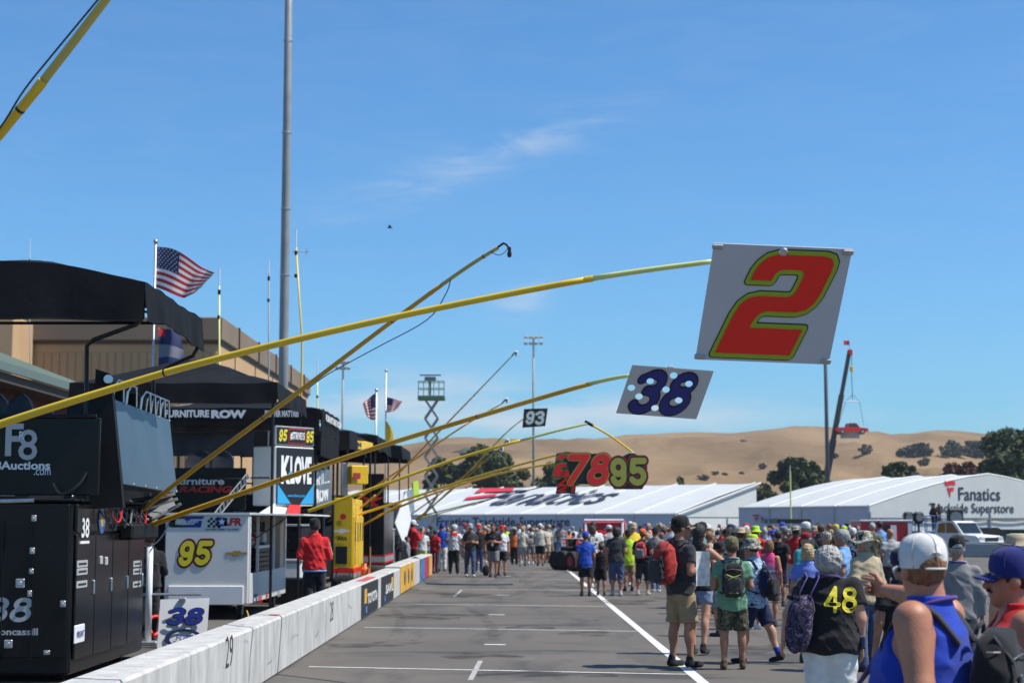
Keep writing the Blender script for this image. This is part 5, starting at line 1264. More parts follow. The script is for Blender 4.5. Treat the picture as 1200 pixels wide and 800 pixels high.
who('woman in charcoal shirt and cropped jeans walking away', 722, 617, dict(skin=1, fem=True, top='tee', top_c='charcoal', bottom='capri', bot_c='denim', shoe_c='lightgrey', hair='bob', hair_c='dark', girth=1.15, pose=dict(armR='bent', armL='relaxed', footL=(0,.06))), feet=698, rz=-4)
who('person in lime green shirt and khaki shorts between the walkers', 736, 620, dict(skin=1, top='tee', top_c='lime', bottom='shorts', bot_c='khaki', shoe_c='black', hat='cap', hat_c='black', hem=.74, pose=dict(armR='bent')), feet=692, rz=10)
Rb2 = who('man in black shirt with red backpack and orange cap, walking away', 753, 619, dict(skin=2, top='tee', top_c='black', bottom='capri', bot_c='charcoal', shoe_c='lightgrey', hat='cap', hat_c='orange', girth=1.1, pose=dict(armL='bent', armR='bent', footL=(0,-.1), footR=(0,.12))), feet=697, rz=-20)
backpack('bright red backpack on the man in black near the lane line', Rb2[0], Rb2[1], Rb2[2], Rb2[3], CL['red'], CL['grey'], (.31,.18,.46), zc=1.22)
who('man in white and blue jersey in front of the red pickup', 695, 611, dict(skin=1, top='tee', top_c='white', bottom='shorts', bot_c='charcoal', hair_c='dark', girth=1.15, pose=dict(armL='hip', armR='bent')), Y=47, rz=8)
who('man in cream shirt and black shorts in mid lane', 633, 613, dict(skin=0, top='tee', top_c='cream', bottom='shorts', bot_c='black', shoe_c='charcoal', hat='cap', hat_c='white', hair_c='brown', girth=1.15, pose=dict(armR='down', footL=(0,.08))), feet=663, rz=0, hh=.022)
who('woman in pale top and short grey shorts in mid lane', 612.5, 617, dict(skin=0, fem=True, top='tee', top_c='cream', bottom='short_shorts', bot_c='lightgrey', shoe_c='teal', hair='short', hair_c='blond', pose=dict(armR='relaxed', footR=(0,.1))), feet=663, rz=0, hh=.022)
who('woman in orange and black top in mid lane', 603, 619, dict(skin=1, fem=True, top='tank', top_c='orange', bottom='pants', bot_c='black', hair='long', hair_c='dark', pose=dict(footL=(0,.15), footR=(0,-.1))), feet=661.5, rz=0, hh=.022)
Gb = who('man in light grey shirt with grey backpack in mid lane', 622, 617, dict(skin=1, top='tee', top_c='lightgrey', bottom='shorts', bot_c='grey', shoe_c='white', hat='cap', hat_c='darkred', pose=dict(footL=(0,-.1), footR=(0,.1))), feet=661, rz=0, hh=.022)
backpack('grey backpack on the man in light grey in mid lane', Gb[0], Gb[1], Gb[2], Gb[3], CL['charcoal'], CL['lightgrey'])
who('man in black polo and grey shorts walking toward the camera', 578, 613, dict(skin=2, top='polo', top_c='black', bottom='shorts', bot_c='grey', shoe_c='black', hair_c='dark', eyes=True, lanyard='white', girth=1.08, pose=dict(armR='hold', armL='hold', footL=(0,.1), footR=(0,-.12))), feet=676, rz=172, hh=.018)
who('man in red cap and white and black shirt beside the black polo wearer', 588, 615, dict(skin=2, top='polo', top_c='white', bottom='shorts', bot_c='black', shoe_c='black', hat='cap', hat_c='red', eyes=True, pose=dict(armL='relaxed', footL=(0,.1), footR=(0,-.1))), feet=674, rz=185, hh=.018)
p = at(569.5, 668, 54.3); mb = MB(); mb.ball((p.x,p.y,p.z), (.12,.07,.18), 12, 8); hb = mb.build('shoulder_bag', CL['black'], smooth=True); cent(hb); tag(hb, 'black bag hanging beside the man in black polo', 'bag')
who('man in navy shirt, jeans and white shoes walking toward the camera', 551, 613, dict(skin=1, top='tee', top_c='charcoal', bottom='pants', bot_c='denim', shoe_c='white', hat='cap', hat_c='lightgrey', eyes=True, glasses=True, pose=dict(armL='hold', armR='hold', footL=(.0,.18), footR=(0,-.2))), feet=675, rz=186, hh=.018)
who('person in jeans close behind the man in navy shirt', 561, 614, dict(skin=1, top='tee', top_c='black', bottom='pants', bot_c='denim', shoe_c='black', hat='cap', hat_c='red', pose=dict(armR='bent')), feet=670, rz=180, hh=.022)
ws = who('crew man in white shirt with red shoulders and black trousers, back turned', 532, 615, dict(skin=1, top='polo', top_c='white', bottom='pants', bot_c='black', shoe_c='black', hair_c='grey', girth=1.12, pose=dict(armR='wide', armL='bent', footL=(.03,0), footR=(.03,0))), feet=672, rz=-5, hh=.018)
# red yoke
def yoke(P): return np.maximum(np.maximum(rings_d(P, [(1.30,.20,.145,0),(1.40,.19,.125,0),(1.47,.125,.10,0),(1.53,.085,.08,0)], .016, ends=False), 1.38-P[...,2]+.5*np.abs(P[...,0])*0), P[...,2]-1.53)
V, Q = grid_eval(yoke, (-.25,-.2,1.36), (.25,.2,1.55), .018); mesh_obj('red_yoke', V, Q, CL['red'], ws[0], ws[3])
who('crew man in red shirt leaning on the end of the pit wall', 509, 620, dict(skin=1, top='polo', top_c='red', bottom='pants', bot_c='black', shoe_c='black', hair_c='dark', girth=1.1, pose=dict(lean=.1, armL='hold', armR='relaxed')), feet=671, rz=-35, hh=.018)
who('man in blue shirt and white trousers behind the red shirted crew man', 518, 612, dict(skin=1, top='tee', top_c='blue', bottom='pants', bot_c='white', hat='cap', hat_c='blue', pose=dict(armR='bent')), feet=669, rz=-10, hh=.022)
who('crew man in red jacket and white cap raising hands to his face', 484, 609, dict(skin=1, top='jacket', top_c='red', bottom='pants', bot_c='black', hat='cap', hat_c='white', hair_c='dark', pose=dict(armR='phone', armL='phone')), Y=57, rz=-55, hh=.018)
who('crew member in white shirt and lime trousers behind the pit wall', 495, 617, dict(skin=1, top='tee', top_c='white', bottom='pants', bot_c='lime', hat='cap', hat_c='grey', pose=dict(armR='bent')), Y=59.5, rz=20, hh=.02)
RJ = who('crew man in red jacket and black cap standing behind the near pit wall', 369, 607, dict(skin=1, top='jacket', top_c='red', bottom='pants', bot_c='black', shoe_c='black', hat='cap', hat_c='black', hair_c='dark', girth=1.1, hem=.88, pose=dict(armL='hold', armR='hold', footL=(.04,0), footR=(.04,.05))), Y=31.0, rz=14, hh=.014)
mb = MB(); s_ = RJ[3]
mb.tube([Vector((sg_*.105+.078, -.02, z))*s_ for sg_, z in ((1,.84),(1,.5),(1,.14))], .014, 6, flat=.5); mb.build('trouser_stripe', CL['white'], RJ[0], local=True)
mb = MB(); mb.tube([Vector((math.cos(a)*.19*1.1, math.sin(a)*.135*1.1, .872))*s_ for a in np.linspace(0,2*PI,25)], .018, 6, caps=False); mb.build('blue_hem', CL['sky'], RJ[0], local=True)
el, wr = RJ[2]['elR'], RJ[2]['wrR']; sh = RJ[2]['shR']
mb = MB(); mb.tube([Vector((sh+(el-sh)*t_+np.array([.062,-.03,.0])).tolist())*s_ for t_ in (.1,.5,.95)], .012, 6, flat=.5); mb.build('sleeve_stripe', CL['white'], RJ[0], local=True)
who('man in black cap and grey long sleeved shirt beyond the white cap', 1121, 627, dict(skin=1, top='long', top_c='grey', bottom='pants', bot_c='charcoal', hat='cap', hat_c='black', hair_c='grey', girth=1.1, lanyard='purple', pose=dict(armL='bent')), Y=17.5, rz=-8, hh=.016)
who('person in wide tan hat behind the blue cap at the right edge', 1192, 624, dict(skin=0, top='tee', top_c='white', bottom='shorts', bot_c='beige', hat='straw', hat_c='tan', hair_c='grey'), Y=14.0, rz=0, hh=.016)
who('woman in bright pink tank top with auburn hair', 901, 632, dict(skin=2, fem=True, top='tank', top_c='pink', bottom='shorts', bot_c='charcoal', hair='bob', hair_c='auburn', pose=dict(armR='relaxed')), Y=29, rz=-20)
who('man in black shirt left of the pink tank top', 912, 621, dict(skin=1, top='tee', top_c='black', bottom='shorts', bot_c='navy', hair_c='dark', girth=1.1, pose=dict(armR='hold')), Y=36, rz=-30)
who('man in grey shirt and black shorts facing left amid the crowd', 926, 619, dict(skin=1, top='tee', top_c='grey', bottom='shorts', bot_c='black', hat='cap', hat_c='lightgrey', pose=dict(armL='hold', armR='bent')), feet=688, rz=110)
who('man in red shirt behind the blond person', 974, 626, dict(skin=1, top='tee', top_c='red', bottom='shorts', bot_c='navy', hair_c='dark'), Y=33, rz=15)
who('child in black shirt and navy cap beside the pointing hand', 1055, 642, dict(skin=1, top='tee', top_c='black', bottom='shorts', bot_c='navy', hat='cap', hat_c='navy', hair_c='dark', pose=dict(armR='bent')), Y=13.5, rz=10, hh=.016)
who('man in olive shirt before the red shed', 1022, 612, dict(skin=1, top='tee', top_c='olive', bottom='shorts', bot_c='khaki', hair_c='grey'), Y=45, rz=-15, hh=.022)
who('man in sky blue shirt before the red shed', 1031, 610, dict(skin=1, top='tee', top_c='sky', bottom='pants', bot_c='denim', hair_c='dark'), Y=49, rz=5, hh=.022)
who('bald man in pale grey shirt walking right of the tan jacket', 1043, 619, dict(skin=1, top='tee', top_c='lightgrey', bottom='pants', bot_c='charcoal', hair=None, girth=1.1, pose=dict(armL='bent', footL=(0,.1), footR=(0,-.1))), Y=38, rz=15, hh=.022)
who('man in straw hat and black shirt behind the sage green shirt', 867, 617, dict(skin=1, top='tee', top_c='black', bottom='shorts', bot_c='grey', hat='straw', hat_c='tan'), Y=31, rz=20, hh=.02)
who('person in black cap left of the olive cap', 842, 634, dict(skin=2, top='tank', top_c='black', bottom='shorts', bot_c='grey', hat='cap', hat_c='black', pose=dict(armR='hold')), Y=26.5, rz=50, hh=.018)
who('brown haired person in beige shirt behind the black cap', 831, 622, dict(skin=1, top='tee', top_c='beige', bottom='shorts', bot_c='olive', hair_c='auburn'), Y=33, rz=-40, hh=.02)
who('man in grey shirt and pale jeans right of the red backpack', 768, 617, dict(skin=1, top='tee', top_c='grey', bottom='pants', bot_c='paledenim', shoe_c='white', hat='cap', hat_c='black', pose=dict(footL=(0,.15), footR=(0,-.15))), feet=693, rz=-15, hh=.02)
who('crew member in black suit beside the white tool cart', 183, 620, dict(skin=1, top='jacket', top_c='black', bottom='pants', bot_c='black', hat='cap', hat_c='black', pose=dict(armR='hold')), Y=25.2, rz=30, X=-5.32, hh=.016)
who('crew member in black with white piping near the black tool cart', 469, 614, dict(skin=1, top='jacket', top_c='black', bottom='pants', bot_c='charcoal', hat='cap', hat_c='red', pose=dict(armR='bent')), Y=58, rz=60, hh=.02)
who('crew member in grey jacket sitting low behind the wall end', 477, 628, dict(skin=1, top='jacket', top_c='grey', bottom='pants', bot_c='black', hair_c='dark'), Y=56, rz=-80, hh=.02)

# ---- the denser crowd farther down, copies of twelve figures with their own colours
VAR = []
vs = [dict(pose=dict(footL=(0,.16), footR=(0,-.18,.03), armL='fwd', armR='back'), hat='cap', bottom='shorts'), dict(pose=dict(armR='bent'), bottom='shorts', girth=1.15), dict(fem=True, hair='long', bottom='short_shorts', pose=dict(footL=(0,-.14), footR=(0,.14))), dict(pose=dict(armL='hip', armR='down'), bottom='pants', hat='cap'),
      dict(fem=True, hair='bob', bottom='capri', pose=dict(armR='hold')), dict(bottom='shorts', girth=1.25, belly=.05, hat='cap', pose=dict(armL='hold', armR='hold')), dict(bottom='pants', pose=dict(footL=(0,.18), footR=(0,-.18), armL='back', armR='fwd')), dict(bottom='shorts', hat='straw', pose=dict(armR='phone', armL='phone')),
      dict(fem=True, top='tank', hair='long', bottom='shorts', pose=dict(armL='bent')), dict(top='tee', bottom='shorts', hat='bucket', pose=dict(armR='cross', armL='cross')), dict(top='jacket', bottom='pants', hat='cap', pose=dict(armR='pocket', armL='down')), dict(top='tank', bottom='shorts', girth=1.1, pose=dict(armR='relaxed', armL='strap'))]
for k, o in enumerate(vs):
    o['seed'] = 40+k; o['pose'] = dict(o['pose'], lean=(.0,.05,.08,.0,.03,.0,.10,.02,.04,.0,.03,.06)[k])
    if k in (3,7,9): o['pose'].update(footL=(.05,.06), footR=(.03,-.04))
    o['yaw'] = (.3,-.4,.1,.5,-.2,-.5,.2,0,.6,-.3,.4,-.1)[k]
    F, j = person_fields(o, .030); V = []; Q = []; sl = []; order = ['skin','top','bottom','shoe','hair']; n = 0
    for key, (v, q, s_) in F.items():
        V.append(v); Q.append(q+n); n += len(v); sl += [order.index(s_)]*len(q)
    V = np.concatenate(V).tolist(); Q = np.concatenate(Q).tolist()
    if o.get('hat'):
        mb, vis = hat_mesh(o['hat'], j, o['yaw'], 0)
        for m_ in (mb, vis):
            V += [list(v) for v in m_.v]; Q += [[i+n for i in f] for f in m_.f]; n += len(m_.v); sl += [5]*len(m_.f)
    me = bpy.data.meshes.new('person'); me.from_pydata(V, [], Q)
    for q in range(6): me.materials.append(SKIN[0])
    me.polygons.foreach_set('material_index', sl); me.polygons.foreach_set('use_smooth', [True]*len(me.polygons)); me.update(); VAR.append((me, o))
rg = random.Random(21)
TOPS = ['black']*5+['white']*4+['grey']*3+['charcoal']*3+['red']*4+['blue']*2+['navy']*3+['royal','sky','lightgrey','lightgrey','cream','orange','yellow','lime','green','teal','pink','darkred','beige','olive','periwinkle']+['printbw']*4+['printred']*3+['printblue']*3+['printgrey']*3
BOTS = ['denim','black','khaki','navy','beige','charcoal','grey','paledenim','olive']; HATS = ['black','black','white','white','red','tan','navy','grey','yellow','beige','camolight','blue','darkred','charcoal','lime']
placed = [(o.location.x, o.location.y) for o in bpy.data.objects if o.name.startswith('person') and o.parent is None]
def zone(px): return 'left of lane line' if px < 655 else ('by red pickup' if px < 760 else ('before left tent' if px < 880 else ('before right tent' if px < 1010 else 'near red shed')))
def crowd(n, Yr, pxr, seen=placed, hr=(1.52,1.80), dmin=.55, away=.6):
    c = 0; tries = 0
    while c < n and tries < n*40:
        tries += 1
        Y = rg.uniform(*Yr); px = rg.uniform(*pxr); x = (px-600)/FPX*Y
        if any((x-a)**2+(Y-b)**2 < dmin**2 for a, b in seen): continue
        if px < 650 and Y < 72: continue
        if 640 < px < 690 and Y < 72: continue
        if 674 < px < 746 and 60.5 < Y < 70.5: continue
        if Y > 94-.28*(x-2)-1.2: continue
        seen.append((x, Y)); c += 1
        me, o = VAR[rg.randrange(len(VAR))]; ob = bpy.data.objects.new('person', me); COL.objects.link(ob)
        s = rg.uniform(*hr)/1.78*(.95 if o.get('fem') else 1.0); ob.location = (x, Y, 0); ob.scale = (s*rg.uniform(.94,1.08), s*rg.uniform(.95,1.06), s)
        ob.rotation_euler.z = rg.gauss(0, .5) if rg.random() < away else rg.uniform(0, 2*PI)
        tc_, bc, hc = rg.choice(TOPS), rg.choice(BOTS), rg.choice(HATS)
        ms = [SKIN[rg.choice([0,1,1,2,2,3])], CL[tc_], CL[bc], CL[rg.choice(['black','white','grey','brown'])], HAIR[rg.choice(list(HAIR))], CL[hc]]
        for q, m_ in enumerate(ms): ob.material_slots[q].link = 'OBJECT'; ob.material_slots[q].material = m_
        nmz = {'lightgrey':'light grey','royal':'royal blue','sky':'sky blue','darkred':'dark red','paledenim':'pale denim','camolight':'camouflage','printbw':'black-and-white printed','printred':'red-and-white printed','printblue':'blue printed','printgrey':'grey printed'}
        tn, bn, hn = (nmz.get(v, v) for v in (tc_, bc, hc))
        d = 'nearer' if Y < 50 else ('middle' if Y < 68 else 'far')
        lab = '%s top, %s %s%s, %s crowd %s' % (tn, bn, 'trousers' if o['bottom'] in ('pants','capri') else 'shorts', (', %s hat' % hn) if o.get('hat') else (', long hair' if o.get('fem') else ', bareheaded'), d, zone(px))
        tag(ob, lab, 'person', 'spectators walking the pit lane')
crowd(28, (28,46), (815,1000), dmin=.8, hr=(1.45,1.74))
crowd(72, (46,66), (690,988), dmin=.72, hr=(1.48,1.76))
crowd(84, (64,91), (560,1005), dmin=.7, hr=(1.45,1.72))
crowd(24, (74,91), (500,660), dmin=.7, hr=(1.45,1.72))
# spectators on the bank beyond the left tent
for k in range(26):
    px = 515+rg.random()*110; Y = rg.uniform(222,246); x = (px-600)/FPX*Y
    me, o = VAR[k % 12]; ob = bpy.data.objects.new('person', me); COL.objects.link(ob); s = rg.uniform(.9,1.02); ob.scale = (s,s,s)
    edge = min(1, max(0, (20-x)/25)); ob.location = (x, Y, 4.6*edge*.98); ob.rotation_euler.z = rg.uniform(0, 2*PI)
    tc_ = rg.choice(['red','white','lime','pink','blue','black','orange','sky']); bc = rg.choice(BOTS)
    for q, m_ in enumerate([SKIN[rg.choice([0,1,2])], CL[tc_], CL[bc], CL['black'], HAIR[rg.choice(list(HAIR))], CL[rg.choice(HATS)]]): ob.material_slots[q].link = 'OBJECT'; ob.material_slots[q].material = m_
    tag(ob, 'tiny spectator, %s top, %s legwear, %s, on bank above left tent' % ({'sky':'sky blue'}.get(tc_, tc_), {'paledenim':'pale denim'}.get(bc, bc), 'near scissor lift' if px < 545 else ('before broad tree' if px < 590 else 'right of broad tree')), 'person', 'spectators on the bank')
# ================================================================== pit side
def canopy(parent, x0, x1, y0, y1, ze, zp, flap, seed=0.0, name='canopy', mat=mTARP, n=20, sides='fr', top=.32, arch=0.0):
    """taut hipped tarp over a tube frame; straight hanging edges on the front (f) and lane side (r)"""
    mb = MB(); rows = []; m = 18
    def zt(u, v):
        e = min(u, 1-u); f = min(v, 1-v); k = min(1.0, min(e, f)/top)
        sagp = .035*math.sin(PI*min(1, k))*(1-math.cos(u*PI*6))*.5
        return ze+arch*math.sin(PI*min(1,u*1.0))+(zp-ze)*k-sagp+.010*math.sin(u*17+v*9+seed)+.008*math.sin(v*31-u*7+seed)
    for j in range(m+1):
        v = j/m; rows.append([(x0+(x1-x0)*i/n, y0+(y1-y0)*v, zt(i/n, v)) for i in range(n+1)])
    mb.grid(rows); tp = mb.build(name, mat, parent, smooth=True)
    def drop(pts, out, nm='valance'):
        fr = []
        for k in range(6):
            f = k/5; row = []
            for q, (u, v) in enumerate(pts):
                x, y = x0+(x1-x0)*u, y0+(y1-y0)*v; a = (u*(x1-x0)+v*(y1-y0))
                o = .025*f+.018*f*math.sin(a*5.3+seed)+.012*f*math.sin(a*11.7+seed*2)
                row.append((x+out[0]*o, y+out[1]*o, zt(u,v)-flap*f*(1+.05*math.sin(a*1.9+seed)+2.9*arch*math.sin(PI*u)-.10*math.sin(PI*(q/(len(pts)-1))))))
            fr.append(row)
        mbq = MB(); mbq.grid(fr[::-1]); mbq.build(nm, mat, tp, smooth=True)
        mbq = MB(); mbq.tube(fr[-1], .008, 5); mbq.build('hem', mat, tp)
    if 'f' in sides: drop([(k/24, 0) for k in range(25)], (0,-1))
    if 'r' in sides: drop([(1, k/24) for k in range(25)], (1,0))
    if 'b' in sides: drop([(1-k/24, 1) for k in range(25)], (0,1))
    z = ze-.06; mb = MB(); mb.tube([(x0+.05,y0+.05,z),(x1-.05,y0+.05,z),(x1-.05,y1-.05,z),(x0+.05,y1-.05,z),(x0+.05,y0+.05,z)], .022, 6); mb.build('canopy_frame', mTUBE, parent)
    dx, dy = (x1-x0)*top, (y1-y0)*top
    for (a, b) in (((x0+.05,y0+.05,z),(x0+dx,y0+dy,zp-.04)),((x1-.05,y0+.05,z),(x1-dx,y0+dy,zp-.04)),((x0+.05,y1-.05,z),(x0+dx,y1-dy,zp-.04)),((x1-.05,y1-.05,z),(x1-dx,y1-dy,zp-.04))):
        mb = MB(); mb.tube([a, b], .018, 6); mb.build('canopy_strut', mTUBE, parent)
    return tp
def caster(parent, x, y, r=.11):
    mb = MB(); mb.lathe((x,y,r), [(r*.7,-.045),(r*.98,-.035),(r,0),(r*.98,.035),(r*.7,.045)], 16, axis=(1,0,0)); w_ = mb.build('wheel', mRUB, parent, smooth=False)
    mb = MB(); mb.lathe((x,y,r), [(r*.55,-.05),(r*.5,.05)], 12, axis=(1,0,0)); mb.build('rim', mALU, w_)
    mb = MB(); mb.box((x,y,r*1.7), (.12,.08,r*1.1)); mb.build('bracket', mALU, w_)

def smooth_path(P, n=6):
    P = [Vector(p) for p in P]; out = []
    for i in range(len(P)-1):
        a, b, c_, d = P[max(i-1,0)], P[i], P[i+1], P[min(i+2,len(P)-1)]
        for k in range(n):
            t_ = k/n; out.append(.5*((2*b)+(c_-a)*t_+(2*a-5*b+4*c_-d)*t_*t_+(3*b-a-3*c_+d)*t_**3))
    return out+[P[-1]]
# ---------- black wagon 38
wg = thing('pit_wagon', 'black pit wagon numbered 38 under the nearest black canopy', 'tool wagon', (-6.0, 20.5, 0))
FX, FY, FB = -4.8, 18.8, 22.3
mb = MB(); mb.box((-6.1, 20.65, 1.02), (2.58, 3.68, 1.88), bev=.03); mb.build('body', mBLACK, wg)
for x in (-7.1,-5.0):
    for y in (19.2,21.9): caster(wg, x, y, .12)
mPANEL = M('black_gloss_panel', (.008,.008,.009), .24, spec=.22, var=.3, vscale=1.2, bump=.04, bscale=3)
for i, (xa, xb) in enumerate(((-7.38,-6.12),(-6.10,-4.84))):
    mb = MB(); mb.box(((xa+xb)/2, FY-.012, 1.10), (xb-xa, .03, 1.66), bev=.01); mb.build('door', mPANEL, wg)
for k in range(4):
    ya = FY+.06+k*.855; mb = MB(); mb.box((FX+.012, ya+.42, .92), (.03,.83,1.36), bev=.012); dr = mb.build('cabinet_door', mPANEL, wg)
    mb = MB(); mb.box((FX+.035, ya+.76, 1.0), (.03,.035,.16), bev=.008); mb.build('latch', mCHROME, dr)
mb = MB(); mb.box((FX+.015, 20.55, 1.78), (.04,3.44,.30), bev=.01); mb.build('top_drawer', mPANEL, wg)
mb = MB(); mb.box((-6.1, 20.55, 1.975), (2.64,3.54,.03), bev=.008); mb.build('top_plate', mBLACKM, wg)
mb = MB(); mb.tube([at(0,587,18.72), at(40,586,18.72)], .025, 8); mb.build('grab_rail', mCHROME, wg)
for (px, py, w_, h_) in ((40,607,.055,.07),(38,645,.055,.07),(37,669,.05,.06),(35,695,.05,.07),(24,683,.10,.10),(74,707,.06,.07),(10,754,.09,.09),(55,764,.07,.05)):
    p = at(px, py, FY-.03); mb = MB(); mb.box((p.x, FY-.04, p.z), (w_,.03,h_), bev=.008); hg = mb.build('hinge' if w_ < .08 else 'latch', mALU, wg)
    mb = MB(); mb.box((p.x, FY-.06, p.z), (w_*.4,.02,h_*.4), bev=.004); mb.build('pin', mCHROME, hg)
def on_face_cam(px, py, Y): return at(px, py, Y)
def px_size(w_, h_, Y): return w_*Y/FPX, h_*Y/FPX
c = at(12, 714, FY); numerals('38', (c.x, FY-.028, c.z), UX, UZ, .50, .27, [(0, mDECALG)], wg, stroke=.20, shear=.20, lift=.004)
c = at(12, 739.5, FY); lettering('landoncassill', (c.x, FY-.028, c.z), UX, UZ, .62, .075, mDECALG, wg, bold=.03)
# lane side lettering
def face_b(px, py):                      # point on the lane-side plane
    Y = (FX+.03)/((px-600)/FPX); p = at(px, py, Y); return Vector((FX+.03, Y, p.z))
c = face_b(102, 618); lettering('38', c, UY, UZ, .34, .22, mDECALW, wg, bold=.02, lift=.012)
c = face_b(102, 635); mb = MB(); mb.box(c, (.02,.40,.03)); mb.build('sticker', mDECALW, wg)
for px in (100, 164):
    for k, py in enumerate((660, 669, 684)):
        c = face_b(px, py); mb = MB(); mb.box(c+Vector((.004,0,0)), (.01,.46,.075)); mb.build('sticker', mDECALG, wg)
        mb = MB(); mb.box(c+Vector((.008,0,.0)), (.01,.34,.022)); mb.build('sticker_band', mINK, wg)
c = face_b(99, 742); mb = MB(); mb.box(c, (.02,.42,.20), bev=.06); mb.build('sticker', mDECALW, wg); lettering('FRONT', c+Vector((.015,0,0)), UY, UZ, .30, .07, mBLUE, wg, bold=.03)
V, F = shape_sdf(lambda X, Y: np.hypot(X, Y)-.16, -.2,.2,-.2,.2, 22); decal(V, F, face_b(121, 609), UY, UZ, M('emblem_blue', (.05,.12,.30), .4), wg, .014)
V, F = shape_sdf(lambda X, Y: np.hypot(X, Y)-.10, -.2,.2,-.2,.2, 22); decal(V, F, face_b(121, 607), UY, UZ, M('emblem_gold', (.45,.32,.12), .4), wg, .018)
for px, py in ((122,656),(128,657)):
    mb = MB(); mb.box(face_b(px, py), (.03,.10,.10), bev=.01); mb.build('switch_plate', mDECALG, wg)
# rear sign board with lettering, seats behind it
za, zb = at(50,580,18.95).z, at(50,489,18.95).z
mb = MB(); mb.box((-5.75, 18.98, (za+zb)/2), (2.35,.05,zb-za), bev=.012); sg_ = mb.build('sign_board', mPANEL, wg)
mb = MB(); mb.tube([(-6.9,18.96,zb+.02),(-4.62,18.96,zb+.02)], .02, 6); mb.build('board_rail', mTUBE, wg)
lettering('F', at(17,515,18.94), UX, UZ, .20, .36, mDECALG, sg_, bold=.02); lettering('8', at(33,521,18.94), UX, UZ, .21, .34, mDECALG, sg_, bold=.01, lift=.010)
lettering('R', at(26,510,18.93), UX, UZ, .06, .09, mDECALW, sg_, bold=.01, lift=.012)
c0, c1 = at(-13,545,18.94), at(59,545,18.94); lettering('F8Auctions', (c0+c1)/2, UX, UZ, (c1-c0).length, .095, mDECALW, sg_, bold=.03)
c0, c1 = at(40,553,18.94), at(59.5,553,18.94); lettering('.com', (c0+c1)/2, UX, UZ, (c1-c0).length, .065, mDECALW, sg_, bold=.0)
for x in (-6.0,-4.72):
    mb = MB(); mb.tube([(x,19.02,1.97),(x,19.02,zb)], .022, 6); mb.build('board_post', mTUBE, wg)
for k, px in enumerate((-8, 20, 46)):
    c = at(px, 492, 20.2); mb = MB()
    hgt = .62 if k < 2 else .48
    rows = []
    for j in range(9):
        t_ = j/8; w_ = .17*math.sqrt(max(0, 1-(max(0, t_-.45)/.56)**2)); rows.append([(c.x+w_*q, 20.2+.05*math.cos(q*1.4)+.10*t_, c.z-.30+hgt*t_) for q in (-1,-.75,-.4,0,.4,.75,1)])
    mb.grid(rows); mb.grid([[(p[0],p[1]+.10,p[2]) for p in r_][::-1] for r_ in rows])
    edge = [r_[0] for r_ in rows]+[r_[-1] for r_ in rows[::-1]]; mb.grid([edge, [(p[0],p[1]+.10,p[2]) for p in edge]])
    mb.build('seat_back', M('seat_navy_vinyl', (.022,.028,.045), .5, var=.2), wg, smooth=True)
    mb = MB(); mb.box((c.x, 20.05, c.z-.36), (.40,.42,.10), bev=.04); mb.build('seat', MATS['seat_navy_vinyl'], wg)
# tilted monitor cabinet
mSCR = M('tinted_screen_cover', (.050,.078,.105), .38, spec=.45, var=.22, vscale=1.3, bump=.05, bscale=1.2)
def side_pt(px, py, X): 
    Y = X/((px-600)/FPX); p = at(px, py, Y); return Vector((X, Y, p.z))
TL, TR_, BR, BL = side_pt(132,466,-4.62), side_pt(202,492,-4.62), side_pt(209,577,-4.50), side_pt(142,566,-4.50)
TL.x, TR_.x = -4.66, -4.66
mb = MB(); mb.plate([BL, BR, TR_, TL], .05); scr = mb.build('screen_cover', mSCR, wg)
for t_ in (0,.2,.4,.6,.8,1):
    for a, b in ((TL,TR_),(BL,BR)):
        p = lerp(a, b, t_); q = p+(lerp((TL+TR_)/2, (BL+BR)/2, .5)-p)*.03; mb = MB(); mb.lathe(q+Vector((.006,0,0)), [(.016,0),(.012,.008)], 8, axis=(1,0,0)); mb.build('rivet', mALU, scr)
y0c, y1c = BL.y-.30, BR.y-.02
mb = MB(); back = [Vector((-5.15,p.y,p.z)) for p in (BL,BR,TR_,TL)]
F4 = [Vector((p.x-.055,p.y,p.z)) for p in (BL,BR,TR_,TL)]
mb._add(F4+back, [(4,7,6,5),(0,4,5,1),(3,2,6,7),(0,3,7,4),(1,5,6,2)]); mb.build('monitor_cabinet', mBLACK, wg)
# dark side cheek facing the camera
a0, a1, a2, a3, a4 = at(105,596,19.4), at(143,596,19.4), at(140,566,19.4), at(127,437,19.4), at(112,432,19.4)
mb = MB(); mb.plate([a0, at(144,594,19.4), at(141,560,19.4), at(132,466,19.4), a3, a4], .12); mb.build('cabinet_cheek', mBLACKM, wg)
mb = MB(); p = at(127,444,19.35); mb.lathe(p, [(.05,-.02),(.05,.02)], 14, axis=(0,1,0)); mb.build('hinge_boss', mCHROME, wg)
for k, px in enumerate((131,147,164,170,176,182,187)):
    Y = -4.72/((px-600)/FPX); p = at(px+4, 447+ (px-131)*.58, Y); zt_ = lerp(TL, TR_, (px-131)/71).z
    mb = MB(); mb.tube([(-4.72,Y,zt_-.02),(-4.70,Y,zt_+.17),(-4.66,Y+.02,zt_+.24),(-4.66,Y+.28,zt_+.24),(-4.66,Y+.30,zt_+.0)], .013, 6); mb.build('chrome_handle', mCHROME, wg)
    mb = MB(); mb.box((-4.83,Y+.15,zt_+.11), (.16,.24,.22), bev=.03); mb.build('camera_housing', mBLACKM, wg)
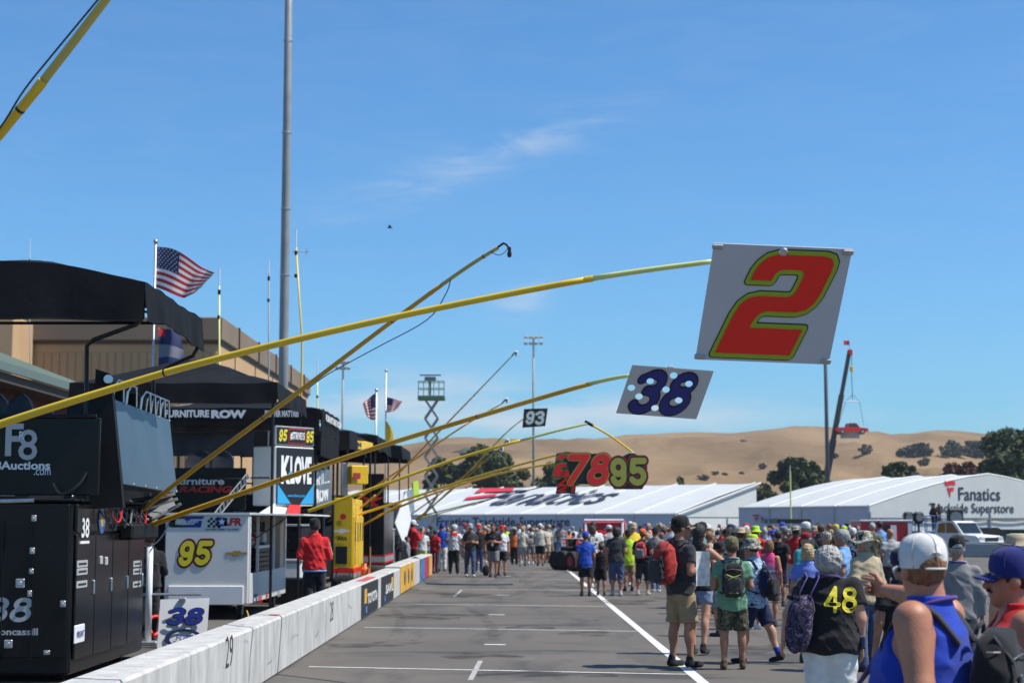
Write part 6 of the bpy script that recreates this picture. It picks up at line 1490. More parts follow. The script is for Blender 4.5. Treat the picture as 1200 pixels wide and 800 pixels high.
# truss stay
a, b = at(63,607,18.9), at(103,546,19.3); d = (b-a); n_ = d.cross(UY).normalized()*.045
tr = MB(); tr.tube([a+n_, b+n_], .009, 6); tr.tube([a-n_, b-n_], .009, 6); ts = tr.build('truss_stay', mCHROME, wg)
for k in range(9):
    p, q = a+d*(k/9), a+d*((k+1)/9); mb = MB(); mb.tube([p+n_*(1 if k % 2 else -1), q+n_*(-1 if k % 2 else 1)], .007, 5); mb.build('web', mCHROME, ts)
for e in (a, b): mb = MB(); mb.lathe(e, [(.06,-.015),(.06,.015)], 12, axis=(0,1,0)); mb.build('pivot', mCHROME, ts)
for (p0, p1, p2) in (((150,592),(205,578),22.2),((158,600),(208,584),22.0),((172,612),(212,590),22.4)):
    mb = MB(); mb.tube([at(*p0,p2), at(*p1,p2)], .022, 6); mb.build('slide_rail', mCHROME, wg)
mb = MB(); mb.plate([at(152,584,22.6), at(178,606,22.0), at(206,592,22.6), at(200,578,23.0)], .03); mb.build('tray', mALU, wg)
mb = MB(); p = at(105,505,19.2); mb.box(p, (.10,.06,.10), bev=.01); mb.build('bracket', mCHROME, wg)
mb = MB(); p = at(98,516,19.2); mb.box(p, (.12,.06,.03), bev=.01); mb.build('bracket', mCHROME, wg)
mb = MB(); p = at(145,622,22.25); mb.box((FX+.10, p.y-.6, p.z), (.18,1.5,.20), bev=.03); mb.build('pole_mount', mBLACKM, wg)
canopy(wg, -7.9, -4.06, 18.7, 22.2, 4.38, 4.58, .42, 1.0, top=.40, arch=.25)
mb = MB(); mb.tube([at(167,350,18.8), at(167,372,18.85), at(160,380,18.9), at(110,398,19.3), at(102,405,19.4), at(101,470,19.4), at(101,590,19.4)], .026, 8); mb.build('canopy_post', mTUBE, wg, smooth=True)
mb = MB(); mb.tube([at(232,385,22.1), at(231,408,22.1), at(226,417,22.1), at(200,428,22.3), at(180,440,22.5), at(178,560,22.4)], .026, 8); mb.build('canopy_post', mTUBE, wg, smooth=True)
for x in (-7.6,): 
    for y in (19,22): mb = MB(); mb.tube([(x,y,1.97),(x,y,4.4)], .026, 8); mb.build('canopy_post', mTUBE, wg)

for k in range(9):
    a = side_pt(118+k*6, 596+3*math.sin(k*2.1), FX+.06); mb = MB(); mb.tube(smooth_path([a, a+Vector((.05,.10,-.10-.03*(k%3))), a+Vector((.07,.28,-.16-.06*(k%2))), a+Vector((.04,.5,.02))], 4), .011, 5); mb.build('cable_loop', (mINK,mINK,mRED,mINK,mALU)[k % 5], wg)
for k in range(5):
    p = at(128+k*7, 606+2*(k%2), 21.2); mb = MB(); mb.lathe(p, [(.05,-.03),(.055,0),(.05,.03)], 12, axis=(1,.2,0)); mb.build('headset', mBLACKM, wg); mb = MB(); mb.tube([p+Vector((0,-.02,.0)), p+Vector((.02,.02,.13)), p+Vector((.0,.10,.14)), p+Vector((0,.15,0))], .008, 5); mb.build('headband', mBLACKM, wg)
for k in range(7):
    mb = MB(); x = -7.2+k*.33; mb.box((x, FY-.035, 1.0), (.012,.012,1.5)); mb.build('door_rib', mBLACKM, wg)
mb = MB(); mb.tube(smooth_path([at(106,540,19.1), at(98,560,18.9), at(84,574,18.8), at(70,578,18.8), at(62,566,18.85)], 4), .012, 6); mb.build('hanging_cable', mINK, wg)
# ---------- small white 38 board standing on the ground
r = thing('pit_sign_board', 'white board numbered 38 standing on the ground before the white cart', 'sign', (at(216,750,24).x, 24, 0))
q = [at(186,749,24.0), at(241,738,24.0), at(246,700,24.12), at(189,702,24.12)]
q = [Vector((p.x,p.y,max(p.z,.0))) for p in (at(184,760,23.95), at(241,760,23.95), at(245,700,24.15), at(188,702,24.15))]
mb = MB(); mb.plate(q, .02); bd = mb.build('board', mWHITE, r)
uu = (q[1]-q[0]).normalized(); vv = ((q[3]+q[2])-(q[0]+q[1])).normalized()
numerals('38', at(217,722,24.03), uu, vv, .50, .24, [(.055, mINK), (0, mBLUE)], r, stroke=.21, shear=.22, lift=.004)
V, F = shape_sdf(lambda X, Y: np.abs(np.hypot(X/1.9, Y)-.12)-.018, -.3,.3,-.2,.2, 40); decal(V, F, at(215,748,23.97), uu, vv, mNAVY, r, .006)
lettering('FORD', at(217,747,23.97), uu, vv, .26, .08, mBLUE, r, bold=.02, shear=.2, lift=.010)
mb = MB(); p = at(214,702,24.12); mb.box(p, (.10,.05,.05), bev=.01); mb.build('hinge', mALU, r)

# ---------- white cart 95
c95 = thing('tool_cart', 'white tool cart numbered 95 with sponsor marks and open side door', 'tool cart', (-5.5, 33.4, 0))
Xl, Xr, Ya, Yb = at(193,660,31).x, at(291,660,31).x, 31.0, 36.0; Zt = at(242,603,31).z; Zb = .28
mb = MB(); mb.box(((Xl+Xr)/2, Ya+.03, (Zt+Zb)/2), (Xr-Xl,.06,Zt-Zb), bev=.015); fp = mb.build('end_panel', M('cart_white', (.60,.60,.57), .38, var=.04, vscale=2), c95)
mb = MB(); mb.box(((Xl+Xr)/2, Ya-.02, at(0,697,31).z), ((Xr-Xl)*.9,.05,.34), bev=.012); mb.build('lower_flap', mWHITE, c95)
mb = MB(); mb.box((Xl+.03, (Ya+Yb)/2, (Zt+Zb)/2), (.06,Yb-Ya-.15,Zt-Zb)); mb.build('far_side', MATS['cart_white'], c95)
mb = MB(); mb.box(((Xl+Xr)/2, Yb, (Zt+Zb)/2), (Xr-Xl,.06,Zt-Zb)); mb.build('back_panel', MATS['cart_white'], c95)
mb = MB(); mb.box(((Xl+Xr)/2, (Ya+Yb)/2, Zt+.02), (Xr-Xl+.04,Yb-Ya+.06,.04)); mb.build('roof', MATS['cart_white'], c95)
mb = MB(); mb.box(((Xl+Xr)/2, (Ya+Yb)/2, .30), (Xr-Xl-.14,Yb-Ya-.2,.06)); mb.build('floor', mALU, c95)
for x in (Xl+.2,Xr-.2):
    for y in (Ya+.4,Yb-.4): caster(c95, x, y, .14)
mb = MB(); mb.box((Xr, (Ya+Yb)/2, .55), (.05,Yb-Ya-.1,.54), bev=.01); lp_ = mb.build('side_skirt', MATS['cart_white'], c95)
mb = MB(); mb.box((Xr-.45, (Ya+Yb)/2, 1.25), (.06,Yb-Ya-.2,1.0)); mb.build('inner_wall', mBLACKM, c95)
for y in (Ya+.08, Ya+1.1, Ya+3.2, Yb-.08):
    mb = MB(); mb.box((Xr-.0, y, 1.33), (.05,.06,1.03)); mb.build('door_post', mWHITE, c95)
mb = MB(); mb.box((Xr-.02, Ya+2.1, 1.28), (.035,2.1,.05)); mb.build('shelf_rail', mWHITE, c95)
for k in range(5):
    mb = MB(); mb.box((Xr-.22, Ya+2.1, .86+k*.09), (.40,2.0,.075), bev=.008); mb.build('drawer', mBLACK, c95)
for k, (yy, cc) in enumerate(((1.3,'lightgrey'),(1.8,'red'),(2.4,'grey'),(2.9,'white'))):
    mb = MB(); mb.box((Xr-.22, Ya+yy, 1.39+.02*k), (.22,.30,.16+.05*(k % 2)), bev=.03); mb.build('parts_bin', CL[cc], c95)
mb = MB(); mb.plate([(Xr+.03,Ya+.1,Zt+.03),(Xr+.95,Ya+.3,Zt+.02),(Xr+.95,Yb-.2,Zt+.02),(Xr+.03,Yb-.1,Zt+.03)], .03); mb.build('lifted_door', mWHITE, c95)
mb = MB(); mb.tube([(Xr+.0,Ya+.3,1.4),(Xr+.7,Ya+.35,Zt)], .012, 6); mb.build('gas_strut', mINK, c95)
f95 = lambda px, py: Vector((at(px,py,31).x, Ya, at(px,py,31).z))
numerals('95', f95(229.5,648), UX, UZ, .62, .46, [(.10, mRED), (.07, mINK), (0, M('number_yellow', (.70,.58,.03), .4))], c95, stroke=.25, shear=.20, lift=.005)
# interlocked CS mark
mb_blk = [(-.30,.10),(-.05,.10),(-.05,.06),(-.22,.05),(-.24,-.05),(-.06,-.06),(-.06,-.10),(-.33,-.10),(-.36,-.07),(-.33,.07)]
poly_decal(mb_blk, f95(221,611), UX, UZ, mINK, c95, .006); poly_decal([(-.05,.10),(.30,.10),(.27,.05),(.04,.05),(.04,.025),(.26,.02),(.24,-.10),(-.06,-.10),(-.05,-.055),(.12,-.05),(.13,-.025),(-.05,-.02)], f95(220,611), UX, UZ, mBLUE, c95, .007)
lettering('CIRCLE SPORT', f95(219,611), UX, UZ, .42, .045, mDECALW, c95, bold=.04, lift=.011)
# checkered flag + LFR
for i in range(5):
    for j in range(4):
        if (i+j) % 2 == 0: poly_decal([(0,0),(.05,.0),(.055,.045),(.005,.045)], f95(243+i*3.0, 617.5-j*2.9+i*.2), UX, UZ, mINK, c95, .006, 'check')
poly_decal([(-.09,.09),(.09,.07),(.10,-.07),(-.10,-.09)], f95(260,611), UX, UZ, mBLUE, c95, .006)
poly_decal([((.07 if a % 2 == 0 else .028)*math.cos(PI/2+a*PI/5), (.07 if a % 2 == 0 else .028)*math.sin(PI/2+a*PI/5)) for a in range(10)], f95(260,611), UX, UZ, mDECALW, c95, .011, 'star')
lettering('LFR', f95(273,611), UX, UZ, .32, .14, mRED, c95, bold=.05, shear=.1, lift=.006)
lettering('LEAVINE FAMILY RACING', f95(260,620), UX, UZ, .60, .035, mINK, c95, bold=.02)
lettering('CHEVROLET', f95(276,655.5), UX, UZ, .38, .035, mDECALG, c95, bold=.0)
mGOLD = M('gold_emblem', (.52,.30,.06), .35, metal=.4)
poly_decal([(-.20,.03),(-.07,.03),(-.06,.055),(.08,.055),(.075,.03),(.20,.03),(.19,-.02),(.06,-.02),(.05,-.05),(-.08,-.05),(-.075,-.02),(-.21,-.02)], f95(277,648.5), UX, UZ, mALU, c95, .005); poly_decal([(-.17,.02),(-.05,.02),(-.045,.042),(.065,.042),(.06,.02),(.17,.02),(.165,-.012),(.045,-.012),(.04,-.038),(-.065,-.038),(-.06,-.012),(-.175,-.012)], f95(277,648.5), UX, UZ, mGOLD, c95, .009)
V, F = shape_sdf(lambda X, Y: np.hypot(X, Y)-.045, -.06,.06,-.06,.06, 14); decal(V, F, f95(203,609), UX, UZ, mRED, c95, .006)
sk = lambda px, py: Vector((Xr+.03, Xr/((px-600)/FPX), at(px,py,Xr/((px-600)/FPX)).z))
for (px, py, t_, w_, h_, mt) in ((300,701,'CS',.5,.16,mBLUE),(306,702,'LFR',.5,.13,mRED),(314,698,'F',.25,.14,mRED),(328,695,'DE',.4,.12,mDECALG)):
    lettering(t_, sk(px,py), UY, UZ, w_, h_, mt, c95, bold=.03, lift=.006)
# K-LOVE monitor box turned toward the lane
kb0 = at(322,598,33.2); rot = math.atan2(.9,.63)
kb = thing('monitor_box', 'white monitor box with black lettered front on the white cart', 'monitor', (kb0.x, 33.2, Zt+.05))
fu = Vector((.63,.9,0)).normalized(); fn = Vector((fu.y,-fu.x,0)); FW = 1.12
z0, z1 = at(320,592,33.2).z, at(320,522,33.2).z; z2 = at(320,497,33.2).z
o0 = Vector((kb0.x,33.2,0))
def kp(s_, z): return o0+fu*s_+UZ*z
mb = MB(); mb.box(o0+fu*FW/2-fn*.30+UZ*(z0+z1)/2, (FW,.60,z1-z0), axes=(fu,-fn,UZ), bev=.02); mb.build('case', MATS['cart_white'], kb)
mb = MB(); mb.plate([kp(.03,z0+.03), kp(FW-.03,z0+.03), kp(FW-.03,z1-.03), kp(.03,z1-.03)], .02); fr = mb.build('front_panel', mINK, kb); fr.location = fn*.025
mb = MB(); mb.box(o0+fu*FW/2-fn*.06+UZ*(z1+z2)/2, (FW,.10,z2-z1-.04), axes=(fu,-fn,UZ), bev=.01); mb.build('header_frame', mALU, kb)
mb = MB(); mb.plate([kp(.04,z1+.04), kp(FW-.04,z1+.04), kp(FW-.04,z2-.05), kp(.04,z2-.05)], .01); hp = mb.build('header_panel', mINK, kb); hp.location = fn*.005
lettering('K', kp(.26,(z0+z1)/2+.12)+fn*.03, fu, UZ, .26, .55, mDECALW, kb, bold=.05); lettering('LOVE', kp(.70,(z0+z1)/2+.12)+fn*.03, fu, UZ, .62, .55, mDECALW, kb, bold=.05)
V, F = shape_sdf(lambda X, Y: np.hypot(X, Y)-.07, -.1,.1,-.1,.1, 16); decal(V, F, kp(.40,(z0+z1)/2+.02)+fn*.03, fu, UZ, M('sky_blue_vinyl', (.03,.32,.62), .4), kb, .008)
for pts in ([(.04,z0+.04),(.42,z0+.04),(.04,z0+.42)], [(FW-.04,z0+.04),(FW-.04,z0+.42),(FW-.42,z0+.04)]):
    mb = MB(); mb._add([kp(*p)+fn*.030 for p in pts], [(0,1,2)]); mb.build('corner_mark', MATS['sky_blue_vinyl'], kb)
lettering('www.klove.com', kp(.57,z0+.20)+fn*.03, fu, UZ, .50, .06, MATS['sky_blue_vinyl'], kb, bold=.02)
numerals('95', kp(.20,(z1+z2)/2)+fn*.008, fu, UZ, .24, .24, [(0, MATS['number_yellow'])], kb, stroke=.24); numerals('95', kp(.98,(z1+z2)/2)+fn*.008, fu, UZ, .22, .24, [(0, MATS['number_yellow'])], kb, stroke=.24)
mb = MB(); mb.box(kp(.60,(z1+z2)/2)+fn*.008, (.48,.008,.30), axes=(fu,-fn,UZ)); mb.build('red_frame', mRED, kb); mb = MB(); mb.box(kp(.60,(z1+z2)/2)+fn*.014, (.45,.008,.26), axes=(fu,-fn,UZ)); mb.build('slogan_panel', mINK, kb)
lettering('#STRIVE15', kp(.60,(z1+z2)/2)+fn*.02, fu, UZ, .42, .16, mDECALW, kb, bold=.03)
mb = MB(); mb.plate([at(300,603,32.6), at(350,603,33.6), at(353,589,34.0), at(322,589,33.2)], .03); mb.build('base_skirt', MATS['cart_white'], kb)
mb = MB(); mb.plate([at(336,602.5,33.2), at(352,602.5,33.5), at(352,589,33.9), at(340,590,33.6)], .01); o_ = mb.build('red_skirt_mark', mRED, kb); o_.location = Vector((0,-.03,.02))
# truss stay of the monitor box
a, b = at(252,605,31.2), at(292,556,32.4); d = b-a; n_ = d.cross(UY).normalized()*.05
tr = MB(); tr.tube([a+n_, b+n_], .012, 6); tr.tube([a-n_, b-n_], .012, 6); ts = tr.build('truss_stay', mGREYP, c95)
for k in range(10):
    mb = MB(); mb.box(a+d*((k+.5)/10), (.03,.02,.10)); mb.build('web', mGREYP, ts)

# ---------- dark wagon with seats behind the white cart
fw = thing('pit_wagon', 'black pit wagon with seats under twin canopies lettered in white', 'tool wagon', (-7.2, 37, 0))
mb = MB(); mb.box((-7.1, 37.5, 1.05), (2.6, 3.4, 1.85), bev=.04); mb.build('body', mBLACK, fw)
for x in (-8.0,-6.2):
    for y in (36.3,38.8): caster(fw, x, y, .13)
za, zb = at(250,597,35.6).z, at(250,548,35.6).z
x0_, x1_ = at(200,570,35.6).x, at(288,570,35.6).x
mb = MB(); mb.box(((x0_+x1_)/2, 35.62, (za+zb)/2), (x1_-x0_,.05,zb-za), bev=.01); sb_ = mb.build('sign_board', mPANEL, fw)
lettering('Furniture', at(233,563.5,35.58), UX, UZ, at(262,0,35.58).x-at(204,0,35.58).x, .15, mDECALW, sb_, bold=.03); lettering('RACING', at(241,573,35.58), UX, UZ, at(270,0,35.58).x-at(209,0,35.58).x, .14, mRED, sb_, bold=.05, shear=.2)
for k, px in enumerate((232,256)):
    c = at(px, 552, 36.6); mb = MB(); rows = []
    for j in range(8):
        t_ = j/7; w_ = .30*math.sqrt(max(0.02, 1-(max(0, t_-.5)/.52)**2)); rows.append([(c.x+w_*q, 36.6+.06*math.cos(q*1.4)+.15*t_, c.z-.1+.55*t_) for q in (-1,-.6,0,.6,1)])
    mb.grid(rows); mb.grid([[(p[0],p[1]+.12,p[2]) for p in r_][::-1] for r_ in rows]); edge = [r_[0] for r_ in rows]+[r_[-1] for r_ in rows[::-1]]; mb.grid([edge, [(p[0],p[1]+.12,p[2]) for p in edge]])
    mb.build('seat_back', MATS['seat_navy_vinyl'], fw, smooth=True)
canopy(fw, -8.3, -4.4, 31.9, 36.4, 4.34, 4.95, .40, 3.0, top=.42)
tpC = canopy(fw, -8.6, -4.4, 39.0, 43.3, 4.34, 4.60, .58, 5.0)
mb = MB(); p0, p1 = at(192,478,38.85), at(372,498,38.85); mb.box(((p0.x+p1.x)/2, 38.84, (p0.z+p1.z)/2), (p1.x-p0.x,.03,p0.z-p1.z)); bn = mb.build('banner', mTARP, fw)
lettering('FURNITURE', at(219,484.5,38.82), UX, UZ, at(245,0,38.8).x-at(194,0,38.8).x, .17, mDECALW, bn, bold=.05); lettering('ROW', at(268,485,38.82), UX, UZ, at(288,0,38.8).x-at(248,0,38.8).x, .19, mDECALW, bn, bold=.06)
lettering('DENVER MATTRESS', at(332,484.5,38.82), UX, UZ, at(353,0,38.8).x-at(311,0,38.8).x, .15, mDECALW, bn, bold=.05)
mb = MB(); mb.grid([[(x, 39.1+.04*math.sin(x*5+z), z) for x in np.linspace(-8.4,-5.9,12)] for z in (3.9,3.6,3.25)]); mb.build('mesh_curtain', M('mesh_curtain', (.04,.04,.042), .8, var=.4, vscale=2), fw, smooth=True)
mb = MB(); mb.grid([[(-4.36+.03*math.sin(y*6+z), y, z) for y in np.linspace(39.1,43.2,12)] for z in (4.34,3.9,3.5,3.25)]); cu_ = mb.build('side_curtain', mTARP, fw, smooth=True)
lettering('FURNITURE ROW', Vector((-4.30,41.2,4.15)), UY, UZ, 3.6, .16, mDECALW, fw, bold=.04)
for (x, y) in ((-4.5,32.1),(-4.5,36.2),(-8.2,32.1),(-8.2,36.2),(-4.5,39.2),(-4.5,43.1),(-8.4,39.2),(-8.4,43.1)):
    mb = MB(); mb.tube([(x,y,0.0),(x,y,4.33)], .028, 7); mb.build('canopy_post', mTUBE, fw)
for (y, z0_, z1_) in ((33.2,2.2,3.0),(37.9,2.0,3.1)):
    mb = MB(); mb.tube([(-8.1,y,2.6),(-4.7,y,2.6)], .022, 6); mb.build('rail', mTUBE, fw)
frp = thing('lettered_screen', 'grey blue tilted screen with two lines of tall white letters', 'sign', (at(376,590,41).x, 41, 0))
q = [at(368,594,41.0), at(389,588,41.8), at(387,546,41.6), at(364,545,40.8)]
mb = MB(); mb.plate(q, .06); sc_ = mb.build('screen', M('slate_screen', (.13,.17,.20), .3, coat=.4), frp)
uu = (q[1]-q[0]).normalized(); vv = (q[3]-q[0]).normalized()
lettering('FURNITURE', lerp(lerp(q[0],q[1],.5),lerp(q[3],q[2],.5),.70), uu, vv, .78, .34, mDECALW, frp, bold=.05, lift=.01); lettering('ROW', lerp(lerp(q[0],q[1],.5),lerp(q[3],q[2],.5),.26), uu, vv, .60, .34, mDECALW, frp, bold=.06, lift=.01)
for px in (371,378,385): mb = MB(); mb.tube([at(px,550,41.2), at(px,533,41.2)], .03, 6); mb.build('hanger', mTUBE, frp)
mb = MB(); p = at(378,592,41.3); mb.tube([(p.x,41.4,0),(p.x,41.4,p.z)], .05, 8); mb.build('stand', mTUBE, frp)

# ---------- yellow cart and its monitor
yc = thing('tool_cart', 'tall yellow tool cart with orange and silver stripe', 'tool cart', (at(408,690,44).x, 44, 0))
xa, xb = at(391,640,44).x, at(413,640,44).x; zt_ = at(400,583,44).z
mb = MB(); mb.box(((xa+xb)/2, 44.03, (zt_+.12)/2), (xb-xa,.06,zt_-.12), bev=.012); mb.build('end_panel', mYEL, yc)
mb = MB(); mb.box(((xa+xb)/2, 45.5, (zt_+.12)/2), (xb-xa-.02,2.85,zt_-.16), bev=.02); mb.build('body', mYEL, yc)
for k in range(4):
    mb = MB(); mb.box((xb+.012, 44.45+k*.7, 1.1), (.03,.64,1.6), bev=.01); mb.build('side_door', mYEL, yc)
    mb = MB(); mb.box((xb+.03, 44.45+k*.7, 1.5), (.03,.05,.5), bev=.008); mb.build('vent', mINK, yc)
lettering('PENNZOIL', Vector((xb+.03,44.35,1.35)), UZ*-1, UY, 1.5, .20, mINK, yc, bold=.03, lift=.02)
for (py, h_, mt) in ((668,.12,mORANGER),(674,.12,M('silver_tape', (.5,.5,.5), .35, metal=.4))):
    p = at(402, py, 44); mb = MB(); mb.box(((xa+xb)/2, 44.0, p.z), (xb-xa+.01,.02,h_)); mb.build('stripe', mt, yc); mb = MB(); mb.box((xb+.035, 45.4, p.z), (.012,2.8,h_)); mb.build('stripe', mt, yc)
p = at(401,622,43.99); poly_decal([(-.20,.03),(-.07,.03),(-.06,.06),(.08,.06),(.075,.03),(.20,.03),(.19,-.02),(.06,-.02),(.05,-.05),(-.08,-.05),(-.075,-.02),(-.21,-.02)], p, UX, UZ, mDECALW, yc, .006)
lettering('AAA', at(401,631,43.99), UX, UZ, .26, .10, mINK, yc, bold=.03); V, F = shape_sdf(lambda X, Y: np.hypot(X, Y)-.08, -.1,.1,-.1,.1, 16); decal(V, F, at(402,605,43.99), UX, UZ, mRED, yc, .006)
mb = MB(); mb.box((at(400,648,44).x, 44.0, at(400,650,44).z), (.30,.02,.45), bev=.01); mb.build('dark_hatch', mINK, yc)
ym = thing('monitor_box', 'yellow monitor box on a grey mast above the yellow cart', 'monitor', (at(412,580,44.5).x, 44.5, zt_))
q0, q1 = at(405,567,44.3), at(427,545,44.3); mb = MB(); mb.box(((q0.x+q1.x)/2, 44.6, (q0.z+q1.z)/2), (q1.x-q0.x,.5,q1.z-q0.z), rz=.5, bev=.02); mb.build('case', mYEL, ym)
mb = MB(); p = at(405,545,44.3); mb.box((p.x-.02,44.5,(zt_+p.z)/2+.05), (.12,.12,p.z-zt_)); mb.build('mast', mALU, ym)
mb = MB(); mb.box((at(417,557,44).x, 44.28, at(417,557,44).z), (.20,.02,.16), rz=.5); mb.build('label_plate', mBANR, ym)
aw = thing('yellow_awning', 'yellow awning beam lettered in black above the far pit carts', 'awning', (at(416,520,47).x, 47, 0))
q = [at(395,524,46.2), at(437,527,50.5), at(437,519,50.5), at(395,512,46.2)]
mb = MB(); mb.plate(q, .12); mb.build('beam', mYEL, aw); lettering('A.COM', lerp(lerp(q[0],q[1],.4),lerp(q[3],q[2],.4),.5), (q[1]-q[0]), UZ, 2.2, .14, mINK, aw, bold=.03, lift=.01)
mb = MB(); mb.plate([at(395,513,46.2), at(437,519,50.5), at(425,516,51.5), at(392,511,47.0)], .04); mb.build('top', mYEL, aw)
for px, Y in ((398,46.4),(436,50.4)): p = at(px,520,Y); mb = MB(); mb.tube([(p.x-.05,Y,0),(p.x-.05,Y,p.z)], .035, 6); mb.build('post', mTUBE, aw)

# ---------- black cart with red and silver stripe, farther canopies
bc_ = thing('tool_cart', 'black tool cart with red and silver reflective stripe', 'tool cart', (at(442,680,52).x, 52, 0))
xa, xb = at(425,640,51).x, at(450,640,51).x; mb = MB(); mb.box(((xa+xb)/2, 53.0, 1.22), (xb-xa,4.0,2.0), bev=.03); mb.build('body', mBLACK, bc_)
z_ = at(440,655,51).z
for dz, h_, mt in ((.10,.05,mRED),(0,.15,MATS['silver_tape']),(-.10,.05,mRED)):
    mb = MB(); mb.box(((xa+xb)/2, 50.99, z_+dz), (xb-xa,.02,h_)); mb.build('stripe', mt, bc_); mb = MB(); mb.box((xb+.01, 53, z_+dz), (.02,3.9,h_)); mb.build('stripe', mt, bc_)
for x in (xa+.2,xb-.2):
    for y in (51.4,54.6): caster(bc_, x, y, .13)
mb = MB(); mb.box(((xa+xb)/2, 51.2, 2.75), (xb-xa-.05,.06,.9), bev=.02); mb.build('sign_board', mPANEL, bc_)
lettering('X', at(434,588,51.1), UX, UZ, .8, .28, mRED, bc_, bold=.05, shear=.2)
for (x0_, x1_, y0_, y1_, lab, ze_) in ((-8.4,-4.35,55,61,'black pit canopy right of the yellow awning',4.55),(-8.6,-4.35,67,73,'farthest black pit canopy before the scissor lift',4.75),(-8.2,-4.4,46.2,51.5,'low black pit canopy behind the yellow cart',4.2)):
    cn = thing('pit_canopy', lab, 'canopy', ((x0_+x1_)/2, (y0_+y1_)/2, 0), 0, 'black canopies over the far pits')
    canopy(cn, x0_, x1_, y0_, y1_, ze_, ze_+.30, .50, y0_, sides='frb')
    for x in (x0_+.06,x1_-.06):
        for y in (y0_+.06,y1_-.06): mb = MB(); mb.tube([(x,y,0),(x,y,ze_)], .03, 6); mb.build('canopy_post', mTUBE, cn)
def darkbox(label, x0_, x1_, y0_, y1_, h_, mat=mBLACKM, name='cart_or_backdrop', lid=None):
    r = thing(name, label, 'cart', ((x0_+x1_)/2, (y0_+y1_)/2, 0), 0, 'equipment carts behind the pit wall')
    mb = MB(); mb.box(((x0_+x1_)/2, (y0_+y1_)/2, h_/2+.12), (x1_-x0_, y1_-y0_, h_-.22), bev=.04); mb.build('body', mat, r)
    nd = 3
    for k in range(nd):
        mb = MB(); zz = .35+(h_-.5)*k/nd; mb.box(((x0_+x1_)/2, y0_-.01, zz+(h_-.5)/nd/2), (x1_-x0_-.08,.03,(h_-.5)/nd-.03), bev=.01); dw = mb.build('drawer', mPANEL, r)
        mb = MB(); mb.box(((x0_+x1_)/2, y0_-.04, zz+(h_-.5)/nd*.8), ((x1_-x0_)*.5,.03,.03)); mb.build('pull', mALU, dw)
    mb = MB(); mb.box(((x0_+x1_)/2, (y0_+y1_)/2, h_+.03), (x1_-x0_+.05, y1_-y0_+.05, .05), bev=.01); mb.build('lid', lid or mALU, r)
    for x in (x0_+.12,x1_-.12):
        for y in (y0_+.15,y1_-.15): caster(r, x, y, .09)
    return r
darkbox('tall black equipment cart behind the small 38 board', -7.6,-5.9,26.2,28.4,1.75); darkbox('black equipment cart with grey lid left of the red jacket', -5.9,-4.6,37.5,40.5,1.65)
darkbox('long black equipment cart under the far black canopies', -7.8,-5.2,47.5,51.0,2.5); darkbox('black equipment cart under the second far canopy', -7.6,-4.7,56,60,2.6); darkbox('black equipment cart under the farthest canopy', -7.6,-4.7,68,72,2.5)
darkbox('low grey equipment cart near the wall end', -4.6,-3.8,54.2,55.6,1.5, mGREYP); darkbox('tall dark backdrop added far behind the white cart', -9.6,-8.4,30,46,2.5); darkbox('tall dark backdrop added far behind the yellow cart', -9.8,-8.5,47,72,2.6)  # two long boxes added as backdrop to fill the canopy shade with dark
# tilted white panel and lime sign near the far pits
r = thing('tilted_panel', 'pale tilted panel under a lime sign near the far pits', 'sign', (at(474,620,56).x,56,0))
mb = MB(); mb.plate([at(463,612,56), at(474,640,56), at(482,608,56.6), at(476,575,56.8)], .04); mb.build('panel', MATS['cart_white'], r); mb = MB(); p = at(474,640,56.2); mb.tube([(p.x,56.2,0),(p.x,56.2,p.z)], .04, 6); mb.build('post', mALU, r)
mb = MB(); mb.plate([at(485,583,60), at(492,583,60.3), at(490,563,60.3), at(484,565,60)], .05); mb.build('lime_board', M('lime_paint', (.38,.55,.04), .5), r)
mb = MB(); mb.plate([at(476,602,58), at(486,600,58.4), at(484,572,58.4), at(474,576,58)], .04); mb.build('grey_board', mALU, r)
# items behind the wall
for k, (px, py, Y, lab) in enumerate(((438,678,47,'lower black tyre lying behind the pit wall'),(439,668,47,'upper black tyre stacked behind the pit wall'))):
    p = at(px, py, Y); r = thing('spare_tyre', lab, 'tyre', (p.x, Y, max(0, p.z-.16)), 0, 'tyres stacked behind the pit wall')
    mb = MB(); pr = [(.18,-.13),(.30,-.15),(.355,-.10),(.36,0),(.355,.10),(.30,.15),(.18,.13),(.18,-.13)]; mb.lathe((0,0,.15), pr, 24, cap=False); mb.build('tyre', mRUB, r, smooth=True, local=True)
    mb = MB(); mb.lathe((0,0,.15), [(.18,-.10),(.16,-.05),(.05,-.03),(.05,.03),(.16,.05),(.18,.10)], 20); mb.build('rim', mINK, r, local=True)
r = thing('kit_bag', 'black kit bag with white patch leaning on the yellow cart', 'bag', (at(402,690,42.8).x,42.8,0)); 
V, Q = grid_eval(lambda P: ((((np.abs(P-np.array([0,0,.22]))/np.array([.30,.18,.23]))**3).sum(-1))**(1/3)-1)*.15+wrink(P,.012,5,18), (-.35,-.24,-.02), (.35,.24,.5), .02); mesh_obj('bag', V, Q, CL['black'], r); mb = MB(); mb.box((.02,-.19,.25), (.10,.02,.08)); mb.build('patch', mDECALW, r, local=True)
mb = MB(); mb.tube([(-.18,-.05,.42),(-.12,-.08,.62),(.12,-.08,.62),(.18,-.05,.42)], .015, 6); mb.build('handle', CL['charcoal'], r, local=True)
r = thing('broom', 'wooden handled broom upright behind the pit wall', 'broom', (at(434,690,46).x,46,0)); mb = MB(); p = at(434,640,46); mb.tube([(p.x,46,.15),(p.x,46,p.z)], .018, 6); mb.build('handle', M('wood', (.36,.20,.08), .6), r); mb = MB(); mb.box((p.x,46,.08), (.36,.10,.16), bev=.03); mb.build('bristles', CL['black'], r)
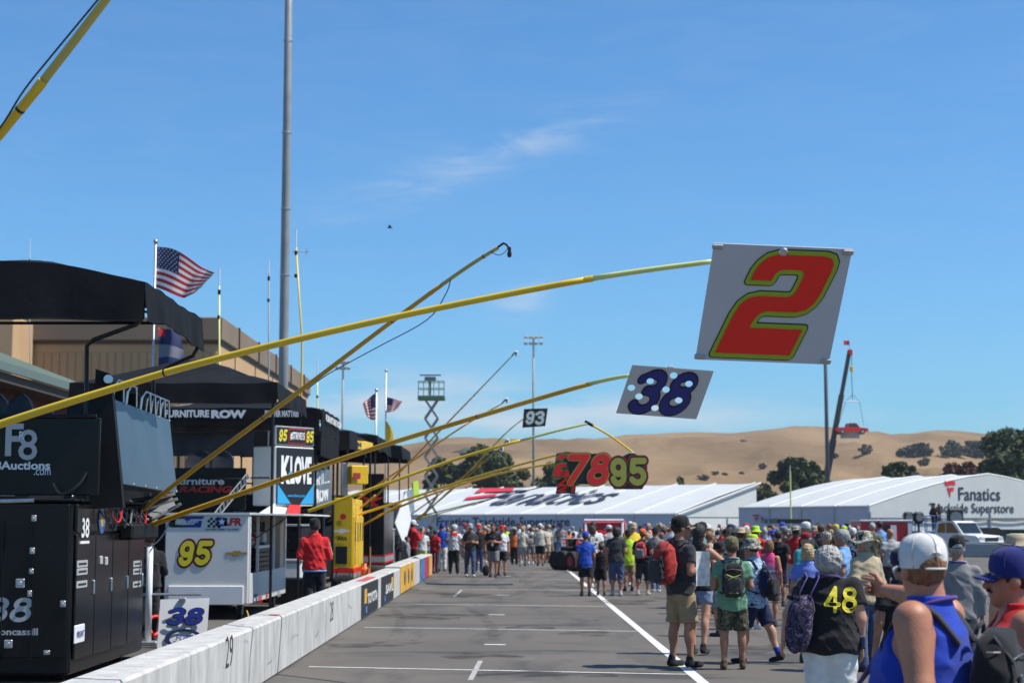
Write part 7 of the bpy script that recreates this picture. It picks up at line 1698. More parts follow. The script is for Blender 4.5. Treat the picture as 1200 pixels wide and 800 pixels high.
r = thing('fuel_can', 'orange fuel can beside the yellow cart', 'can', (at(428,668,45).x,45,.0)); p = at(428,655,45); mb = MB(); mb.lathe((p.x,45,.0), [(.11,0),(.12,.04),(.12,.50),(.10,.58),(.04,.60),(.04,.68)], 18); mb.build('body', M('orange_plastic', (.66,.13,.02), .45), r, smooth=True); mb = MB(); mb.tube([(p.x-.09,45,.55),(p.x-.09,45,.66),(p.x+.03,45,.68)], .02, 6); mb.build('handle', mINK, r)
r = thing('cooler_box', 'white cooler box by the dark carts left of the red jacket', 'cooler', (at(340,668,37).x,37,0)); mb = MB(); p = at(340,668,37); mb.box((p.x,37,p.z), (.55,.4,.36), bev=.04); mb.build('body', mWHITE, r); mb = MB(); mb.box((p.x,37,p.z+.21), (.58,.43,.07), bev=.02); mb.build('lid', mALU, r); mb = MB(); mb.box((p.x,37,(p.z-.18)/2), (.6,.45,p.z-.19)); mb.build('stand', mBLACKM, r)
r = thing('jack_post', 'white upright post beside the black 38 wagon', 'post', (at(176,700,24.6).x,24.6,0)); mb = MB(); p = at(176,640,24.6); mb.tube([(p.x,24.6,0),(p.x,24.6,p.z)], .045, 10); mb.build('tube', mWHITE, r, smooth=True); mb = MB(); mb.tube([(p.x-.1,24.6,at(0,696,24.6).z),(p.x+.75,24.6,at(0,696,24.6).z)], .02, 6); mb.build('arm', mALU, r); mb = MB(); mb.box((p.x,24.6,.03), (.3,.3,.06), bev=.01); mb.build('base', mALU, r)
# air hose over the wall and across the lane
p = at(494,646,51); pts = [Vector((-3.6,51,.4)), Vector((WX-.15,50.6,.735)), Vector((WX+.03,50.3,.66)), Vector((WX+.06,49.8,.2)), Vector((WX+.25,49.2,.025)), Vector((-2.0,48.6,.02)), Vector((-1.2,48.3,.02)), Vector((0,48.45,.02)), Vector((.05,48.45,.02))]
hs = []
for a, b in zip(pts[:-1], pts[1:]): hs += [lerp(a, b, t_) for t_ in (0,.33,.66)]
mb = MB(); mb.tube(hs, .022, 8); ho = mb.build('air_hose', M('teal_hose', (.03,.09,.13), .45), smooth=True); cent(ho); tag(ho, 'blue green air hose lying over the wall and across the lane', 'hose')

# ================================================================== sign poles
def pole(label, P, r0, r1, split=1.0, mat=mYELP, mat2=mLIME, bands=(), name='sign_pole', rings=True, base=True):
    path = smooth_path(P); n = len(path); t = thing(name, label, 'pole', path[0], 0, 'long pit sign poles')
    if len(P) and base and path[0].z > .6 and False: pass
    k = max(1, min(n-1, int(round((n-1)*split)))); rad = [r0+(r1-r0)*i/(n-1) for i in range(n)]
    mb = MB(); mb.tube(path[:k+1], rad[:k+1], 10); mb.build('pole_section', mat, t, smooth=True)
    if k < n-1: mb = MB(); mb.tube(path[k:], [q*.92 for q in rad[k:]], 10); mb.build('pole_section', mat2, t, smooth=True)
    for b in list(bands)+([split] if split < 1 and rings else []):
        i = min(n-2, int((n-1)*b)); d = (path[i+1]-path[i]).normalized(); mb = MB(); mb.lathe(path[i], [(rad[i]*1.0,-.03),(rad[i]*1.07,-.024),(rad[i]*1.07,.024),(rad[i]*1.0,.03)] if b == split else [(rad[i]*1.0,-.008),(rad[i]*1.06,-.006),(rad[i]*1.06,.006),(rad[i]*1.0,.008)], 12, axis=d); mb.build('collar', mat if b == split else mINK, t)
    mb = MB(); d = (path[1]-path[0]).normalized(); mb.lathe(path[0], [(r0*1.5,-.10),(r0*1.6,0),(r0*1.4,.14)], 12, axis=d); mb.build('butt_clamp', mBLACKM, t)
    return t, path
def cable(label, pts, r, mat=mINK):
    mb = MB(); p = smooth_path(pts, 5); mb.tube(p, r, 5); o = mb.build('cable', mat, smooth=True); cent(o); return tag(o, label, 'cable')
pole('thick yellow pole across the top left corner with a cable along it', [Vector((-4.6,10.5,1.9)), at(-260,470,9.2), at(0,157,8.2), at(64,78,8.0), at(127,-4,7.8), at(200,-100,7.6)], .027, .021, .52, mYELP, M('straw_pole', (.56,.46,.10), .42, var=.1), (.45,))
cable('thin black cable taped along the top left yellow pole', [at(-40,200,8.25), at(0,150,8.12), at(28,106,8.03), at(60,66,7.93), at(118,-4,7.75)], .005)
p1 = [Vector((-4.9,13.2,2.15)), at(0,497,12.7), at(120,459,12.4), at(240,424,12.1), at(460,372,11.6), at(690,327,11.1), at(838,306,10.9)]
pole('long yellow pole carrying the big number 2 sign', p1, .033, .0175, .84, mYELP, mLIME, (.45,))
# sign 2
S2q = [at(815,421,11.05), at(971,427,11.05), at(999,292,10.75), at(837,285,10.75)]
s2 = thing('pit_sign', 'large white sign with red number 2 edged in lime and black', 'sign', (S2q[0]+S2q[1]+S2q[2]+S2q[3])/4)
mb = MB(); mb.plate(S2q, .014); mb.build('board', M('sign_white', (.50,.50,.51), .45, var=.03), s2)
uu = (S2q[1]-S2q[0]).normalized(); v0 = (S2q[3]-S2q[0]); nrm = uu.cross(v0).normalized()
def on_sign(px, py): 
    o = at(px,py,1.0)-Vector((0,0,CAMH)); o0 = Vector((0,0,CAMH)); k = (S2q[0]-o0).dot(nrm)/o.dot(nrm); return o0+o*k
cc = on_sign(907,357); hh_ = (on_sign(907,298)-on_sign(907,415)).length; ww_ = (on_sign(971,357)-on_sign(840,357)).length
numerals('2', cc, uu, v0, ww_, hh_, [(.056, mINK), (.045, M('sign_lime', (.30,.42,.02), .45)), (0, mORANGER)], s2, stroke=.3, shear=.42, lift=.004, res=90)
for q in S2q:
    d = ((S2q[0]+S2q[2])/2-q); mb = MB(); mb.box(q+d*.055+nrm*.002, (.07,.022,.035), axes=(uu, nrm, v0.normalized()), bev=.006); mb.build('corner_clip', mALU, s2)
mb = MB(); mb.lathe(on_sign(918,295), [(.03,-.02),(.03,.012),(.022,.02)], 14, axis=nrm); mb.build('swivel_bolt', mCHROME, s2)
mb = MB(); p = on_sign(918,293); mb.tube([at(835,307,10.92), at(880,300,10.95), p-nrm*.03], .014, 8); mb.build('mount_arm', mALU, s2)

pole('yellow pole from the 38 wagon carrying the blue 38 sign', [at(165,619,22.2), at(250,589,21.6), at(420,531,20.3), at(560,488,19.0), at(690,450,17.6), at(738,440,17.2)], .036, .020, .80, mYELO, mLIME, (.3,.62))
S3 = [at(722,484,17.25), at(816,491,17.25), at(836,434,16.95), at(741,428,16.95)]
s3 = thing('pit_sign', 'white sign with dark blue 38 pierced by round holes', 'sign', (S3[0]+S3[2])/2)
uu = (S3[1]-S3[0]).normalized(); v0 = (S3[3]-S3[0]); vv = (v0-uu*v0.dot(uu)).normalized(); nrm = uu.cross(vv); o3 = S3[0]; W3 = (S3[1]-S3[0]).length; H3 = v0.dot(vv); sk = v0.dot(uu)/H3
def pl3(px, py):
    o = at(px,py,1.0)-Vector((0,0,CAMH)); o0 = Vector((0,0,CAMH)); k = (o3-o0).dot(nrm)/o.dot(nrm); p = o0+o*k-o3; return p.dot(uu), p.dot(vv)
HOLES = [pl3(*q) for q in ((789.4,440),(762,446.6),(807.4,449.6),(739.9,454.4),(780.4,456.5),(748.9,464.6),(795.4,469),(767.5,478))]
def pierced(D, X, Y, r):
    for hx, hy in HOLES: D = np.maximum(D, r-np.hypot(X-hx, Y-hy))
    return D
xs = np.linspace(-.02, W3+sk*H3+.02, 190); ysn = np.linspace(-.02, H3+.02, 110); X, Y = np.meshgrid(xs, ysn)
u_ = X-sk*Y; V, F = march(pierced(np.maximum(np.maximum(-u_, u_-W3), np.maximum(-Y, Y-H3)), X, Y, .038), xs, ysn)
mb = MB(); mb._add([o3+uu*p[0]+vv*p[1] for p in V], F); mb._add([o3+uu*p[0]+vv*p[1]-nrm*.012 for p in V], [f[::-1] for f in F]); mb.build('board', MATS['sign_white'], s3)
xa, ya_ = pl3(733,478); xb, yb_ = pl3(823,440); h3 = yb_-ya_; shr = .33
N = (Y-ya_)/h3; Xn = (X-xa)/h3-shr*N; D = np.full(X.shape, 9.0)
wn = ((xb-xa)/h3-shr); sx3 = wn/1.74
for ch, xo in (('3', .06), ('8', .98)):
    for pth in DIG[ch]: D = np.minimum(D, seg_d((Xn-xo*sx3)/sx3, N, pth)-.105)
for li, (off, mat) in enumerate(((.04, mINK), (0, M('deep_blue_vinyl', (.010,.020,.19), .45)))):
    Vn, Fn = march(pierced((D-off)*h3, X, Y, .038), xs, ysn); mbn = MB(); mbn._add([o3+uu*a+vv*b+nrm*(.004*(li+1)) for a, b in Vn], Fn); mbn.build('numeral', mat, s3)
mb = MB(); p = at(786,432,16.98); mb.box(p, (.06,.03,.06), bev=.01); mb.build('swivel_clip', mALU, s3); mb = MB(); mb.tube([at(737,440,17.2), p], .012, 6); mb.build('mount_arm', mALU, s3)

_, path3 = pole('yellow camera pole rising from the 38 wagon over the lane', [at(148,612,22.2), at(230,548,21.2), at(350,459,19.8), at(460,376,18.6), at(540,318,17.8), at(584,290,17.4)], .032, .020, .72, mYELO, M('straw_pole2', (.46,.40,.10), .45, var=.1), (.35,.6,.9))
cm = thing('pole_camera', 'small black camera hanging from the tip of the tall yellow pole', 'camera', at(597,296,17.3))
mb = MB(); mb.tube([at(583,290,17.4), at(590,285,17.35), at(594,287,17.3), at(597,292,17.3)], .012, 7); mb.build('arm', mINK, cm); mb = MB(); mb.box(at(597,294,17.3), (.035,.05,.085), bev=.01); mb.build('body', mINK, cm); mb = MB(); mb.lathe(at(597,298,17.3), [(.018,-.03),(.024,0),(.024,.02)], 10); mb.build('lens', mGLASS, cm)
cable('black cable drooping under the camera pole', [at(360,456,19.7), at(385,438,19.4), at(440,408,18.9), at(500,375,18.3), at(522,345,18.0), at(528,328,17.9)], .006)
cable('short cable loop below the pole camera', [at(575,295,17.45), at(585,299,17.4), at(593,294,17.35), at(596,288,17.3)], .004)

pole('jointed yellow pole bending down to the olive 95 sign', [at(355,601,38), at(440,571,37.5), at(540,536,37), at(640,508,36.2), at(690,496,36)], .040, .024, .66, mYELP, mLIME, (.02,))
pole('drooping outer arm of the jointed pole above the olive 95 sign', [at(690,496,36), at(716,511,35.6), at(742,530,35.3)], .022, .02, 1.0, mYELP)
def cutout(label, txt, px, py, w_, h_, Y, layers, stroke=.27, shear=.2, back=None):
    r = thing('cut_out_sign', label, 'sign', at(px,py,Y), 0, 'cut-out race number signs')
    c = at(px,py,Y); objs = numerals(txt, c, UX, UZ, w_*Y/FPX, h_*Y/FPX, layers, r, stroke=stroke, shear=shear, lift=.006)
    b = numerals(txt, c+Vector((0,.03,0)), UX*-1, UZ, w_*Y/FPX, h_*Y/FPX, [(layers[0][0], mINK)], r, stroke=stroke, shear=-shear, lift=.004, name='back_plate') if False else None
    if back:
        mb = MB(); poly = [(px+dx, py+dy) for dx, dy in back]; mb.plate([at(x,y,Y+.01) for x, y in poly], .02); mb.build('back_plate', mINK, r)
    return r
mBRV = M('bright_red_vinyl', (.80,.02,.02), .45); mOL = M('olive_vinyl', (.40,.37,.05), .45)
r95 = cutout('olive 95 cut-out sign hanging from the jointed pole', '95', 736.5, 553, 43, 34, 35.2, [(.10, M('bright_red_vinyl')), (.07, mINK), (0, mOL)], .26, .0, [(-17,20),(16,20),(22,10),(22,-14),(7,-22),(0,-22),(-10,-17),(-22,-14),(-22,10)])
mb = MB(); mb.box(at(741,532,35.25), (.12,.06,.08), bev=.01); mb.build('hinge', mALU, r95)
r78 = cutout('red 78 cut-out sign in front of the other race numbers', '78', 690, 550, 50, 37, 39.2, [(.06, mINK), (.035, M('edge_gold', (.55,.34,.03), .5)), (0, M('bright_red_vinyl', (.80,.02,.02), .45))], .24, .24, [(-12,17),(14,17),(24,4),(28,-14),(10,-19),(-16,-18),(-27,-12),(-22,8)])
r27 = cutout('red sign edged in green tucked behind the 78', '2', 662, 545, 28, 26, 40.2, [(.07, MATS['leaf_dark'] if False else M('sign_green', (.08,.22,.04), .5)), (0, M('bright_red_vinyl'))], .26, .22, [(-14,13),(14,13),(22,-4),(20,-14),(2,-16),(-10,-14)])
r21 = cutout('small dark red 21 sign below the 78', '21', 663, 572, 22, 9, 40.6, [(0, mRED)], .24, .1, [(-12,6),(11,6),(14,-22),(-6,-22)])
numerals('2', at(659,563,40.55), UX, UZ, .22, .26, [(0, mORANGER)], r21, stroke=.2)
pole('upper of the two low yellow poles reaching the race number signs', [at(383,614,46.5), at(470,587,45), at(560,558,43), at(648,534,41), at(668,531,40.4)], .036, .022, .80, mYELP, mLIME)
pole('lower of the two low yellow poles reaching the 78 sign', [at(425,612,52), at(500,581,48), at(580,556,44), at(660,541,40.5), at(690,537,39.4)], .034, .022, .72, mYELP, mLIME)
pole('slim yellow pole behind carrying the black 93 sign', [at(484,614,66), at(540,562,63), at(590,510,61), at(614,490,60)], .034, .02, .70, mYELP, mLIME)
q = [at(612,501,60), at(639,499,60), at(642,478,60), at(614,479,60)]
r = thing('pit_sign', 'black sign with white 93 before the floodlight pole', 'sign', at(627,490,60)); mb = MB(); mb.plate(q, .03); mb.build('board', mINK, r)
numerals('93', at(627,489.5,59.98), UX, UZ, .66, .48, [(.06, M('dim_lime', (.22,.26,.06), .5)), (0, mDECALW)], r, stroke=.22, shear=.18, lift=.006)
def campole(label, P, tip, clab, r0=.03, r1=.017, split=.7, mat=mYELO):
    _, pa = pole(label, P, r0, r1, split, mat, M('straw_pole2')); Y = P[-1].y; k = Y/FPX
    c_ = thing('pole_camera', clab, 'camera', at(*tip,Y), 0, 'cameras on pole tips'); mb = MB(); mb.tube([P[-1], at(tip[0]-2,tip[1]-1,Y)], .02, 6); mb.build('arm', mINK, c_); mb = MB(); mb.box(at(*tip,Y), (4*k,4*k,6*k), bev=.02); mb.build('body', mDECALW, c_); mb = MB(); mb.lathe(at(tip[0],tip[1],Y)-Vector((0,2.2*k,0)), [(1.2*k,0),(1.4*k,-.6*k)], 10, axis=(0,1,0)); mb.build('lens', mGLASS, c_)
campole('steep yellow camera pole reaching highest behind the 38 pole', [at(425,597,51), at(480,541,50), at(545,474,48.5), at(600,417,47)], (605,414), 'white camera on the steep far yellow pole')
campole('second steep camera pole ending under the 38 pole', [at(383,609,47), at(460,556,46), at(540,501,45), at(588,473,44.2)], (594,469), 'white camera on the second steep pole')
campole('thin far camera pole pointing at the hills', [at(463,616,62), at(520,575,60), at(560,545,58), at(590,522,57)], (595,517), 'white camera on the thin far pole', .026, .015)
campole('lowest thin camera pole in front of the broad tree', [at(473,620,64), at(520,582,62), at(560,548,60), at(577,534,59)], (588,526), 'pale camera on the lowest thin pole', .026, .015)
pole('dark pole slanting low across the left tent roof', [at(494,604,72), at(560,588,70), at(620,574,68), at(652,566,67)], .024, .016, 1.0, mINK)
pole('pale green pole slanting low across the left tent wall', [at(490,608,70), at(530,597,69), at(560,589,68)], .03, .02, 1.0, mLIME)
for k, (a, b, lab) in enumerate((((388,612),(418,590),'short yellow pole stub left of the yellow cart'),((397,616),(440,580),'short yellow pole stub crossing the yellow cart'),((420,618),(470,590),'short yellow pole stub before the black cart'),((378,606),(402,592),'short yellow pole stub under the lettered screen'))):
    pole(lab, [at(*a,45.5+k), at((a[0]+b[0])/2,(a[1]+b[1])/2,45.2+k), at(*b,45+k)], .03, .026, 1.0, mYELO)
# ================================================================== things farther down and beyond
# scissor lift tower
Y = 120.0; k = Y/FPX; p = at(505, 613, Y)
sl_ = thing('scissor_lift', 'raised scissor lift with green platform towering over the pits', 'lift', (p.x, Y, 0))
mGRNP = M('green_paint', (.06,.17,.10), .55)
zp0 = at(505,468,Y).z; hw = 15*k
mb = MB(); mb.box((p.x,Y,zp0+.10), (2*hw+.1,1.3,.30), bev=.03); mb.build('platform', mGRNP, sl_)
for zz in (.75,1.25):
    mb = MB(); mb.tube([(p.x-hw,Y-.6,zp0+zz),(p.x+hw,Y-.6,zp0+zz),(p.x+hw,Y+.6,zp0+zz),(p.x-hw,Y+.6,zp0+zz),(p.x-hw,Y-.6,zp0+zz)], .03, 5); mb.build('guard_rail', mGRNP, sl_)
for t_ in np.linspace(-1,1,6):
    mb = MB(); mb.tube([(p.x+hw*t_,Y-.6,zp0+.2),(p.x+hw*t_,Y-.6,zp0+1.25)], .028, 5); mb.build('rail_post', mGRNP, sl_)
zb_ = 1.0; ns = 7; dz = (zp0-zb_)/ns
for i in range(ns):
    z0_, z1_ = zb_+i*dz, zb_+(i+1)*dz; w_ = 7.5*k
    for sy in (-.35,.35):
        for sg in (-1,1):
            mb = MB(); mb.box((p.x,Y+sy+.03*sg,(z0_+z1_)/2), (math.hypot(2*w_,dz),.06,.15), axes=(Vector((2*w_*sg,0,dz)).normalized(), UY, Vector((-dz*sg,0,2*w_)).normalized())); mb.build('scissor_arm', M('lift_arm_steel', (.24,.255,.24), .5), sl_)
mb = MB(); mb.box((p.x,Y,.6), (2.4,1.3,.6), bev=.06); mb.build('chassis', mGRNP, sl_)
for sx in (-.9,.9):
    for sy in (-.6,.6): mb = MB(); mb.lathe((p.x+sx,Y+sy,.35), [(.3,-.12),(.35,-.08),(.35,.08),(.3,.12)], 14, axis=(0,1,0)); mb.build('wheel', mRUB, sl_)
tc1 = thing('broadcast_camera', 'broadcast camera on a pedestal on the raised lift platform', 'camera', (p.x-.1,Y,zp0+.25)); mb = MB(); mb.tube([(p.x-.1,Y,zp0+.25),(p.x-.1,Y,zp0+1.3)], .07, 6); mb.build('pedestal', mINK, tc1); mb = MB(); mb.box((p.x-.1,Y,zp0+1.45), (.8,.4,.30), bev=.04); mb.build('camera_body', mGREYP, tc1); mb = MB(); mb.box((p.x-.1,Y,zp0+1.72), (1.5,.5,.05)); mb.build('sun_shade', mINK, tc1)

# crane with the hanging pickup
Y = 262.0; k = Y/FPX
b0, b1 = at(966,572,Y), at(995.5,411,Y)
cr = thing('mobile_crane', 'crane with long dark boom leaning right between the tents', 'crane', (b0.x-2,Y,0))
mb = MB()
mDK = M('boom_dark', (.035,.03,.03), .5)
d = (b1-b0)
for i, (f0, f1, w_) in enumerate(((-.12,.35,.62),(.33,.68,.50),(.66,1.0,.38))):
    mb = MB(); a, b = b0+d*f0, b0+d*f1; c_ = (a+b)/2; ax = d.normalized(); mb.box(c_, ((b-a).length,w_*1.3,w_*1.5), axes=(ax, UY, ax.cross(UY))); mb.build('boom_section', mDK, cr)
mb = MB(); mb.box(b1+Vector((.1,0,-.2)), (.7,.6,.9), bev=.1); mb.build('boom_head', mRED, cr)
mb = MB(); mb.box((b0.x-2.5,Y,1.9), (9,2.6,1.6), bev=.15); mb.build('carrier', M('crane_grey', (.25,.24,.22), .5), cr)
mb = MB(); mb.box((b0.x-1.6,Y,3.3), (3.4,2.4,1.4), bev=.2); mb.build('superstructure', mRED, cr)
for i in range(4): mb = MB(); mb.lathe((b0.x-6+i*2.3,Y-1.2,.6), [(.5,-.2),(.6,-.15),(.6,.15),(.5,.2)], 16, axis=(0,1,0)); mb.build('wheel', mRUB, cr)
pc = at(997,502,Y)
mb = MB(); mb.tube([b1+Vector((.35,0,-.3)), at(998,440,Y), at(999,468,Y)], .05, 5); hl = mb.build('hoist_rope', mINK, cr)
mb = MB(); mb.box(at(998,432,Y), (.5,.4,.9), bev=.1); mb.build('hook_block', mYEL, cr)
mb = MB(); mb.tube([at(991,470,Y), at(1007,470,Y)], .06, 5); mb.build('spreader_bar', mALU, cr)
for (a, b) in (((991,470),(983,497)),((1007,470),(1012,497)),((999,462),(991,470)),((999,462),(1007,470))): mb = MB(); mb.tube([at(*a,Y), at(*b,Y)], .03, 4); mb.build('sling', mINK, cr)
mb = MB(); mb.tube([b1, b1+UZ*1.6], .04, 5); mb.build('flag_staff', mALU, cr); mb = MB(); mb.grid([[b1+UZ*(1.6-.7*t_)+Vector((-.9*s_,.1*math.sin(5*s_),0)) for s_ in (0,.33,.66,1)] for t_ in (0,.5,1)]); mb.build('small_flag', mRED, cr)
# a pickup in its own coordinates: x forward
def pickup(name, label, loc, rz, body, s=1.0, hang=False):
    r = thing(name, label, 'pickup', loc, rz); mt = body
    def ext(poly, y0, y1, nm, mat, par=r):
        n = len(poly); mbq = MB(); V = [(a*s, y0*s, b*s) for a, b in poly]+[(a*s, y1*s, b*s) for a, b in poly]
        mbq._add(V, [tuple(range(n)), tuple(range(n,2*n))[::-1]]+[(i, n+i, n+(i+1) % n, (i+1) % n) for i in range(n)]); return mbq.build(nm, mat, par, local=True)
    ext([(-2.75,.55),(-2.78,.95),(-2.72,1.12),(-.75,1.14),(.95,1.16),(2.45,1.06),(2.72,.92),(2.78,.55),(2.2,.42),(-2.2,.42)], -.97, .97, 'body', mt)
    ext([(-.85,1.14),(-.65,1.82),(-.35,1.90),(.55,1.90),(.75,1.84),(1.35,1.15)], -.82, .82, 'cab', mt)
    for y in (-.83,.83):
        ext([(-.62,1.22),(-.50,1.74),(.0,1.80),(.0,1.22)], y-.01, y+.01, 'window', mGLASS); ext([(.08,1.22),(.08,1.80),(.55,1.80),(1.05,1.22)], y-.01, y+.01, 'window', mGLASS)
    ext([(.82,1.80),(1.30,1.20),(1.34,1.20),(.86,1.80)], -.74, .74, 'windscreen', mGLASS)
    ext([(-2.70,1.05),(-2.70,1.16),(-.90,1.17),(-.90,1.05)], -.85, .85, 'bed_liner', mINK)
    for sx in (-1.75,1.72):
        for y in (-.86,.86):
            mbq = MB(); mbq.lathe((sx*s,y*s,.42*s), [(.26*s,-.13*s),(.40*s,-.13*s),(.42*s,-.06*s),(.42*s,.06*s),(.40*s,.13*s),(.26*s,.13*s)], 20, axis=(0,1,0)); wq = mbq.build('wheel', mRUB, r, local=True)
            mbq = MB(); mbq.lathe((sx*s,y*s,.42*s), [(.25*s,-.135*s),(.10*s,-.15*s),(.10*s,.15*s),(.25*s,.135*s)], 14, axis=(0,1,0)); mbq.build('rim', mALU, wq, local=True)
    for y in (-.72,.72):
        mbq = MB(); mbq.box((2.70*s,y*s,.92*s), (.12*s,.40*s,.20*s), bev=.03); mbq.build('headlight', M('lamp_glass'), r, local=True); mbq = MB(); mbq.box((-2.76*s,y*s,.92*s), (.05*s,.20*s,.34*s)); mbq.build('tail_light', mRED, r, local=True)
    mbq = MB(); mbq.box((2.78*s,0,.62*s), (.14*s,1.9*s,.22*s), bev=.04); mbq.build('bumper', mALU, r, local=True); mbq = MB(); mbq.box((2.76*s,0,.85*s), (.06*s,1.0*s,.24*s)); mbq.build('grille', mINK, r, local=True)
    return r
pr_ = pickup('pickup_truck', 'red pickup truck hanging in the air from the crane', (pc.x, Y, at(997,509,Y).z), 0.12, mRED, .92)
mb = MB(); q0, q1 = at(986,506,Y-1), at(1009,513,Y-1); mb.box(((q0.x+q1.x)/2, Y, (q0.z+q1.z)/2), (q1.x-q0.x,.1,q0.z-q1.z)); bn_ = mb.build('hanging_banner', M('banner_grey', (.42,.44,.46), .7, var=.3, vscale=.8)); cent(bn_); tag(bn_, 'pale banner hanging below the suspended red pickup', 'banner')
q = at(976,541,250); 

# right background
Y = 101; x0_, x1_ = at(1009,620,Y).x, at(1068,620,Y).x; zt_ = at(1040,611,Y).z
sh = thing('red_shed', 'red portable shed with dark doorway and pale corner before the right tent', 'shed', ((x0_+x1_)/2, Y+1.5, 0))
mb = MB(); mb.box(((x0_+x1_)/2, Y+1.5, zt_/2), (x1_-x0_,3,zt_), bev=.03); mb.build('wall', mRED, sh)
mb = MB(); mb.box(((x0_+x1_)/2, Y+1.5, zt_+.05), (x1_-x0_+.15,3.15,.12), bev=.02); mb.build('roof', mALU, sh)
a, b = at(1034,640,Y).x, at(1044,640,Y).x; mb = MB(); mb.box(((a+b)/2,Y-.01,zt_*.46), (b-a,.06,zt_*.86)); mb.build('doorway', mINK, sh)
mb = MB(); mb.box((b+.17,Y-.03,zt_*.46), (.34,.06,zt_*.86)); mb.build('open_door', mWHITE, sh)
mb = MB(); mb.box((x1_-.10,Y-.02,zt_/2), (.22,.08,zt_-.1)); mb.build('corner_post', mWHITE, sh)
for i in range(9): mb = MB(); mb.box((x0_+.15+(x1_-x0_-.4)*i/8, Y-.012, zt_/2), (.05,.03,zt_-.1)); mb.build('siding_rib', mRED, sh)
def blue_lift(label, px, Y, ztop_px, wpx):
    p = at(px, 613, Y); k = Y/FPX; r = thing('blue_platform_lift', label, 'lift', (p.x,Y,0), 0, 'blue work platforms before the right tent'); mBL = M('blue_machine_paint', (.02,.13,.36), .5)
    zt_ = at(px,ztop_px,Y).z; w_ = wpx*k
    mb = MB(); mb.box((p.x,Y,zt_-1.05), (w_,1.1,.16), bev=.03); mb.build('platform', mBL, r)
    for zz in (0,-.5): mb = MB(); mb.tube([(p.x-w_/2,Y-.5,zt_+zz),(p.x+w_/2,Y-.5,zt_+zz),(p.x+w_/2,Y+.5,zt_+zz),(p.x-w_/2,Y+.5,zt_+zz),(p.x-w_/2,Y-.5,zt_+zz)], .03, 5); mb.build('guard_rail', mBL, r)
    for t_ in (-.5,-.17,.17,.5): mb = MB(); mb.tube([(p.x+w_*t_,Y-.5,zt_-1),(p.x+w_*t_,Y-.5,zt_)], .03, 5); mb.build('rail_post', mBL, r)
    for sg in (-1,1): mb = MB(); mb.tube([(p.x-w_*.4*sg,Y,.5),(p.x+w_*.4*sg,Y,zt_-1.1)], .08, 5); mb.build('scissor_arm', mBL, r)
    mb = MB(); mb.box((p.x,Y,.40), (w_*.95,1.1,.45), bev=.06); mb.build('chassis', mBL, r)
    for sx in (-.35,.35): mb = MB(); mb.lathe((p.x+w_*sx,Y-.5,.24), [(.2,-.1),(.24,-.06),(.24,.06),(.2,.1)], 12, axis=(0,1,0)); mb.build('wheel', mRUB, r)
    return zt_
zt1 = blue_lift('blue work platform left of the black speakers', 1076, 110, 604, 34); zt2 = blue_lift('blue work platform with crew standing on it', 1104, 112, 604, 40)
for px, w_, lab in ((1066,.6,'small black speaker on the left blue platform'),(1078,.6,'second black speaker on the left blue platform'),(1121,1.0,'big round black fan on the right blue platform')):
    p = at(px, 606, 109); r = thing('speaker', lab, 'speaker', (p.x,109.4,p.z-.5)); mb = MB(); mb.box((p.x,109.4,p.z), (w_,.6,w_*1.2), bev=.12); mb.build('cabinet', mINK, r); mb = MB(); mb.lathe((p.x,109.08,p.z), [(w_*.38,0),(w_*.3,.04)], 14, axis=(0,1,0)); mb.build('grille', mGREYP, r); mb = MB(); mb.box((p.x,109.4,p.z-.9), (.12,.12,1.1)); mb.build('stand', mINK, r)
for q_, (px, lab) in enumerate(((1095,'crew member in black on the right blue platform, left one'),(1100,'crew member in black on the right blue platform, right one'))):
    me, o = VAR[10-q_*4]; ob = bpy.data.objects.new('person', me); COL.objects.link(ob); p = at(px, 613, 111.7); ob.location = (p.x,111.7,zt2-.97); s_ = .98; ob.scale = (s_,s_,s_); ob.rotation_euler.z = 2.6+q_
    for i, m_ in enumerate([SKIN[1],CL['black'],CL['charcoal'],CL['black'],HAIR['dark'],CL['black']]): ob.material_slots[i].link = 'OBJECT'; ob.material_slots[i].material = m_
    tag(ob, lab, 'person', 'crew on the blue platforms')
pickup('pickup_truck', 'white pickup truck parked before the right tent', (at(1120,640,98).x, 98, 0), R(-58), mWHITE, .98)
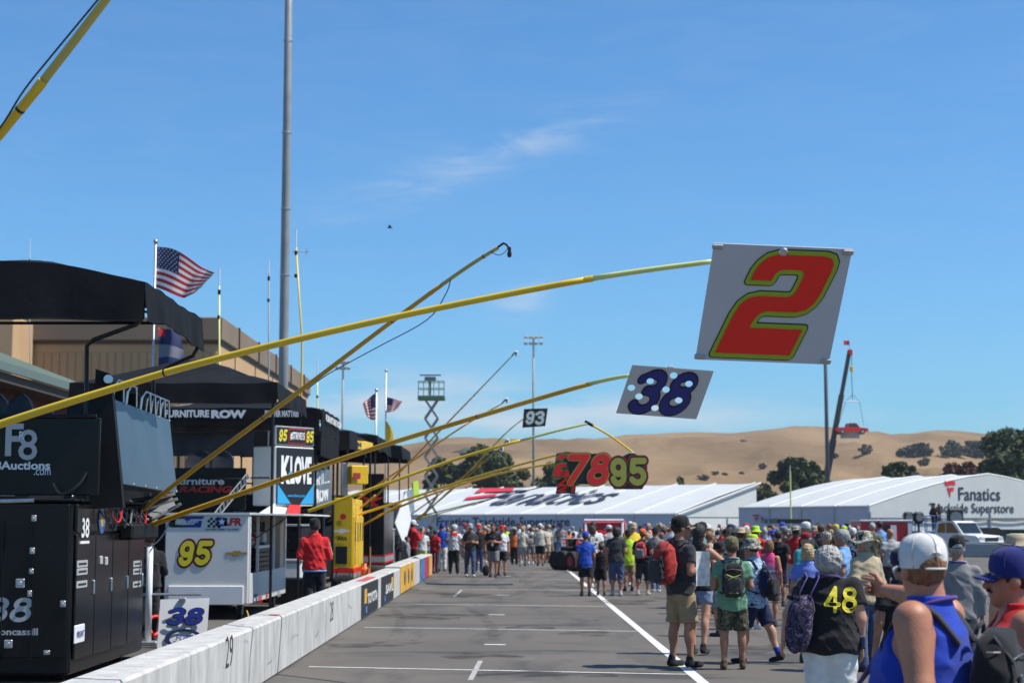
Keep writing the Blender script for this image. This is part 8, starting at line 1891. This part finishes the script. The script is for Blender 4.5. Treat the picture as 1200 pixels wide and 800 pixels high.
def sedan(label, loc, rz, mat, s=1.0):
    r = thing('parked_car', label, 'car', loc, rz)
    def ext(poly, y0, y1, nm, m_):
        n = len(poly); mbq = MB(); V = [(a*s, y0*s, b*s) for a, b in poly]+[(a*s, y1*s, b*s) for a, b in poly]; mbq._add(V, [tuple(range(n)), tuple(range(n,2*n))[::-1]]+[(i, n+i, n+(i+1) % n, (i+1) % n) for i in range(n)]); return mbq.build(nm, m_, r, local=True)
    ext([(-2.2,.35),(-2.25,.75),(-2.1,.95),(-1.2,1.0),(1.0,.98),(2.0,.82),(2.25,.6),(2.2,.32)], -.86, .86, 'body', mat); ext([(-1.5,.98),(-.9,1.40),(.2,1.44),(.9,.98)], -.72, .72, 'cabin', mGLASS); ext([(-.95,1.39),(-.9,1.44),(.15,1.48),(.25,1.42)], -.70, .70, 'roof', mat)
    for sx in (-1.35,1.4):
        for y in (-.8,.8):
            mbq = MB(); mbq.lathe((sx*s,y*s,.32*s), [(.2*s,-.1),(.31*s,-.1),(.32*s,0),(.31*s,.1),(.2*s,.1)], 16, axis=(0,1,0)); w_ = mbq.build('wheel', mRUB, r, local=True); mbq = MB(); mbq.lathe((sx*s,y*s,.32*s), [(.2*s,-.11),(.05*s,-.12),(.05*s,.12),(.2*s,.11)], 12, axis=(0,1,0)); mbq.build('rim', mALU, w_, local=True)
    for y in (-.6,.6): mbq = MB(); mbq.box((2.18*s,y*s,.68*s), (.12,.30,.14), bev=.03); mbq.build('headlight', M('lamp_glass'), r, local=True); mbq = MB(); mbq.box((-2.2*s,y*s,.78*s), (.1,.3,.14), bev=.03); mbq.build('tail_light', mRED, r, local=True)
sedan('dark blue car parked right of the white pickup', (at(1166,640,106).x,106,0), R(-12), M('blue_car_paint', (.03,.07,.16), .3, coat=.6))
sedan('silver car half hidden behind the white pickup', (at(1150,632,113).x,113,0), R(165), M('silver_car_paint', (.35,.36,.37), .3, metal=.5))
for (px0, px1, py0, py1, Y, mat, lab) in ((1127,1172,619,636,118,M('green_container', (.05,.30,.06), .5, var=.1),'bright green container under the right tent lettering'),(1160,1215,620,642,114,M('dark_green_container', (.012,.05,.03), .5, var=.1),'dark green container at the right edge')):
    a, b = at(px0,py1,Y), at(px1,py0,Y); r = thing('container', lab, 'container', ((a.x+b.x)/2,Y+1.2,0)); mb = MB(); mb.box(((a.x+b.x)/2,Y+1.2,b.z/2), (b.x-a.x,2.4,b.z), bev=.03); mb.build('box', mat, r)
    for i in range(12): mb = MB(); mb.box((a.x+.1+(b.x-a.x-.2)*i/11, Y-.02, b.z/2), (.08,.05,b.z-.15)); mb.build('corrugation', mat, r)
    mb = MB(); mb.box(((a.x+b.x)/2,Y-.02,b.z-.05), (b.x-a.x+.02,.08,.12)); mb.build('top_rail', mat, r)
ob = None
p = at(927,613,96); r = thing('flag_mast', 'thin pale mast with hanging dark banner in front of the right tent', 'mast', (p.x,96,0)); mb = MB(); mb.tube([(p.x,96,0),(p.x,96,at(0,552,96).z)], .045, 6); mb.build('mast', mLIME, r); mb = MB(); a = at(920,610,96); mb.box((a.x+.5,96,a.z), (1.9,.1,.28), bev=.04); mb.build('dark_banner', mINK, r); mb = MB(); mb.tube([(p.x,96,at(0,560,96).z),(p.x,96,at(0,545,96).z)], .02, 5); mb.build('whip', mDECALW, r)

# red pickup in the crowd, seen from behind
rp = pickup('pickup_truck', 'red pickup truck with white band seen from behind amid the crowd', (at(709,640,66).x, 66.0, 0), R(84), mRED, .96)
mb = MB(); mb.box((-2.70,0,.98), (.03,1.6,.22)); mb.build('tailgate_band', M('yellow_vinyl', (.62,.55,.35), .5), rp, local=True); mb = MB(); mb.box((-2.71,0,.52), (.05,1.7,.16)); mb.build('rear_bumper', mWHITE, rp, local=True)
for y in (-.7,.7): mb = MB(); mb.tube([(-.85,y,1.14),(-.62,y,1.86)], .05, 6); mb.build('roof_pillar', mWHITE, rp, local=True)
mb = MB(); mb.tube([(-.66,-.75,1.84),(-.66,.75,1.84)], .06, 6); mb.build('light_bar', mWHITE, rp, local=True)
# tyres on a low cart beside the lane line
for i, (px, py, rz, lab) in enumerate(((653,667,20,'leftmost tyre standing at the end of the lane line'),(660,667.5,20,'second tyre standing at the end of the lane line'),(671,669,15,'third race tyre with reddish rim by the lane line'),(678,669,15,'rightmost race tyre beside the boy in blue'))):
    g_ = gnd(px, py); r = thing('race_tyre', lab, 'tyre', (g_.x, g_.y, 0), R(rz), 'race tyres standing by the lane line')
    mb = MB(); mb.lathe((0,0,.36), [(.19,-.13),(.32,-.15),(.355,-.11),(.36,0),(.355,.11),(.32,.15),(.19,.13),(.19,-.13)], 26, axis=(.96,.28,0), cap=False); mb.build('tyre', mRUB, r, smooth=True, local=True)
    mb = MB(); mb.lathe((0,0,.36), [(.19,-.12),(.15,-.04),(.05,-.06),(.05,.06),(.15,.04),(.19,.12)], 18, axis=(.96,.28,0)); mb.build('rim', (mINK,mINK,mBANR,mBANR)[i], r, local=True)
    for q_ in range(5):
        an = q_*2*PI/5; mb = MB(); mb.lathe(Vector((-.03,-.01,.36))+Vector((0,0,1))*.09*math.cos(an)+Vector((-.28,.96,0))*.09*math.sin(an), [(.02,-.05),(.02,.0)], 6, axis=(.96,.28,0)); mb.build('lug_nut', mALU, r, local=True)
g_ = gnd(676, 668); r = thing('tyre_cart', 'low dark cart behind the race tyres', 'cart', (g_.x+.1,g_.y+1.0,0)); mb = MB(); mb.box((g_.x+.1,g_.y+1.0,.62), (1.3,.7,.5), bev=.05); mb.build('bed', mBLACKM, r); mb = MB(); mb.tube([(g_.x-.5,g_.y+1.1,.8),(g_.x-.55,g_.y+1.2,1.15),(g_.x+.6,g_.y+1.2,1.15),(g_.x+.6,g_.y+1.1,.8)], .03, 6); mb.build('push_bar', mALU, r)
for sx in (-.45,.65):
    caster(r, g_.x+sx, g_.y+.8, .17); caster(r, g_.x+sx, g_.y+1.25, .17)
who('crew member in black leaning over the race tyres', 669, 623, dict(skin=1, top='jacket', top_c='black', bottom='pants', bot_c='paledenim', hair_c='dark', pose=dict(lean=.35, armL='fwd', armR='fwd')), Y=66.8, rz=-30, hh=.022)

# tall tower crane bird
p = at(457,267,60); bd = thing('bird', 'small dark bird flying high left of the centre', 'bird', p)
mb = MB(); mb.tube([p+Vector((-.10,0,0)), p+Vector((-.05,0,.01)), p+Vector((.04,0,.015)), p+Vector((.10,0,0))], [.006,.028,.03,.008], 8); mb.build('body', mINK, bd, smooth=True)
for sg in (-1,1): mb = MB(); mb.grid([[p+Vector((.03,.02*sg,.02)), p+Vector((.02,.10*sg,.09)), p+Vector((-.03,.19*sg,.07))],[p+Vector((-.04,.02*sg,.02)), p+Vector((-.05,.10*sg,.085)), p+Vector((-.07,.19*sg,.065))]]); mb.build('wing', mINK, bd)
# extra cables and cords around the pit carts
cable('black cable drooping between the 38 wagon and the white cart', [at(150,622,22.2), at(172,640,23.5), at(190,628,26), at(200,606,30.8)], .012)
cable('yellow cord hanging at the corner of the white cart', [at(289,715,30.95), at(291,723,30.9), at(287,730,30.8)], .015, mYELO)
cable('red hose coiled behind the small 38 board', [at(178,742,24.8), at(172,728,25), at(184,722,25.2), at(190,735,25), at(180,745,24.8)], .03, mRED)
r = thing('tool_tray', 'red and green tool tray on the ground left of the small 38 board', 'tray', (at(172,738,26).x,26,0)); p = at(172,738,26); mb = MB(); mb.box((p.x,26,.16), (.5,.4,.30), bev=.03); mb.build('tray', mRED, r); mb = MB(); mb.box((p.x+.05,25.9,.34), (.3,.25,.07), bev=.02); mb.build('green_part', M('green_container'), r)

# ================================================================== air
hz = MB(); hz.box((0, 850, 99.0), (3600, 2100, 200.4)); hzo = hz.build('haze', M('haze_surface'))
hm = bpy.data.materials.new('haze_air'); hm.use_nodes = True; t = hm.node_tree; t.nodes.clear()
o_ = t.nodes.new('ShaderNodeOutputMaterial'); v_ = t.nodes.new('ShaderNodeVolumePrincipled'); v_.inputs['Density'].default_value = .00012; v_.inputs['Color'].default_value = (.80,.88,1,1); v_.inputs['Anisotropy'].default_value = .2
t.links.new(v_.outputs[0], o_.inputs['Volume']); hzo.data.materials.clear(); hzo.data.materials.append(hm); tag(hzo, kind='stuff')
